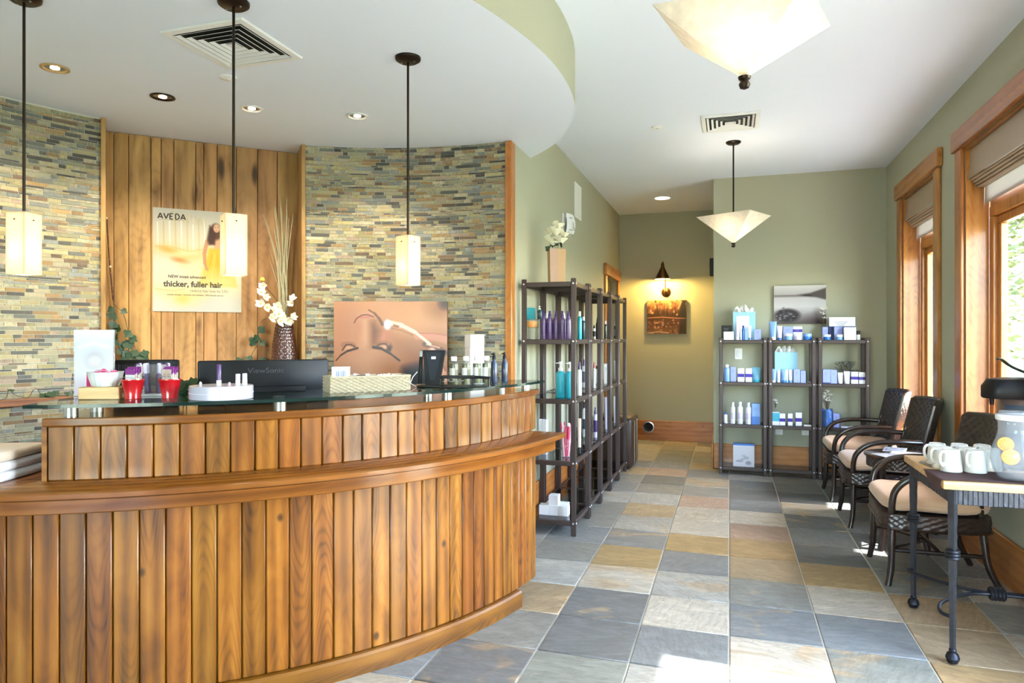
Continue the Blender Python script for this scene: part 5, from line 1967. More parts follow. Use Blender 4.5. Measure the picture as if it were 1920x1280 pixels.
for (cx, cy, s, z, lb) in ((-2.23, 2.68, 0.445, SOFF, 'square white louvred vent in the low ceiling over the desk'), (0.01, 5.7, 0.44, CEIL, 'square white louvred vent in the high ceiling of the passage')):
    t = thing('ceiling_vent', lb, 'vent', (cx, cy, z))
    MB().box((0, 0, -0.002), (s - 0.03, s - 0.03, 0.003)).build('duct_shade_sheet', DARK_VOID, t)  # flat dark sheet standing in for the shade up inside the vent
    m = MB()
    for k in range(4):
        a, b = s / 2, s / 2 - 0.034
        m.add([(-a, -a, -0.001), (a, -a, -0.001), (a - 0.003, -a + 0.003, -0.011), (-a + 0.003, -a + 0.003, -0.011), (b, -b, -0.012), (-b, -b, -0.012), (b, -b, -0.001), (-b, -b, -0.001)],
              [(0, 1, 2, 3), (3, 2, 4, 5), (5, 4, 6, 7)], M=Matrix.Rotation(k * pi / 2, 4, 'Z'))
    m.build('frame', WHITE_METAL, t)
    for q in range(5):
        a, b = s / 2 - 0.042 - q * 0.034, s / 2 - 0.058 - q * 0.034
        if b < 0.012:
            break
        m = MB()
        for k in range(4):
            Mr = Matrix.Rotation(k * pi / 2, 4, 'Z')
            m.add([(-a, -a, -0.012), (a, -a, -0.012), (b, -b, -0.004), (-b, -b, -0.004), (-a, -a, -0.0135), (a, -a, -0.0135), (b, -b, -0.0055), (-b, -b, -0.0055)],
                  [(0, 1, 2, 3), (4, 7, 6, 5), (0, 4, 5, 1), (3, 2, 6, 7)], M=Mr)
        m.build('louvre', WHITE_METAL, t, sharp=20)
    MB().box((0, 0, -0.008), (0.05, 0.05, 0.004)).build('centre_plate', WHITE_METAL, t)

# ---- wall sconce and pictures of the far wall
sp0 = at_y(1249, 548, YF)
BRASSD = plain('aged_bronze', C(84, 60, 36), 0.3, 0.9, grain=0.2)
t = thing('wall_sconce', 'bronze cone-shaded wall sconce above the lake picture on the far wall', 'wall lamp', (sp0.x, YF, sp0.z))
MB().lathe([(0, 0.03), (0.02, 0.028), (0.045, 0.016), (0.062, 0.01), (0.066, 0), (0, 0)], 24, M=Matrix.Rotation(pi / 2, 4, 'X')).build('backplate', BRASSD, t)
MB().tube(smooth_poly([(0, -0.03, 0), (0, -0.09, 0.03), (0, -0.12, 0.12), (-0.01, -0.16, 0.3), (-0.025, -0.2, 0.4), (-0.03, -0.2, 0.36)], 4), 0.007, 8).build('arm', BRASSD, t)
sc = Vector((-0.03, -0.2, 0))
MB().lathe([(0.103, 0.165), (0.1, 0.17), (0.03, 0.315), (0.022, 0.33), (0.022, 0.37), (0.012, 0.385), (0, 0.39)], 28, c=sc).build('shade', BRASSD, t)
MB().lathe([(0.098, 0.168), (0.028, 0.31), (0, 0.312)], 28, c=sc).build('shade_lining', WHITE_METAL, t)
MB().lathe([(0, 0.0), (0.022, 0.01), (0.028, 0.035), (0.014, 0.07), (0, 0.08)], 14, c=sc + Vector((0, 0, 0.19))).build('bulb', MATS['warm_bulb'], t)
bulb('sconce_light', t, sc + Vector((0, 0, 0.18)), 46.0, (1, 0.64, 0.17), 0.03)


def wall_picture(name, label, pL, pR, pT, pB, Y, cvf, off=0.03):
    a, b = at_y(pL, pB, Y), at_y(pR, pT, Y)
    w, h = b.x - a.x, b.z - a.z
    t = thing(name, label, 'picture', (a.x, Y, a.z))
    MB().box((w / 2, off / 2, h / 2), (w, off - 0.002, h), b=0.002, seg=1).build('canvas_block', plain('dark_picture_edge', C(44, 38, 34), 0.6), t)
    cv = Canvas(1.0, h / w, 150, (120, 100, 90))
    cvf(cv, h / w)
    cv.sheet('printed_front', t, Matrix(((w, 0, 0, 0), (0, 0, 1, -0.0012), (0, w, 0, 0), (0, 0, 0, 1))), PRINTMATT)
    return t


def paint_brown(cv, H):
    rn = random.Random(2)
    cv.vgrad([(0, (120, 84, 60)), (0.45, (70, 44, 34)), (0.55, (60, 38, 30)), (0.8, (140, 92, 62)), (1, (206, 150, 106))])
    for k in range(60):
        x, y = rn.random(), rn.uniform(0.56, 1.0)
        cv.ell(x * 0.8, y * H, rn.uniform(0.02, 0.05), rn.uniform(0.03, 0.07), rn.choice([(196, 134, 92), (92, 56, 40), (220, 166, 122), (130, 80, 54), (70, 42, 30)]), 0.7)
        cv.ell(x * 0.8, (1.0 - y) * H * 0.95, rn.uniform(0.02, 0.05), rn.uniform(0.02, 0.05), rn.choice([(150, 100, 76), (84, 56, 44), (190, 146, 120), (60, 40, 34)]), 0.7, op=0.8)
    for k in range(14):
        x = rn.uniform(0, 0.85)
        cv.poly([(x - 0.025, H * 0.56), (x + 0.025, H * 0.56), (x, H * rn.uniform(0.65, 0.95))], (46, 30, 26), 0.015, 0.8)
    cv.poly([(0.8, 0.5 * H), (1, 0.45 * H), (1, H), (0.88, H)], (36, 32, 30), 0.03)
    cv.stroke([(0.02, 0.48 * H), (0.4, 0.5 * H), (0.7, 0.47 * H), (0.98, 0.46 * H)], 0.03, (198, 140, 108), 0.7)
    cv.stroke([(0.8, 0.75 * H), (0.87, 0.95 * H)], 0.05, (210, 160, 122), 0.8)
    cv.poly([(0.8, 0), (1, 0), (1, 0.45 * H), (0.86, 0.42 * H)], (48, 38, 34), 0.04)
    cv.stroke([(0.02, 0.02), (0.3, 0.06), (0.55, 0.03)], 0.05, (220, 190, 160), 0.9, 0.8)


def paint_lake(cv, H):
    cv.vgrad([(0, (96, 84, 82)), (0.15, (156, 146, 144)), (0.45, (226, 222, 222)), (0.68, (214, 208, 208)), (0.74, (122, 112, 110)), (0.76, (196, 190, 190)), (1, (238, 236, 234))])
    cv.poly([(0.45, H * 0.755), (0.7, H * 0.8), (1.0, H * 0.93), (1.0, H * 0.62), (0.8, H * 0.69), (0.5, H * 0.735)], (92, 82, 80), 0.02)
    cv.stroke([(0, 0.74 * H), (0.5, 0.745 * H)], 0.03, (140, 128, 126), 0.9)
    cv.stroke([(0.58, 0.74 * H), (0.72, 0.735 * H)], 0.03, (54, 48, 48), 0.6)
    cv.ell(0.85, 0.02, 0.45, 0.25, (76, 62, 62), 0.95)
    rn = random.Random(4)
    cv.ell(0.26, 0.17, 0.3, 0.17, (58, 52, 54), 0.35)
    for k in range(46):
        x, y = rn.gauss(0.26, 0.12), rn.gauss(0.18, 0.06)
        g_ = rn.choice([40, 66, 96, 130, 150])
        cv.ell(x, y, 0.035, 0.02, (g_, g_ - 4, g_), 0.6, rn.uniform(-0.6, 0.6))


wall_picture('lake_picture', 'brown-toned picture of a wooded lake shore under the wall sconce', 1213, 1287, 562, 626, YF - 0.031, paint_brown)
wall_picture('lake_picture', 'grey picture of a misty lake with a rock pile above the product shelves', 1451, 1549, 534, 607, YB - 0.031, paint_lake)

# ---- small wall fixtures
a, b = at_x(1076, 340, XL), at_x(1088, 410, XL)
pY0, pY1, pz0, pz1 = a.y, b.y, 2.6, 2.95
t = thing('wall_grille', 'white air grille high on the green wall above the tall racks', 'vent', (XL, (pY0 + pY1) / 2, (pz0 + pz1) / 2))
MB().box((0.007, 0, 0), (0.012, pY1 - pY0, pz1 - pz0), b=0.003, seg=1).build('plate', WHITE_METAL, t)
for k in range(11):
    MB().box((0.0145, 0, -0.14 + 0.028 * k), (0.006, pY1 - pY0 - 0.04, 0.012), b=0.002, seg=1).build('slat', WHITE_METAL, t)
a = at_x(1053, 402, XL)
t = thing('emergency_light', 'white rounded emergency light on the green wall above the tall racks', 'emergency light', (XL, 6.22, 2.455))
m = MB()
m.grid(lambda u, v: (0.012 + 0.085 * (sin(pi * (0.08 + 0.84 * u)) ** 0.6) * (0.75 + 0.25 * sin(pi * v)), (u - 0.5) * 0.25, (v - 0.5) * 0.18), 14, 6)
m.box((0.007, 0, 0), (0.012, 0.26, 0.19), b=0.004, seg=1)
m.build('housing', WHITEP, t, sharp=60)
MB().box((0.088, -0.03, -0.02), (0.012, 0.09, 0.07), b=0.004, seg=1).build('lens', CLEAR, t)
for zz in (0.05, -0.06):
    MB().box((0.06, 0, zz), (0.05, 0.2, 0.006), b=0.002, seg=1).build('seam', plain('grey_line', C(196, 196, 196), 0.5), t)
q = at_y(1216, 800, YF - 0.026)
t = thing('round_port', 'round black fitting with a pale rim on the far baseboard', 'wall fitting', (q.x, YF - 0.025, q.z))
RX = Matrix.Rotation(pi / 2, 4, 'X')
MB().lathe([(0.062, 0), (0.076, 0.004), (0.076, 0.014), (0.064, 0.016)], 28, M=RX).build('rim', CHROME, t)
MB().lathe([(0.064, 0.012), (0.03, 0.006), (0.02, 0.012), (0, 0.014)], 28, M=RX).build('centre', BLACKP, t)
t = thing('corner_fitting', 'small dark box fixed just past the corner of the back wall', 'wall fitting', (XB, YB + 0.35, 2.2))
MB().box((-0.025, 0, 0), (0.048, 0.12, 0.2), b=0.006, seg=1).build('fitting_body', BLACKP, t)
MB().box((-0.051, 0, 0.03), (0.004, 0.08, 0.05), b=0.001, seg=1).build('fitting_lens', CLEAR, t)
for (px0, px1, py0, py1, nm, lb, kind) in ((1378, 1391, 653, 673, 'light_switch', 'white light switch on the back wall behind the first product shelf', 's'),
                                           (1454, 1467, 799, 809, 'wall_outlet', 'white socket plate behind the middle product shelf nearer the first post', 'o'),
                                           (1505, 1516, 799, 811, 'wall_outlet', 'white socket plate behind the middle product shelf nearer the last post', 'o')):
    c = at_y((px0 + px1) / 2, (py0 + py1) / 2, YB)
    t = thing(nm, lb, 'switch' if kind == 's' else 'outlet', (c.x, YB, c.z))
    MB().box((0, -0.003, 0), (0.075, 0.006, 0.118), b=0.002, seg=1).build('plate', WHITEP, t)
    if kind == 's':
        MB().box((0, -0.008, 0), (0.034, 0.006, 0.066), b=0.002, seg=1).build('rocker', WHITE_METAL, t)
    else:
        for zz in (-0.026, 0.026):
            s = MB().lathe([(0, 0.0085), (0.014, 0.008), (0.0165, 0.005)], 14, c=(0, 0, 0), M=Matrix.Translation((0, 0, zz)) @ RX).build('socket', WHITE_METAL, t)
            for xx in (-0.005, 0.005):
                MB().box((xx, -0.0088, zz), (0.0018, 0.001, 0.008)).build('slot', BLACKP, s)

# ================================================================== SHELF RACKS
POST = 0.036


def rack(loc, wx, wy, levels, label, group, name='shelf_rack'):
    """posts at the corners of wx x wy, rails and a sheet at each level (z of sheet top)"""
    t = thing(name, label, 'shelf rack', loc, 0, group)
    top = levels[-1] + 0.022
    hx, hy = wx / 2 - POST / 2, wy / 2 - POST / 2
    for sx in (-1, 1):
        for sy in (-1, 1):
            MB().box((sx * hx, sy * hy, top / 2), (POST, POST * 0.7, top), b=0.004, seg=1).build('post', RACKM, t)
            for z in levels:
                for (dx, dy, ax) in ((0, sy * (POST * 0.35 + 0.002), 'y'), (sx * (POST * 0.5 + 0.002), 0, 'x')):
                    Mb_ = Matrix.Translation((sx * hx + dx, sy * hy + dy, z - 0.014)) @ (Matrix.Rotation(pi / 2, 4, 'X') if ax == 'y' else Matrix.Rotation(pi / 2, 4, 'Y'))
                    MB().lathe([(0, -0.0035), (0.006, -0.003), (0.0075, 0), (0.006, 0.003), (0, 0.0035)], 8, M=Mb_).build('bolt', BOLT, t)
    for z in levels:
        for sy in (-1, 1):
            MB().box((0, sy * hy, z - 0.0182), (wx - 2 * POST - 0.001, 0.02, 0.034), b=0.003, seg=1).build('rail', RACKM, t, 'x')
        for sx in (-1, 1):
            MB().box((sx * hx, 0, z - 0.0182), (0.02, wy - 1.4 * POST - 0.001, 0.034), b=0.003, seg=1).build('rail', RACKM, t, 'y')
        MB().box((0, 0, z - 0.004), (wx - 0.07, wy - 0.05, 0.008), b=0.001, seg=1).build('shelf_sheet', SHELFGLASS, t)
    return t


TALL = [0.106, 0.53, 0.968, 1.393, 1.803]
LOWR = [0.078, 0.518, 0.952, 1.383]
DX0, DX1 = XL + 0.03, -1.03
ry = [4.715, 5.265, 5.775, 6.27, 6.74]
ords = ['nearest', 'second', 'third', 'fourth', 'farthest']
RK = []
for k in range(5):
    y0 = ry[k]
    y1 = ry[k + 1] - 0.016 if k < 4 else 7.225
    RK.append(((DX0 + DX1) / 2, y0, y1))
    rack(((DX0 + DX1) / 2, (y0 + y1) / 2, 0), DX1 - DX0, y1 - y0, TALL, ords[k] + ' of the five tall brown racks along the green wall' if k else 'nearest tall brown rack along the green wall, next to the desk end', 'tall racks along the green wall')
BKX = [(-0.10, 0.366), (0.382, 0.822), (0.844, 1.305)]
BY0, BY1 = 7.37, 7.66
for k, (x0, x1) in enumerate(BKX):
    rack(((x0 + x1) / 2, (BY0 + BY1) / 2, 0), x1 - x0, BY1 - BY0, LOWR,
         ['low brown rack of skin care closest to the passage corner', 'low brown rack of skin care in the middle under the lake picture', 'low brown rack of skin care behind the wicker chairs'][k], 'low racks on the back wall')

# ================================================================== SHELF GOODS
TEAL = plain('teal_plastic', C(44, 170, 190), 0.3, coat=0.2, grain=0.05)
PURP = plain('purple_bottle', C(92, 66, 110), 0.28, coat=0.3, grain=0.1)
LBLUE = plain('light_blue_plastic', C(124, 164, 224), 0.35, coat=0.2, grain=0.05)
MBLUE = plain('mid_blue_plastic', C(52, 112, 190), 0.35, coat=0.2, grain=0.05)
LILACB = plain('lilac_blue_card', C(150, 162, 222), 0.5, grain=0.04)
VIOLET = plain('violet_print', C(58, 38, 150), 0.5, grain=0.05)
SKYCARD = plain('sky_blue_card', C(156, 206, 226), 0.55, grain=0.05)
TISSUE = plain('white_tissue', C(242, 242, 240), 0.8, grain=0.05, sheen=0.2)
BLACKC = plain('black_card', C(28, 30, 32), 0.5, grain=0.1)
GREYT = plain('grey_print', C(120, 124, 140), 0.5)
ORANGE = plain('orange_wax', C(236, 170, 100), 0.4, grain=0.08)
MAGENTA = plain('magenta_tube', C(206, 56, 96), 0.3, coat=0.3, grain=0.15)
DKGREEN = plain('dark_green_bottle', C(44, 56, 50), 0.25, coat=0.4, grain=0.15)
DKTEAL = plain('dark_teal_bottle', C(36, 78, 88), 0.3, coat=0.3, grain=0.1)
KRAFT = plain('kraft_paper', C(196, 160, 122), 0.8, grain=0.15, gscale=50)
ROSE = plain('rose_brown_card', C(190, 158, 138), 0.8, grain=0.1)
GREYP = plain('grey_petal', C(150, 152, 142), 0.7, grain=0.3)
NAVYC = plain('navy_print', C(34, 52, 112), 0.5)


def p_box(t, w, h, d, body, band=None, band_at=(0.35, 0.6), lines=True):
    MB().box((0, 0, h / 2), (w, d, h), b=min(0.0015, w * 0.03), seg=1).build('carton', body, t)
    if band is not None:
        MB().box((0, 0, h * (band_at[0] + band_at[1]) / 2), (w + 0.0008, d + 0.0008, h * (band_at[1] - band_at[0]))).build('printed_band', band, t)
    if lines:
        m = MB()
        for k in range(3):
            m.box((-w * 0.05, -d / 2 - 0.0004, h * (0.78 - 0.07 * k)), (w * (0.5 - 0.12 * k), 0.0006, h * 0.02))
        m.build('print_lines', GREYT, t)


def p_tube(t, w, h, d, body, cap, band=None):
    """squeeze tube standing on its cap: round at the foot, crimped flat on top"""
    r = w * 0.42
    ch = h * 0.16
    MB().lathe([(0, 0), (r * 0.92, 0), (r * 0.95, ch), (0, ch)], 16).build('cap', cap, t)
    m = MB()

    def f(u, v):
        a = 2 * pi * u
        z = ch + (h - ch) * v
        rx = r + (w / 2 - r) * v
        ryy = r * (1 - v) + 0.0012 * v
        return (rx * cos(a), ryy * sin(a), z)
    m.grid(f, 18, 6)
    m.build('tube_body', body, t, sharp=70)
    if band is not None:
        m = MB()
        m.grid(lambda u, v: tuple(Vector(f(u, 0.35 + 0.25 * v)).xy * 1.012) + (ch + (h - ch) * (0.35 + 0.25 * v),), 18, 2)
        m.build('printed_band', band, t, sharp=70)


def p_bottle(t, w, h, d, body, cap, band=None, pump=False):
    r = w / 2
    hb = h * (0.74 if pump else 0.82)
    MB().lathe([(0, 0), (r * 0.94, 0), (r, h * 0.015), (r, hb * 0.88), (r * 0.86, hb * 0.95), (r * 0.42, hb), (r * 0.42, hb + h * 0.02)], 18).build('bottle_body', body, t)
    if pump:
        MB().lathe([(0, hb), (r * 0.5, hb), (r * 0.5, hb + h * 0.08), (r * 0.2, hb + h * 0.1), (r * 0.2, h * 0.93), (r * 0.4, h * 0.94), (r * 0.36, h), (0, h)], 14).build('pump', cap, t)
        MB().box((-r * 0.45, -r * 0.3, h * 0.96), (r * 0.9, r * 0.3, h * 0.03), b=0.001, seg=1).build('nozzle', cap, t)
    else:
        MB().lathe([(0, hb), (r * 0.62, hb + 0.001), (r * 0.6, h - 0.002), (r * 0.5, h), (0, h)], 16).build('cap', cap, t)
    if band is not None:
        MB().lathe([(r * 1.01, h * 0.22), (r * 1.015, h * 0.23), (r * 1.015, h * 0.5), (r * 1.01, h * 0.51)], 18).build('label', band, t)


def p_spray(t, w, h, d, body, cap, band=None):
    r = w / 2
    MB().lathe([(0, 0), (r * 0.95, 0), (r, h * 0.02), (r, h * 0.68), (r * 0.9, h * 0.74), (r * 0.5, h * 0.78), (0, h * 0.78)], 18).build('bottle_body', body, t)
    MB().lathe([(0, h * 0.77), (r * 0.6, h * 0.77), (r * 0.58, h * 0.87), (r * 0.4, h * 0.9), (r * 0.4, h * 0.985), (r * 0.3, h), (0, h)], 14).build('spray_head', cap, t)
    MB().lathe([(r * 1.005, h * 0.18), (r * 1.01, h * 0.19), (r * 1.01, h * 0.56), (r * 1.005, h * 0.57)], 18).build('label', band or deep, t)


def p_jar(t, w, h, d, body, cap, band=None):
    r = w / 2
    MB().lathe([(0, 0), (r * 0.9, 0), (r * 0.95, h * 0.05), (r * 0.95, h * 0.58), (0, h * 0.58)], 20).build('jar_body', body, t)
    MB().lathe([(0, h * 0.58), (r, h * 0.59), (r, h * 0.96), (r * 0.95, h), (0, h)], 20).build('lid', cap, t)
    if band is not None:
        MB().lathe([(r * 0.955, h * 0.2), (r * 0.965, h * 0.2), (r * 0.965, h * 0.45), (r * 0.955, h * 0.45)], 20).build('label', band, t)


def tissue(t, w, z, h, name='tissue', seed=1, mat=None, peaks=4):
    rn = random.Random(seed)
    m = MB()
    for k in range(peaks):
        x = -w * 0.32 + w * 0.64 * k / max(1, peaks - 1)
        hh = h * rn.uniform(0.6, 1.0)
        tilt = rn.uniform(-0.3, 0.3)
        m.grid(lambda u, v: (x + (u - 0.5) * w * 0.42 * (1 - 0.8 * v) + tilt * v * h * 0.5, 0.02 * sin(pi * u * 2 + k) * (1 - v) + 0.012 * (k % 2) + 0.01 * sin(9 * v + k), z - 0.012 + hh * v + 0.01 * sin(7 * u) * (1 - v)), 6, 5)
    m.build(name, mat or TISSUE, t, sharp=50)


def p_bag(t, w, h, d, body, cap, band=None):
    m = MB()
    for (c, dd) in (((0, -d / 2, h / 2), (w, 0.0015, h)), ((0, d / 2, h / 2), (w, 0.0015, h)), ((-w / 2, 0, h / 2), (0.0015, d, h)), ((w / 2, 0, h / 2), (0.0015, d, h)), ((0, 0, 0.001), (w, d, 0.0015))):
        m.box(c, dd)
    m.build('bag_body', body, t)
    for s in (-1, 1):
        MB().tube([(-w * 0.18, s * (d / 2 + 0.001), h), (-w * 0.16, s * (d / 2 + 0.001), h * 0.86), (w * 0.16, s * (d / 2 + 0.001), h * 0.86), (w * 0.18, s * (d / 2 + 0.001), h)], 0.0015, 4).build('cord_handle', WHITEP, t)
    if band is not None:
        MB().box((-w * 0.06, -d / 2 - 0.0012, h * 0.62), (w * 0.58, 0.001, h * 0.46)).build('label', band, t)


GOODS = dict(box=p_box, tube=p_tube, bottle=p_bottle, jar=p_jar, bag=p_bag, spray=p_spray)
CATS = dict(box='box', tube='tube', bottle='bottle', jar='jar', bag='gift bag', spray='spray bottle')
ORD = ['first', 'second', 'third', 'fourth', 'fifth', 'sixth', 'seventh']


def good(kind, x0, x1, ytop, ybase, plane, zshelf, label, body, cap=None, band=None, d=None, zy=None, name=None, group=None, rot=0.0, **kw):
    """stand an article on a shelf: pixel extents give its width and height at the chosen depth plane"""
    ax, val = plane
    px = (x0 + x1) / 2
    c = at_y(px, ybase, val) if ax == 'y' else at_x(px, ybase, val)
    dep = depth(c)
    off = abs((px - 960) / FPX)
    w = (x1 - x0) * dep / FPX / (1 + off * off) ** 0.5
    h = (ybase - ytop) * dep / FPX
    d = d or w * 0.6
    if zy:
        c.y = zy
    t = thing(name or {'box': 'product_box', 'tube': 'product_tube', 'bottle': 'product_bottle', 'jar': 'product_jar', 'bag': 'gift_bag', 'spray': 'spray_bottle'}[kind],
              label, CATS[kind], (c.x, c.y, zshelf + 0.0006), rot, group)
    f = GOODS[kind]
    if kind == 'box':
        f(t, w, h, d, body, band, **kw)
    else:
        f(t, w, h, d, body, cap or WHITEP, band, **kw)
    return t, w, h


def zc(x, y):
    return 1330 + x / 6.194, 520 + y / 6.194


F0, F1_ = ('y', 7.44), ('y', 7.56)     # front and back rows on the low racks
SH = LOWR


def low(kind, x0, x1, yt, row, label, body, cap=None, band=None, back=False, base2=None, **kw):
    yb = {3: 695, 2: 1187, 1: None}[row] if base2 is None else base2
    off = 0
    X0_, X1_ = 1330 + x0 / 6.194, 1330 + x1 / 6.194
    oy = 520 if row >= 2 else 700
    return good(kind, X0_, X1_, oy + yt / 6.194, oy + yb / 6.194, F1_ if back else F0, SH[row], label, body, cap, band, **kw)


# --- rack by the passage corner, top
low('box', 140, 262, 527, 3, 'black carton on top of the low rack by the passage corner', BLACKC, back=True, d=0.06)
low('box', 166, 284, 600, 3, 'small white carton before the black carton on the low rack', WHITEP, d=0.05)
t, w, h = low('bag', 275, 532, 372, 3, 'sky blue gift bag with white tissue on top of the corner low rack', SKYCARD, band=WHITEP, back=True, d=0.08)
tissue(t, w, h, 0.105, seed=3)
low('tube', 302, 352, 482, 3, 'tall silver-white tube before the sky blue gift bag', lilac, WHITEP)
low('tube', 350, 384, 500, 3, 'narrow white tube beside the tall silver-white tube', WHITEP, lilac)
low('bottle', 376, 412, 528, 3, 'slim blue bottle before the sky blue gift bag', MBLUE, VIOLET)
low('box', 412, 450, 545, 3, 'narrow light blue carton before the sky blue gift bag', LBLUE, d=0.03)
low('tube', 450, 488, 530, 3, 'white and blue tube next to the narrow light blue carton', WHITEP, LBLUE)
low('box', 520, 598, 572, 3, 'square lilac carton at the end of the corner low rack top', LILACB, d=0.05)
# --- middle rack, top
low('tube', 696, 782, 482, 3, 'big light blue tube on the middle low rack top', LBLUE, WHITEP)
low('tube', 784, 848, 534, 3, 'smaller blue-white tube beside the big light blue tube', lilac, MBLUE)
low('box', 855, 965, 542, 3, 'lilac carton behind a jar, nearer the tubes, middle low rack', LILACB, back=True, d=0.05)
low('jar', 868, 964, 620, 3, 'white-lidded blue jar before the lilac carton on the middle rack', LBLUE, WHITEP)
low('box', 972, 1076, 540, 3, 'white carton with a violet band on the middle low rack top', WHITEP, band=VIOLET, back=True, d=0.05, band_at=(0.58, 0.8))
low('jar', 980, 1072, 622, 3, 'pale jar before the violet-banded carton on the middle rack', lilac, WHITEP)
low('jar', 1084, 1190, 622, 3, 'blue jar at the end of the middle low rack top', MBLUE, LBLUE)
# --- rack behind the chairs, top
low('box', 1385, 1690, 432, 3, 'wide white carton with a blue band on the rack behind the chairs', WHITEP, band=NAVYC, back=True, d=0.06, band_at=(0.0, 0.6))
low('box', 1312, 1380, 545, 3, 'lilac carton with a jar before it on the rack behind the chairs', LILACB, d=0.035, back=True)
low('jar', 1320, 1412, 632, 3, 'first blue jar on top of the rack behind the chairs', MBLUE, WHITEP)
low('box', 1458, 1556, 542, 3, 'lilac carton in front of the wide white carton', LILACB, d=0.03, zy=7.5)
low('jar', 1468, 1550, 632, 3, 'second blue jar on top of the rack behind the chairs', LBLUE, WHITEP, d=0.02, rot=0.2).__class__
low('box', 1560, 1700, 548, 3, 'plain white carton on top of the rack behind the chairs', WHITEP, d=0.05, back=False)
for k, (a, b) in enumerate(((1618, 1660), (1662, 1706), (1708, 1755))):
    low('jar', a, b, 588, 3, ORD[k] + ' small white jar with a black lid beside the plain white carton', WHITEP, BLACKC)
# --- row two
low('bottle', 165, 240, 990, 2, 'white-capped blue bottle on the second shelf by the passage corner', LBLUE, WHITEP)
low('box', 246, 310, 1018, 2, 'narrow lilac carton beside the white-capped blue bottle', LILACB, d=0.04)
low('box', 330, 405, 1032, 2, 'violet-banded white carton next to the narrow lilac carton', WHITEP, band=VIOLET, d=0.05)
low('box', 420, 494, 1032, 2, 'violet-banded white carton next to the blue pouch', WHITEP, band=VIOLET, d=0.05)
low('tube', 492, 602, 1016, 2, 'wide clear blue pouch at the end of the corner rack second shelf', plain('clear_blue_film', C(120, 180, 206), 0.2, coat=0.5, grain=0.4, gscale=60), TEAL, name='product_pouch')
t, w, h = low('bag', 756, 1020, 836, 2, 'sky blue gift bag with white tissue on the middle rack second shelf', SKYCARD, back=True, d=0.08, base2=1180)
tissue(t, w, h, 0.085, seed=5)
for k, (a, b, yt, bd, cp) in enumerate(((720, 776, 1032, LBLUE, WHITEP), (784, 824, 1045, lilac, WHITEP), (832, 900, 1032, LBLUE, MBLUE), (884, 918, 1040, lilac, LBLUE), (920, 966, 1036, WHITEP, LBLUE))):
    low('tube', a, b, yt, 2, ORD[k] + ' tube in the row before the gift bag, middle rack second shelf', bd, cp, group='tubes on the middle rack', d=None, rot=0.0 if k != 3 else 0.3)
low('box', 976, 1050, 1030, 2, 'taller lilac carton at the row end, middle rack second shelf', LILACB, d=0.05)
low('box', 1056, 1116, 1046, 2, 'shorter lilac carton at the row end, middle rack second shelf', LILACB, d=0.05)
low('box', 1314, 1402, 1026, 2, 'lilac carton nearest the post, second shelf behind the chairs', LILACB, d=0.05, band=NAVYC, band_at=(0.0, 0.06))
low('box', 1404, 1480, 1030, 2, 'lilac carton beside the white tubes, second shelf behind the chairs', LILACB, d=0.05)
low('tube', 1490, 1552, 1062, 2, 'smaller white tube on the second shelf behind the chairs', WHITEP, WHITEP)
low('tube', 1560, 1636, 1046, 2, 'larger white tube on the second shelf behind the chairs', WHITEP, WHITEP)
low('box', 1642, 1724, 1048, 2, 'violet-banded carton beside the larger white tube', WHITEP, band=VIOLET, d=0.05)
low('box', 1730, 1806, 1052, 2, 'violet-banded carton nearest the end post, behind the chairs', WHITEP, band=VIOLET, d=0.05)
# --- row three (second zoom, origin 1330,700)
low('bottle', 166, 210, 427, 1, 'small blue-topped white bottle, third shelf by the passage corner', WHITEP, MBLUE, base2=552)
for k, (a, b, yt) in enumerate(((245, 300, 312), (326, 388, 305), (420, 488, 310))):
    low('bottle', a, b, yt, 1, ORD[k] + ' tall white bottle on the third shelf by the passage corner', WHITEP, WHITEP, band=lilac, base2=558, group='tall white bottles on the low rack')
low('box', 492, 590, 322, 1, 'tall light blue carton at the end of the tall white bottles', LBLUE, d=0.05, base2=564, band=MBLUE, band_at=(0.0, 0.38))
low('box', 728, 812, 422, 1, 'blue box holding white flowers on the middle rack third shelf', WHITEP, d=0.05, base2=572, band=TEAL, band_at=(0.3, 0.95), lines=False)
for k, (a, b, yt) in enumerate(((816, 880, 440), (910, 966, 436), (1000, 1072, 422))):
    low('box', a, b, yt, 1, ORD[k] + ' small white carton with a violet patch, middle rack third shelf', WHITEP, d=0.04, base2=574, band=VIOLET, band_at=(0.32, 0.6), lines=False, group='small cartons on the middle rack')
low('box', 1436, 1506, 427, 1, 'lilac carton beside the blue flower vase behind the chairs', LILACB, d=0.045, base2=586)
low('box', 1095, 1180, 562, 1, 'flat white packet lying at the end of the middle rack third shelf', WHITEP, d=0.08, base2=578, lines=False)
low('box', 1520, 1700, 578, 1, 'flat white and blue booklet lying on the third shelf behind the chairs', WHITEP, d=0.1, base2=590, lines=False, band=LBLUE, band_at=(0.0, 0.3))


def blossoms(name, label, cat, c, n, r, spread, hh, seed, mat_=None, stems=True):
    rn = random.Random(seed)
    t = thing(name, label, cat, c)
    for k in range(n):
        a = rn.uniform(0, 6.3)
        p = Vector((spread * rn.uniform(0.2, 1) * cos(a), spread * 0.7 * rn.uniform(0.2, 1) * sin(a), hh * rn.uniform(0.45, 1)))
        if stems:
            MB().tube([(0, 0, 0), tuple(p * 0.6), tuple(p)], 0.0018, 4).build('stem', STEM, t)
        m = MB()
        for q in range(5):
            b = 2 * pi * q / 5 + a
            m.add([p, p + Vector((cos(b - 0.4) * r * 0.7, sin(b - 0.4) * r * 0.7 - r * 0.2, r * 0.5)), p + Vector((cos(b) * r, sin(b) * r - r * 0.2, r * 0.75)), p + Vector((cos(b + 0.4) * r * 0.7, sin(b + 0.4) * r * 0.7 - r * 0.2, r * 0.5))], [(0, 1, 2, 3)])
        m.build('bloom', mat_ or orch, t)
    return t


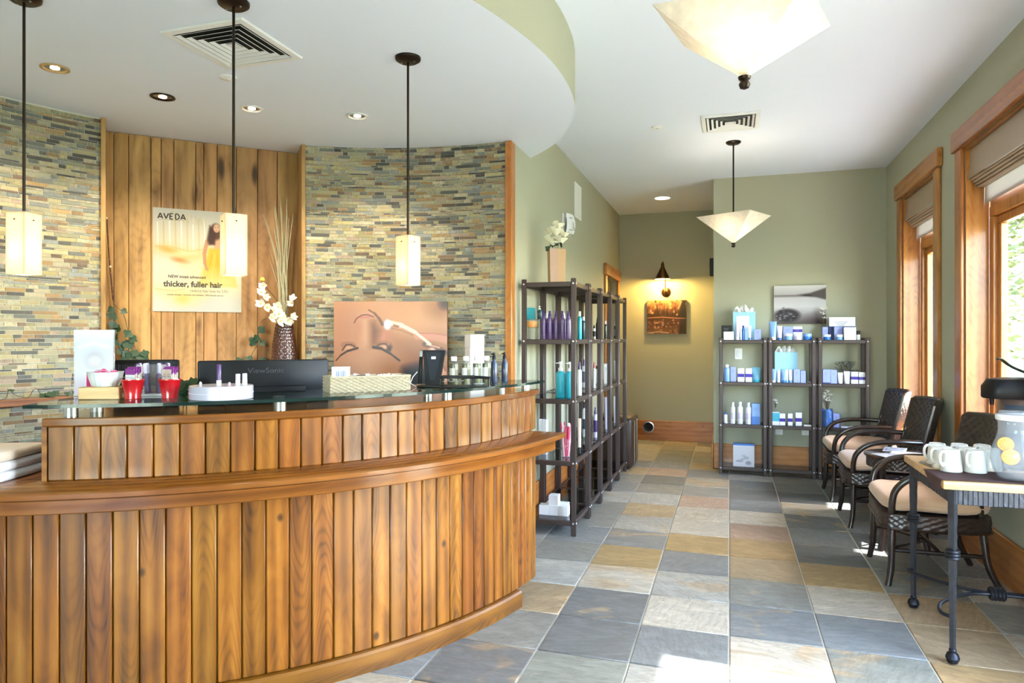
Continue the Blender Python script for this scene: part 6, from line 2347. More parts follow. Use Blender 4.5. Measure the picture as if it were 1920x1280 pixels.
c = at_y(1330 + 770 / 6.194, 770, 7.44)
blossoms('white_flowers', 'small white flowers standing in the blue box on the middle rack', 'flowers', (c.x, c.y, SH[1] + 0.172), 6, 0.026, 0.026, 0.085, 3)
c = at_y(1330 + 1340 / 6.194, 600, 7.5)
fv = thing('flower_vase', 'small clear vase of white flowers on top of the rack behind the chairs', 'vase', (c.x, c.y + 0.1, SH[3] + 0.0006))
MB().lathe([(0, 0.004), (0.02, 0.004), (0.024, 0.0), (0.026, 0.09), (0.022, 0.14), (0.026, 0.16)], 16).build('vase_body', CLEAR, fv)
blossoms('white_flowers', 'white flowers in the small clear vase behind the lilac carton', 'flowers', (c.x, c.y + 0.1, SH[3] + 0.1), 8, 0.03, 0.045, 0.22, 5)
c = at_y(1330 + 1370 / 6.194, 790, 7.46)
fv = thing('flower_vase', 'clear cylinder vase with blue filling on the third shelf behind the chairs', 'vase', (c.x, c.y, SH[1] + 0.0006))
MB().lathe([(0, 0.003), (0.05, 0.003), (0.054, 0.0), (0.056, 0.175), (0.054, 0.178)], 20).build('vase_body', CLEAR, fv)
m = MB()
m.grid(lambda u, v: ((0.046 + 0.006 * sin(9 * pi * u) * v) * cos(2 * pi * u), (0.046 + 0.006 * sin(9 * pi * u) * v) * sin(2 * pi * u), 0.006 + 0.16 * v + 0.012 * v * sin(6 * pi * u)), 40, 6)
m.build('blue_filling', MBLUE, fv, sharp=70)
blossoms('white_flowers', 'tall bunch of white and dark flowers in the blue-filled cylinder vase', 'flowers', (c.x, c.y, SH[1] + 0.14), 16, 0.03, 0.05, 0.22, 7)
c = at_y(1330 + 1600 / 6.194, 690, 7.6)
blossoms('grey_flowers', 'dried grey flower heads lying behind the white tubes behind the chairs', 'flowers', (c.x, c.y, SH[2] + 0.002), 14, 0.045, 0.12, 0.19, 9, GREYP)
SHELLM = plain('pale_shell', C(236, 228, 226), 0.45, grain=0.15)
for (x, y, row, oy, lb) in ((228, 545, 1, 700, 'small white shell between the white bottles on the corner rack'), (1088, 560, 1, 700, 'small white shell beside the violet-patched cartons'), (1152, 1185, 2, 520, 'tiny grey shell at the end of the middle rack second shelf')):
    c = at_y(1330 + x / 6.194, oy + y / 6.194, 7.43)
    t = thing('sea_shell', lb, 'shell', (c.x, c.y, SH[row] + 0.0008))
    m = MB()
    m.grid(lambda u, v: (0.022 * (1 - 0.75 * v) * cos(pi * u) * (1 + 0.08 * cos(14 * pi * u)), -0.01 + 0.03 * v, 0.02 * (1 - 0.6 * v) * sin(pi * u) * (1 + 0.08 * cos(14 * pi * u))), 28, 6)
    m.build('shell_body', SHELLM, t, sharp=80)
# bottom: square print box
t, w, h = low('box', 276, 522, 772, 0, 'square white carton with a blue top and grey stones print, bottom shelf', WHITEP, d=0.09, base2=1045, lines=False) if False else (None, 0, 0)
c = at_y(1330 + 399 / 6.194, 868, 7.42)
wq = 246 / 6.194 * depth(c) / FPX * 0.95
hq = 262 / 6.194 * depth(c) / FPX
t = thing('stones_carton', 'square white carton with a blue top edge and grey stones print', 'box', (c.x, c.y, SH[0] + 0.0006))
MB().box((0, 0.04, hq / 2), (wq, 0.075, hq), b=0.0015, seg=1).build('carton', WHITEP, t)
MB().box((0, 0.04, hq - 0.008), (wq + 0.0008, 0.0758, 0.017)).build('blue_lid', MBLUE, t)
cv = Canvas(1.0, (hq - 0.02) / wq, 80, (238, 238, 242))
for (x, y, rx, ry_, g_) in ((0.3, 0.28, 0.22, 0.07, 190), (0.72, 0.2, 0.17, 0.12, 170), (0.62, 0.45, 0.16, 0.09, 200), (0.5, 0.55, 0.12, 0.06, 214), (0.45, 0.38, 0.14, 0.06, 206)):
    cv.ell(x, y, rx, ry_, (g_, g_ - 2, g_ + 8), 0.5)
    cv.stroke([(x - rx * 0.8, y - ry_ * 0.5), (x, y - ry_ * 0.85), (x + rx * 0.8, y - ry_ * 0.5)], 0.02, (130, 130, 142), 0.8, 0.6)
cv.sheet('printed_front', t, Matrix(((wq, 0, 0, -wq / 2), (0, 0, 1, 0.0018), (0, wq, 0, 0), (0, 0, 0, 1))), PRINTMATT)

# --- tall racks
XB1 = ('x', -1.085)
XF, XM, XK = ('x', -1.12), ('x', -1.22), ('x', -1.33)
N0 = ('y', 4.86)
ts = TALL
for k in range(5):
    a = 1014 + 11.6 * k
    good('spray', a, a + 10.6, 579, 632, N0, ts[3], ORD[k] + ' of five slim purple spray bottles from the wall, nearest tall rack', PURP, deep, band=deep, group='purple spray bottles on the nearest tall rack')
for k in range(3):
    a = 1020 + 16 * k
    good('spray', a, a + 10.4, 583, 632, ('y', 5.0), ts[3], ORD[k] + ' purple bottle with a white top in the back row, nearest tall rack', PURP, WHITEP, band=deep, group='back row of purple bottles on the nearest tall rack')
c = at_y(999, 632, 4.95)
rs_ = thing('acrylic_riser', 'stepped clear acrylic riser beside the purple spray bottles', 'riser', (c.x + 0.01, c.y, ts[3] + 0.0006))
MB().box((0, 0.03, 0.147), (0.13, 0.07, 0.004), b=0.001, seg=1).build('upper_step', CLEAR, rs_)
MB().box((0, -0.035, 0.084), (0.13, 0.06, 0.004), b=0.001, seg=1).build('lower_step', CLEAR, rs_)
for s in (-1, 1):
    MB().box((0.063 * s, 0.03, 0.0725), (0.003, 0.07, 0.145)).build('side_panel', CLEAR, rs_)
    MB().box((0.063 * s, -0.035, 0.041), (0.003, 0.06, 0.082)).build('side_panel', CLEAR, rs_)
rz_ = ts[3] + 0.0006
t = thing('product_box', 'teal carton on the acrylic riser of the nearest tall rack', 'box', (c.x - 0.022, c.y + 0.03, rz_ + 0.1495))
p_box(t, 0.058, 0.088, 0.05, TEAL)
t = thing('dropper_bottle', 'small dark dropper bottle with a white top on the acrylic riser', 'bottle', (c.x + 0.045, c.y + 0.03, rz_ + 0.1495))
p_bottle(t, 0.036, 0.1, 0.036, DKTEAL, WHITEP, pump=True)
t = thing('wax_bowl', 'small orange wax bowl on the lower step of the acrylic riser', 'bowl', (c.x + 0.005, c.y - 0.035, rz_ + 0.0865))
MB().lathe([(0, 0), (0.03, 0), (0.038, 0.012), (0.042, 0.04), (0.04, 0.046), (0.037, 0.04), (0, 0.038)], 20).build('bowl_body', ORANGE, t)
MB().lathe([(0, 0.0385), (0.036, 0.039)], 16).build('wax', plain('pale_wax', C(244, 214, 170), 0.5), t)
good('bottle', 1083, 1091, 580, 632, XB1, ts[3], 'white-topped teal bottle past the first post, upper shelf', TEAL, WHITEP)
good('bottle', 1090, 1098, 590, 632, XM, ts[3], 'dark teal bottle behind the white-topped teal bottle, upper shelf', DKTEAL, WHITEP)
good('spray', 1111, 1117, 606, 632, XF, ts[3], 'small white-labelled bottle on the second tall rack upper shelf', WHITEP, BLACKC, band=BLACKC)
good('spray', 1117, 1123, 592, 632, XM, ts[3], 'dark spray bottle on the second tall rack upper shelf', BLACKC, BLACKC, band=BLACKC)
good('bottle', 1133, 1138, 598, 632, XF, ts[3], 'first dark green white-capped bottle, third tall rack upper shelf', DKGREEN, WHITEP)
good('bottle', 1138, 1142.5, 598, 632, ('x', -1.185), ts[3], 'second dark green white-capped bottle, third tall rack upper shelf', DKGREEN, WHITEP)
good('spray', 1151, 1157.5, 600, 632, XF, ts[3], 'grey-labelled white-topped bottle on the fourth tall rack upper shelf', DKGREEN, WHITEP, band=GREYT)
# middle shelf
zt3 = ts[2]
for k, (a, b) in enumerate(((1042, 1060), (1060.5, 1078))):
    good('bottle', a, b, 680, 747, N0, zt3, ['large teal pump bottle further from the post, nearest rack middle shelf', 'large teal pump bottle at the post, nearest rack middle shelf'][k], TEAL, WHITEP, pump=True, group='teal pump bottles')
good('spray', 1082, 1091, 684, 746, XB1, zt3, 'white bottle with black lettering past the first post, middle shelf', WHITEP, deep, band=WHITEP)
good('spray', 1091, 1099, 686, 738, XM, zt3, 'white bottle with a purple spray head behind the lettered bottle', WHITEP, PURP, band=GREYT)
good('spray', 1111, 1117, 680, 728, XF, zt3, 'white bottle with a red-black head on the second rack middle shelf', WHITEP, MAGENTA, band=WHITEP)
good('bottle', 1116, 1121.5, 694, 726, XM, zt3, 'black-capped white bottle on the second rack middle shelf', WHITEP, BLACKC)
good('box', 1133, 1141, 689, 726, XF, zt3, 'plain white carton on the third tall rack middle shelf', WHITEP, d=0.05)
good('tube', 1151.5, 1158, 682, 718, XF, zt3, 'plain white tube on the fourth tall rack middle shelf', WHITEP, WHITEP)
# fourth level
z4 = ts[1]
c = at_y(1061, 860, 4.9)
gh = thing('glass_tumbler', 'clear tumbler holding red sticks on the nearest tall rack', 'tumbler', (c.x, c.y, z4 + 0.0006))
MB().lathe([(0, 0.004), (0.036, 0.004), (0.038, 0.0), (0.044, 0.13), (0.043, 0.132), (0.041, 0.13)], 20).build('tumbler_body', CLEAR, gh)
rnd = random.Random(5)
for k in range(9):
    a = 2 * pi * k / 9
    r = 0.016 if k % 2 else 0.024
    s = thing('red_tube', ('red tube with a red cap' if k % 2 else 'red tube with a white cap') + ' standing in the clear tumbler, nearest rack' if k % 3 else 'pale rose tube standing in the clear tumbler, nearest rack', 'tube', (c.x + r * 0.8 * cos(a), c.y + r * 0.8 * sin(a), z4 + 0.0055), 0, 'red tubes in the tumbler')
    s.rotation_euler = (0.09 * sin(a) * -1, 0.09 * cos(a), 0)
    hh = rnd.uniform(0.2, 0.25)
    MB().lathe([(0, 0), (0.0075, 0), (0.0075, hh * 0.88), (0.0055, hh * 0.9)], 8).build('tube_body', MAGENTA if k % 3 else plain('pale_rose_tube', C(232, 180, 190), 0.3), s)
    MB().lathe([(0.0055, hh * 0.88), (0.0055, hh), (0, hh)], 8).build('cap', MAGENTA if k % 2 else WHITEP, s)
t, w, h = good('bag', 1012, 1026, 800, 864, ('y', 4.98), z4, 'white paper bag partly behind the desk end, nearest rack', WHITEP, d=0.06)
good('tube', 1083, 1090, 778, 842, XB1, z4, 'black-capped cream tube on the nearest rack lower shelf', plain('cream_tube', C(236, 216, 196), 0.35), BLACKC)
good('bottle', 1092, 1100, 770, 835, XM, z4, 'white and navy bottle behind the cream tube', WHITEP, navy, band=navy)
good('spray', 1112, 1121, 772, 828, XF, z4, 'lavender bottle with a dark foot on the second rack lower shelf', lilac, PURP, band=deep)
good('tube', 1133, 1141, 758, 818, XF, z4, 'tall pointed lavender tube on the third rack lower shelf', lilac, lilac)
good('tube', 1150, 1157, 757, 806, XF, z4, 'tall pointed white tube on the fourth rack lower shelf', WHITEP, WHITEP)
# bottom: white cubes
for k, (x, y, z, lb) in enumerate(((0, 0, 0, 'first white cube in the row on the nearest rack bottom shelf'), (1, 0, 0, 'second white cube in the row on the nearest rack bottom shelf'), (2, 0, 0, 'third white cube in the row, closest to the rack post'),
                                   (0.95, 0.2, 1, 'white cube on top of the row of white cubes'), (0.4, 1.15, 0, 'white cube behind the row, further from the post'), (1.7, 1.15, 0, 'white cube behind the row, closer to the post'))):
    p0 = at_y(1022, 965, 4.88)
    o = MB().box((0, 0, 0.036), (0.071, 0.071, 0.072), b=0.0015, seg=1).build('white_cube_box', WHITEP, None, loc=(p0.x + 0.0725 * x, 4.875 + 0.0725 * y, ts[0] + 0.0006 + 0.0725 * z))
    tag(o, lb, 'box', 'white cube boxes')
# flowers in a paper bag on top
cb = (-1.27, 5.13, ts[4] + 0.0006)
pb = thing('paper_bag', 'kraft paper bag holding pale flowers on top of the nearest tall rack', 'paper bag', cb, radians(28))
m = MB()
w_, d_, h_ = 0.115, 0.075, 0.285
m.add([(-w_ / 2, -d_ / 2, 0), (w_ / 2, -d_ / 2, 0), (w_ / 2, d_ / 2, 0), (-w_ / 2, d_ / 2, 0), (-w_ * 0.56, -d_ * 0.55, h_), (w_ * 0.56, -d_ * 0.55, h_ * 0.99), (w_ * 0.56, d_ * 0.55, h_), (-w_ * 0.56, d_ * 0.55, h_ * 1.01), (w_ * 0.42, 0, h_), (-w_ * 0.42, 0, h_)],
      [(3, 2, 1, 0), (0, 1, 5, 4), (2, 3, 7, 6), (1, 2, 6, 8, 5), (3, 0, 4, 9, 7)])
m.build('bag_body', KRAFT, pb, sharp=15)
MB().add([(-w_ / 2, -d_ / 2 - 0.001, 0), (0.0, -d_ / 2 - 0.001, 0), (0.0, -d_ * 0.55 - 0.001, h_), (-w_ * 0.56, -d_ * 0.55 - 0.001, h_)], [(0, 1, 2, 3)]).build('printed_half', ROSE, pb)
t = thing('pale_bouquet', 'pale cream flowers with green sprigs in the kraft paper bag', 'bouquet', (cb[0], cb[1], cb[2] + 0.22))
PALEF = plain('pale_cream_petal', C(246, 242, 218), 0.6, grain=0.1)
GREENS = plain('fresh_green', C(96, 136, 84), 0.6, grain=0.3)
for k, (x, y, z, r) in enumerate(((0.0, -0.02, 0.19, 0.06), (-0.05, 0, 0.13, 0.055), (0.04, -0.02, 0.12, 0.055), (0.01, 0.02, 0.24, 0.055), (-0.02, -0.03, 0.1, 0.05), (0.06, 0.01, 0.17, 0.045), (-0.055, 0.02, 0.2, 0.045))):
    m = MB()
    for q in range(7):
        a = 2 * pi * q / 7
        m.grid(lambda u, v: (x + cos(a + (v - 0.5) * 0.9) * r * u, y + sin(a + (v - 0.5) * 0.9) * r * u, z - r * 0.5 + r * u * (0.9 + 0.3 * (q % 2))), 3, 2)
    m.build('bloom', PALEF, t, sharp=80)
for k, (x, y, z) in enumerate(((-0.02, -0.045, 0.08), (0.01, -0.05, 0.09), (0.05, -0.04, 0.08), (-0.05, -0.03, 0.06))):
    l = inst('leaf', LEAFME, t, (x, y, z), k)
    l.scale = (0.04, 0.04, 0.04)
    l.rotation_euler = (1.2, 0.3 * k, k)
    l.data = LEAFME
for k in range(4):
    MB().tube([(0, 0, -0.12), (0.02 * (k - 1.5), 0.0, 0.05), (0.03 * (k - 1.5), 0.01 * k, 0.15)], 0.002, 4).build('stem', GREENS, t)

# brown trunk past the last rack
trk = thing('leather_trunk', 'brown leather-covered trunk on the floor past the last tall rack', 'trunk', (-1.19, 7.56, 0))
LEATH = plain('brown_leather', C(58, 42, 30), 0.4, spec=0.4, grain=0.25, gscale=14, bump=0.1)
MB().box((0, 0, 0.28), (0.42, 0.52, 0.55), b=0.05, seg=4).build('trunk_body', LEATH, trk)
for y in (-0.1, 0.1):
    MB().tube([(0.212, y, 0.05), (0.2125, y, 0.5), (0.17, y, 0.556), (-0.17, y, 0.556), (-0.212, y, 0.5)], 0.004, 6).build('seam_piping', plain('pale_piping', C(150, 128, 104), 0.5), trk)
for sx in (-1, 1):
    for sy in (-1, 1):
        MB().box((0.15 * sx, 0.2 * sy, 0.005), (0.05, 0.05, 0.01)).build('foot', BLACKP, trk)

# ================================================================== CHAIRS, TABLES
RATT = plain('dark_rattan_pole', C(34, 22, 18), 0.25, spec=0.6, coat=0.5, grain=0.3, gscale=12)
WICK = plain('dark_woven_wicker', C(40, 26, 21), 0.3, spec=0.6, coat=0.35, grain=0.4, gscale=60)
CUSH = plain('beige_seat_fabric', C(196, 162, 130), 0.9, grain=0.12, gscale=120, bump=0.15, sheen=0.3)


def weave(m, fn, nu, nv, amp=0.004, M=None):
    """basket weave over a surface: fn(u,v) -> (point, normal); nu x nv crossings, each a raised pillow"""
    K = 3
    U, V_ = nu * K, nv * K

    def g(u, v):
        p, n = fn(u, v)
        iu, iv = u * nu, v * nv
        cu, cvv = min(int(iu), nu - 1), min(int(iv), nv - 1)
        fu, fv_ = iu - cu, iv - cvv
        s = 1 if (cu + cvv) % 2 == 0 else -1
        b = sin(pi * min(max(fu, 0), 1)) * sin(pi * min(max(fv_, 0), 1))
        return Vector(p) + Vector(n) * (amp * s * b)
    m.grid(g, U, V_, M=M)


def make_chair(label, loc, rz):
    """local +x is the way the sitter faces"""
    t = thing('wicker_armchair', label, 'armchair', loc, rz, 'wicker armchairs along the window wall')
    W2, D = 0.285, 0.52       # half width, depth (front x=+0.26, back -0.26)
    # legs
    for s in (-1, 1):
        MB().tube(smooth_poly([(0.235, s * 0.25, 0.40), (0.24, s * 0.255, 0.25), (0.245, s * 0.26, 0.1), (0.262, s * 0.27, 0.0)], 4), [0.02] * 6 + [0.0185] * 4 + [0.017] * 3, 10).build('leg', RATT, t)
        MB().tube(smooth_poly([(-0.2, s * 0.24, 0.42), (-0.215, s * 0.245, 0.28), (-0.235, s * 0.255, 0.14), (-0.3, s * 0.27, 0.0)], 4), [0.02] * 6 + [0.0185] * 4 + [0.017] * 3, 10).build('leg', RATT, t)
        # arm: out of the back, level, then bowed down to the front of the seat
        MB().tube(smooth_poly([(-0.2, s * 0.285, 0.65), (-0.08, s * 0.3, 0.652), (0.06, s * 0.302, 0.645), (0.16, s * 0.3, 0.615), (0.225, s * 0.29, 0.55), (0.243, s * 0.278, 0.47), (0.24, s * 0.265, 0.39)], 5), 0.019, 10).build('armrest', RATT, t)
        MB().tube([(0.24, s * 0.255, 0.2), (-0.225, s * 0.25, 0.2)], 0.012, 8).build('stretcher', RATT, t)
    MB().tube([(0.0, -0.25, 0.2), (0.0, 0.25, 0.2)], 0.012, 8).build('stretcher', RATT, t)
    MB().tube([(0.24, -0.25, 0.21), (0.0, 0.0, 0.205), (0.24, 0.25, 0.21)], 0.007, 6).build('brace', CHROME if False else RATT, t)
    # seat frame with woven apron
    m = MB()
    seat_outline = [(0.26, -0.285), (0.27, 0.0), (0.26, 0.285), (-0.22, 0.26), (-0.25, 0.0), (-0.22, -0.26)]
    m.prism(smooth_poly(seat_outline + [seat_outline[0]], 5)[:-1], 0.375, 0.41)
    m.build('seat_frame', WICK, t)
    ol = smooth_poly(seat_outline + [seat_outline[0]], 5)
    per = [Vector((x, y, 0)) for x, y in ol]
    m = MB()
    Np = len(per) - 1

    def ap(u, v):
        k = min(int(u * Np), Np - 1)
        p = per[k].lerp(per[k + 1], u * Np - k)
        nrm = Vector((p.x, p.y, 0)).normalized()
        return (p.x * 1.005, p.y * 1.005, 0.33 + 0.075 * v), nrm
    weave(m, ap, 96, 5, 0.003)
    m.build('woven_apron', WICK, t, sharp=80)
    m = MB()
    m.tube([tuple(Vector((x * 1.01, y * 1.01, 0.33))) for x, y in ol[:-1]], 0.008, 6, True)
    m.build('apron_rim', RATT, t)
    # cushion
    m = MB()

    def cu(u, v):
        a = 2 * pi * u
        sx, sy = abs(cos(a)) ** 0.34 * (1 if cos(a) >= 0 else -1), abs(sin(a)) ** 0.34 * (1 if sin(a) >= 0 else -1)
        b = pi * (v - 0.5)
        k = abs(cos(b)) ** 0.2
        zz = abs(sin(b)) ** 0.75 * (1 if b > 0 else -1)
        x, y = 0.272 * sx * k, 0.278 * sy * k
        dome = 1 + 0.35 * (1 - (x / 0.28) ** 2) * (1 - (y / 0.28) ** 2)
        return (x + 0.012, y, 0.462 + 0.044 * zz * (dome if zz > 0 else 1) + 0.004 * sin(40 * x) * sin(31 * y + 3))
    m.grid(cu, 56, 18)
    cush = m.build('seat_cushion', CUSH, t, sharp=80)
    m = MB()
    ring = [cu(k / 56, 0.5) for k in range(56)]
    m.tube([(x * 1.004, y * 1.004, z) for x, y, z in ring], 0.004, 5, True)
    m.build('piping', CUSH, cush)
    # woven barrel back
    m = MB()

    def bk(u, v, off=0.0):
        y = (u - 0.5) * 2 * W2
        sag = 0.10 * (1 - (y / W2) ** 2)
        z = 0.5 + 0.43 * v
        x = -0.165 - sag - 0.10 * v + off
        n = Vector((1, 2 * 0.10 * y / W2 ** 2 * -1, 0.2)).normalized()
        return (x, y * (1 + 0.05 * v), z + 0.012 * (1 - (y / W2) ** 2)), n
    weave(m, lambda u, v: bk(u, v), 22, 17, 0.0045)
    weave(m, lambda u, v: bk(u, v, -0.03), 22, 17, 0.0045)
    m.build('backrest', WICK, t, sharp=80)
    edge = [bk(u, 0.0, -0.015)[0] for u in (0, 0.25, 0.5, 0.75, 1)] + [bk(1, v, -0.015)[0] for v in (0.3, 0.6, 0.97)] + [bk(u, 1.0, -0.015)[0] for u in (0.97, 0.75, 0.5, 0.25, 0.03)] + [bk(0, v, -0.015)[0] for v in (0.97, 0.6, 0.3)]
    MB().tube(edge, 0.017, 8, True).build('back_rim', WICK, t)
    for s in (-1, 1):
        MB().tube([(-0.2, s * 0.24, 0.4), (-0.19, s * 0.262, 0.52)], 0.018, 8).build('back_post', RATT, t)
    return t


ch = make_chair('dark wicker armchair behind the mug table, closest to the camera', (1.12, 4.60, 0), pi)
dup(ch, 'middle dark wicker armchair beside the round side table', (1.115, 5.83, 0), pi)
dup(ch, 'farthest dark wicker armchair, next to the low product racks', (1.10, 6.675, 0), pi)

# round side table with magazines
st = thing('side_table', 'round dark wicker side table with magazines between two armchairs', 'side table', (1.09, 5.16, 0))
TZ = 0.625
TOPW = plain('dark_brown_table_top', C(58, 34, 26), 0.25, spec=0.6, coat=0.5, grain=0.35, gscale=9)
MB().lathe([(0, TZ - 0.022), (0.205, TZ - 0.022), (0.214, TZ - 0.016), (0.214, TZ - 0.004), (0.208, TZ), (0, TZ)], 40).build('table_top', TOPW, st)
m = MB()
weave(m, lambda u, v: ((0.197 * cos(2 * pi * u), 0.197 * sin(2 * pi * u), TZ - 0.085 + 0.062 * v), (cos(2 * pi * u), sin(2 * pi * u), 0)), 70, 4, 0.003)
m.build('woven_apron', WICK, st, sharp=80)
for k in range(4):
    a = pi / 4 + k * pi / 2
    MB().tube(smooth_poly([(0.175 * cos(a), 0.175 * sin(a), TZ - 0.03), (0.17 * cos(a), 0.17 * sin(a), 0.35), (0.175 * cos(a), 0.175 * sin(a), 0.12), (0.2 * cos(a), 0.2 * sin(a), 0)], 3), 0.019, 8).build('leg', RATT, st)
for k in range(2):
    a = pi / 4 + k * pi / 2
    MB().tube([(0.17 * cos(a), 0.17 * sin(a), 0.22), (-0.17 * cos(a), -0.17 * sin(a), 0.22)], 0.01, 6).build('stretcher', RATT, st)
mags = [((1.02, 5.07), 0.5, 'grey-covered magazine lying nearest on the round side table', (196, 198, 206)), ((1.13, 5.12), -0.4, 'white magazine with dark print on the round side table', (236, 236, 240)),
        ((1.08, 5.24), 1.3, 'blue-grey magazine lying at the back of the round side table', (176, 186, 206))]
for k, ((x, y), rz, lb, col) in enumerate(mags):
    t = thing('magazine', lb, 'magazine', (x, y, TZ + 0.0006 + 0.0057 * k), rz)
    MB().box((0, 0, 0.0025), (0.19, 0.135, 0.0045), b=0.001, seg=1).build('pages', WHITEP, t)
    cv = Canvas(1.0, 0.71, 50, col)
    rn = random.Random(k)
    for q in range(9):
        x_, y_ = rn.random(), rn.random() * 0.7
        cv.ell(x_, y_, rn.uniform(0.05, 0.2), rn.uniform(0.03, 0.1), rn.choice([(60, 62, 74), (240, 240, 244), (120, 124, 140), (200, 196, 196), (90, 80, 78)]), 0.6)
    cv.stroke([(0.05, 0.62), (0.6, 0.62)], 0.06, (70, 72, 84), 0.3)
    cv.sheet('cover', t, Matrix(((0.186, 0, 0, -0.093), (0, 0.186, 0, -0.066), (0, 0, 1, 0.0052), (0, 0, 0, 1))))

# ---- wrought-iron table
IRON = plain('hammered_dark_iron', C(70, 74, 82), 0.38, 0.75, grain=0.4, gscale=30, bump=0.5)
IRONB = plain('blackened_iron', C(44, 46, 52), 0.4, 0.7, grain=0.3, gscale=30, bump=0.3)
TX0, TX1, TY0, TY1, TT = 0.872, 1.485, 3.335, 4.03, 0.79
it = thing('iron_table', 'wrought-iron side table with a maple top by the window wall', 'table', (0, 0, 0))
MB().box(((TX0 + TX1) / 2, (TY0 + TY1) / 2, TT - 0.0175), (TX1 - TX0, TY1 - TY0, 0.035), b=0.006).build('table_top', MAPLE, it, 'x')


def hammered(p0, p1, w0, w1, n=26, seed=1):
    """square bar with uneven forged faces"""
    rn = random.Random(seed)
    m = MB()
    p0, p1 = Vector(p0), Vector(p1)
    pts, rs = [], []
    for k in range(n + 1):
        u = k / n
        pts.append(p0.lerp(p1, u))
        rs.append((w0 + (w1 - w0) * u) * 0.5 * 1.3 * rn.uniform(0.93, 1.08))
    m.tube(pts, rs, 4)
    return m


legs = [(TX0 + 0.045, TY0 + 0.04), (TX0 + 0.04, TY1 - 0.02), (TX1 - 0.05, TY0 + 0.04), (TX1 - 0.05, TY1 - 0.02)]
for k, (x, y) in enumerate(legs):
    l = hammered((x, y, TT - 0.036), (x, y, 0.06), 0.03, 0.019, 34, k + 1).build('leg', IRON, it, sharp=25)
    m = MB()
    for dz in (-0.014, 0, 0.014):
        m.tube([(x + 0.023 * cos(a), y + 0.023 * sin(a), 0.47 + dz) for a in [2 * pi * q / 14 for q in range(14)]], 0.0075, 6, True)
    m.build('collar', IRONB, l)
    m = MB()
    m.lathe([(0, 0), (0.02, 0.006), (0.028, 0.026), (0.022, 0.045), (0.012, 0.052), (0.016, 0.058), (0.012, 0.066), (0, 0.068)], 16, c=(x, y, 0))
    m.build('ball_foot', IRONB, l)
for (a, b) in ((0, 2), (1, 3), (0, 1), (2, 3)):
    (x0, y0), (x1, y1) = legs[a], legs[b]
    d = Vector((x1 - x0, y1 - y0, 0))
    L = d.length
    d.normalize()
    rn = random.Random(a * 7 + b)
    m = MB()
    nseg = int(L / 0.018)
    for q in range(nseg):
        s0, s1 = q * L / nseg, (q + 1) * L / nseg
        c = Vector((x0, y0, TT - 0.036 - 0.034)) + d * ((s0 + s1) / 2)
        m.box((0, 0, 0), (L / nseg, 0.012 + rn.uniform(0, 0.004), 0.066 + rn.uniform(-0.002, 0.002)), M=Matrix.Translation(c) @ Matrix.Rotation(atan2(d.y, d.x), 4, 'Z'), b=0.002, seg=1)
    m.build('hammered_apron', IRON, it, sharp=25)
# bowed stretchers meeting at a knot
cx_, cy_ = (TX0 + TX1) / 2 + 0.03, (TY0 + TY1) / 2
for k, (x, y) in enumerate(legs):
    sx = 1 if x > cx_ else -1
    sy = 1 if y > cy_ else -1
    pts = smooth_poly([(x, y, 0.2), (x - 0.035 * (1 if sx < 0 else -1) * 1.0, y - sy * 0.04, 0.205), (x + 0.0 * sx, y - sy * 0.14, 0.215), (cx_ + sx * 0.14, cy_ + sy * 0.03, 0.22), (cx_, cy_ + sy * 0.011, 0.22)], 5)
    MB().tube(pts, 0.0085, 8).build('stretcher', IRONB, it)
m = MB()
for dx in (-0.022, -0.008, 0.008, 0.022):
    m.tube([(cx_ - 0.03 + dx, cy_ + 0.027 * cos(a), 0.22 + 0.024 * sin(a)) for a in [2 * pi * q / 14 for q in range(14)]], 0.009, 6, True)
m.build('stretcher_knot', IRONB, it)
# brown cloth laid over the top
clothm = plain('dark_brown_napkin', C(70, 44, 42), 0.85, grain=0.15, gscale=70, bump=0.1)
m = MB()


def cl(u, v):
    y = 3.347 + 0.27 * v
    if u < 0.15:
        q = 1 - u / 0.15
        drop = (0.008 + 0.05 * max(0.0, sin(pi * min(1, 0.15 + 0.9 * v))) ** 0.7) * q
        return (TX0 - 0.004 - 0.004 * sin(pi * q), y, TT + 0.0025 - drop)
    x = TX0 - 0.004 + 0.575 * (u - 0.15) / 0.85
    z = TT + 0.0028 + 0.0014 * sin(38 * y) * sin(8 * x) + 0.001 * sin(21 * y + 6 * x)
    return (x, y, z)


m.grid(cl, 64, 40)
o = m.build('table_cloth', clothm, None, sharp=80)
tag(o, 'dark brown napkin cloth spread over the maple table corner', 'cloth')

# upside-down mugs
CER = plain('cream_ceramic', C(226, 222, 212), 0.25, spec=0.6, coat=0.3, grain=0.04)


def make_mug(label, loc, rz):
    t = thing('ceramic_mug', label, 'mug', loc, rz, 'upturned mugs on the maple table')
    MB().lathe([(0.04, 0.001), (0.0445, 0), (0.0455, 0.003), (0.044, 0.02), (0.039, 0.07), (0.035, 0.096), (0.031, 0.1), (0.029, 0.097), (0, 0.0965)], 28).lathe(
        [(0.0405, 0.001), (0.036, 0.06), (0.03, 0.09), (0, 0.091)], 24).build('mug_body', CER, t)
    MB().tube(smooth_poly([(0.036, 0, 0.088), (0.056, 0, 0.09), (0.068, 0, 0.072), (0.066, 0, 0.045), (0.054, 0, 0.028), (0.046, 0, 0.03), (0.05, 0, 0.042)], 4), [0.0065] * 16 + [0.0055] * 9, 8).build('handle', CER, t)
    return t


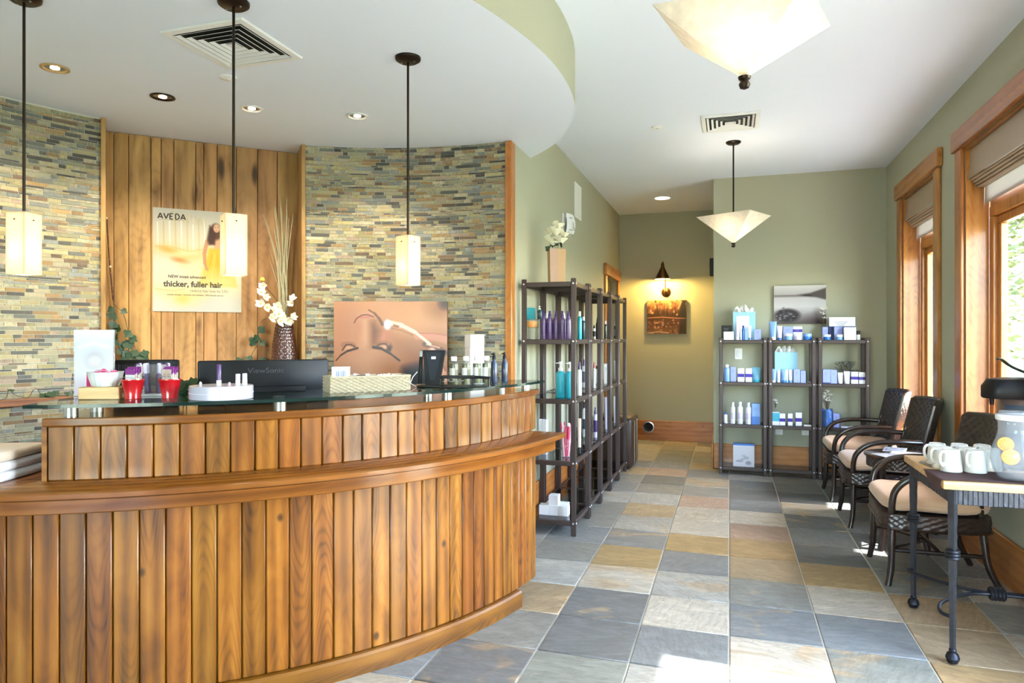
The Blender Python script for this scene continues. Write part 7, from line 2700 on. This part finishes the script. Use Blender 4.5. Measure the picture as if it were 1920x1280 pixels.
CZ = TT + 0.0055
mugs = [((0.965, 3.575), 'nearest upturned cream mug at the napkin corner', -2.5), ((1.062, 3.58), 'upturned cream mug in the front row closest to the pitcher', -2.35), ((0.962, 3.685), 'upturned cream mug on the table edge, middle row', -2.6),
        ((1.06, 3.69), 'upturned cream mug in the centre of the mug group', -2.4), ((1.155, 3.685), 'upturned cream mug in the middle row beside the airpot', -2.2), ((0.965, 3.795), 'upturned cream mug on the table edge, back row', -2.7),
        ((1.06, 3.80), 'upturned cream mug in the centre of the back row', -2.4), ((1.155, 3.80), 'upturned cream mug at the back row end beside the airpot', -2.3)]
m0 = None
for (x, y), lb, rz in mugs:
    z = CZ if y < 3.66 else TT + 0.0006
    if m0 is None:
        m0 = make_mug(lb, (x, y, z), rz)
    else:
        dup(m0, lb, (x, y, z), rz)
# woven mat under the back mugs
o = MB().prism(smooth_poly([(0.905, 3.67), (0.91, 3.86), (1.2, 3.86), (1.2, 3.66), (0.905, 3.67)], 3)[:-1], TT + 0.0001, TT + 0.0005).build('table_mat', plain('grey_woven_mat', C(140, 122, 100), 0.9, grain=0.5, gscale=90), None)
tag(o, 'thin grey-brown woven mat under the back rows of mugs', 'mat')

# water pitcher with orange slices
PX, PY = 1.165, 3.43
FROST = glass('misted_glass', (0.9, 0.93, 0.95, 1), 1.3, 0.14, (0.86, 0.89, 0.92, 1), 0.05)
WATER = glass('water_body', (0.95, 0.97, 0.98, 1), 1.2, 0.03, (0.9, 0.92, 0.94, 1), 0.03)
pt = thing('water_pitcher', 'misted glass water pitcher with a lid beside the mugs', 'pitcher', (PX, PY, CZ))
MB().lathe([(0, 0.003), (0.05, 0.003), (0.062, 0.012), (0.08, 0.04), (0.092, 0.085), (0.086, 0.13), (0.07, 0.175), (0.06, 0.21), (0.062, 0.245), (0.068, 0.262), (0.066, 0.263)], 36).build('glass_body', FROST, pt)
MB().lathe([(0, 0.006), (0.058, 0.014), (0.076, 0.042), (0.088, 0.086), (0.082, 0.13), (0.067, 0.172), (0.062, 0.188), (0, 0.188)], 32).build('water', WATER, pt)
MB().lathe([(0.07, 0.256), (0.0715, 0.26), (0.0715, 0.276), (0.064, 0.28), (0.062, 0.28)], 32).build('rim_band', WHITEP, pt)
MB().lathe([(0.0, 0.298), (0.05, 0.297), (0.058, 0.292), (0.06, 0.284), (0.066, 0.281), (0.055, 0.279), (0, 0.279)], 32).build('lid', FROST, pt)
MB().tube(smooth_poly([(0.062, 0.02, 0.24), (0.115, 0.03, 0.235), (0.135, 0.03, 0.17), (0.12, 0.03, 0.1), (0.088, 0.02, 0.075)], 5), 0.01, 8).build('handle', FROST, pt)
orm = plain('orange_flesh', C(246, 158, 10), 0.4, grain=0.25, gscale=90)
pith = plain('orange_pith', C(250, 196, 70), 0.5)
rnd = random.Random(8)
dirv = Vector((-PX, -PY, 0)).normalized()
sidev = Vector((dirv.y, -dirv.x, 0)) * -1
for k, (u, z, r, tilt) in enumerate(((0.045, 0.155, 0.027, 0.5), (0.03, 0.105, 0.03, -0.2))):
    p = Vector((PX, PY, CZ + z)) + dirv * 0.068 * (1 if k else 0.72) + Vector((-0.9, 0.42, 0)) * u * (0.55 if k else 0.75)
    t = thing('orange_slice', ['upper orange slice floating in the water pitcher', 'lower orange slice in the water pitcher'][k], 'fruit slice', p)
    t.rotation_mode = 'QUATERNION'
    t.rotation_quaternion = (dirv + Vector((0.1, 0.3 * tilt, 0.15))).to_track_quat('Z', 'Y')
    MB().lathe([(0, -0.003), (r, -0.003), (r, 0.003), (0, 0.003)], 24).build('rind_disc', pith, t)
    m = MB()
    for q in range(9):
        a0, a1 = 2 * pi * q / 9 + 0.06, 2 * pi * (q + 1) / 9 - 0.06
        m.add([(r * 0.12 * cos((a0 + a1) / 2), r * 0.12 * sin((a0 + a1) / 2), 0.0036), (r * 0.86 * cos(a0), r * 0.86 * sin(a0), 0.0036), (r * 0.9 * cos((a0 + a1) / 2), r * 0.9 * sin((a0 + a1) / 2), 0.0042), (r * 0.86 * cos(a1), r * 0.86 * sin(a1), 0.0036)], [(0, 1, 2, 3)])
    m.build('flesh_segments', orm, t)
    MB().tube([(r * cos(a), r * sin(a), 0) for a in [2 * pi * q / 24 for q in range(24)]], 0.0034, 6, True).build('peel', orm, t)

# airpot
ap_ = thing('airpot', 'tall brown airpot with a black pump head behind the pitcher', 'airpot', (1.315, 3.79, TT + 0.0006), radians(200))
BRN = plain('brown_grey_enamel', C(112, 92, 86), 0.35, 0.2, spec=0.5, grain=0.04)
MB().lathe([(0, 0), (0.092, 0), (0.097, 0.006), (0.097, 0.32), (0.09, 0.33), (0, 0.33)], 36).build('airpot_body', BRN, ap_)
MB().lathe([(0.0978, 0.002), (0.1, 0.006), (0.1, 0.022), (0.0978, 0.026)], 36).build('base_ring', BLACKP, ap_)
m = MB()
m.add([(0.0985 * cos(t_), 0.0985 * sin(t_), z) for z in (0.12, 0.3) for t_ in [radians(10 + 7 * k) for k in range(9)]], [(k, k + 1, k + 10, k + 9) for k in range(8)])
m.build('label', plain('dull_blue_label', C(52, 72, 92), 0.5, grain=0.1), ap_)
m = MB()
hp = smooth_poly([(-0.1, -0.05), (-0.06, -0.092), (0.03, -0.1), (0.1, -0.08), (0.155, -0.055), (0.175, -0.03), (0.175, 0.03), (0.155, 0.055), (0.1, 0.08), (0.03, 0.1), (-0.06, 0.092), (-0.1, 0.05), (-0.1, -0.05)], 2)[:-1]
n = len(hp)
vs = [(x, y, z) for (sc_, z) in ((0.97, 0.328), (1.0, 0.336), (1.0, 0.385), (0.86, 0.418), (0.62, 0.424)) for x, y in [(a * sc_, b * sc_) for a, b in hp]]
m.add(vs, [(r_ * n + k, r_ * n + (k + 1) % n, (r_ + 1) * n + (k + 1) % n, (r_ + 1) * n + k) for r_ in range(4) for k in range(n)] + [tuple(range(n - 1, -1, -1)), tuple(range(4 * n, 5 * n))])
m.build('pump_head', BLACKP, ap_)
MB().cyl((0.148, 0, 0.332), (0.148, 0, 0.298), 0.011, 0.009, n=12).build('spout', BLACKP, ap_)
MB().tube(smooth_poly([(-0.07, 0, 0.424), (-0.03, 0, 0.442), (0.05, 0, 0.475), (0.1, 0, 0.508), (0.12, 0, 0.512)], 4), [0.012] * 8 + [0.011] * 9, 8, flat=0.55).build('lever', plain('dark_green_lever', C(58, 62, 52), 0.3, coat=0.3), ap_)
MB().tube([(-0.06, -0.085, 0.36), (-0.08, -0.1, 0.33), (-0.05, -0.103, 0.3)], 0.005, 6).build('carry_hinge', BLACKP, ap_)
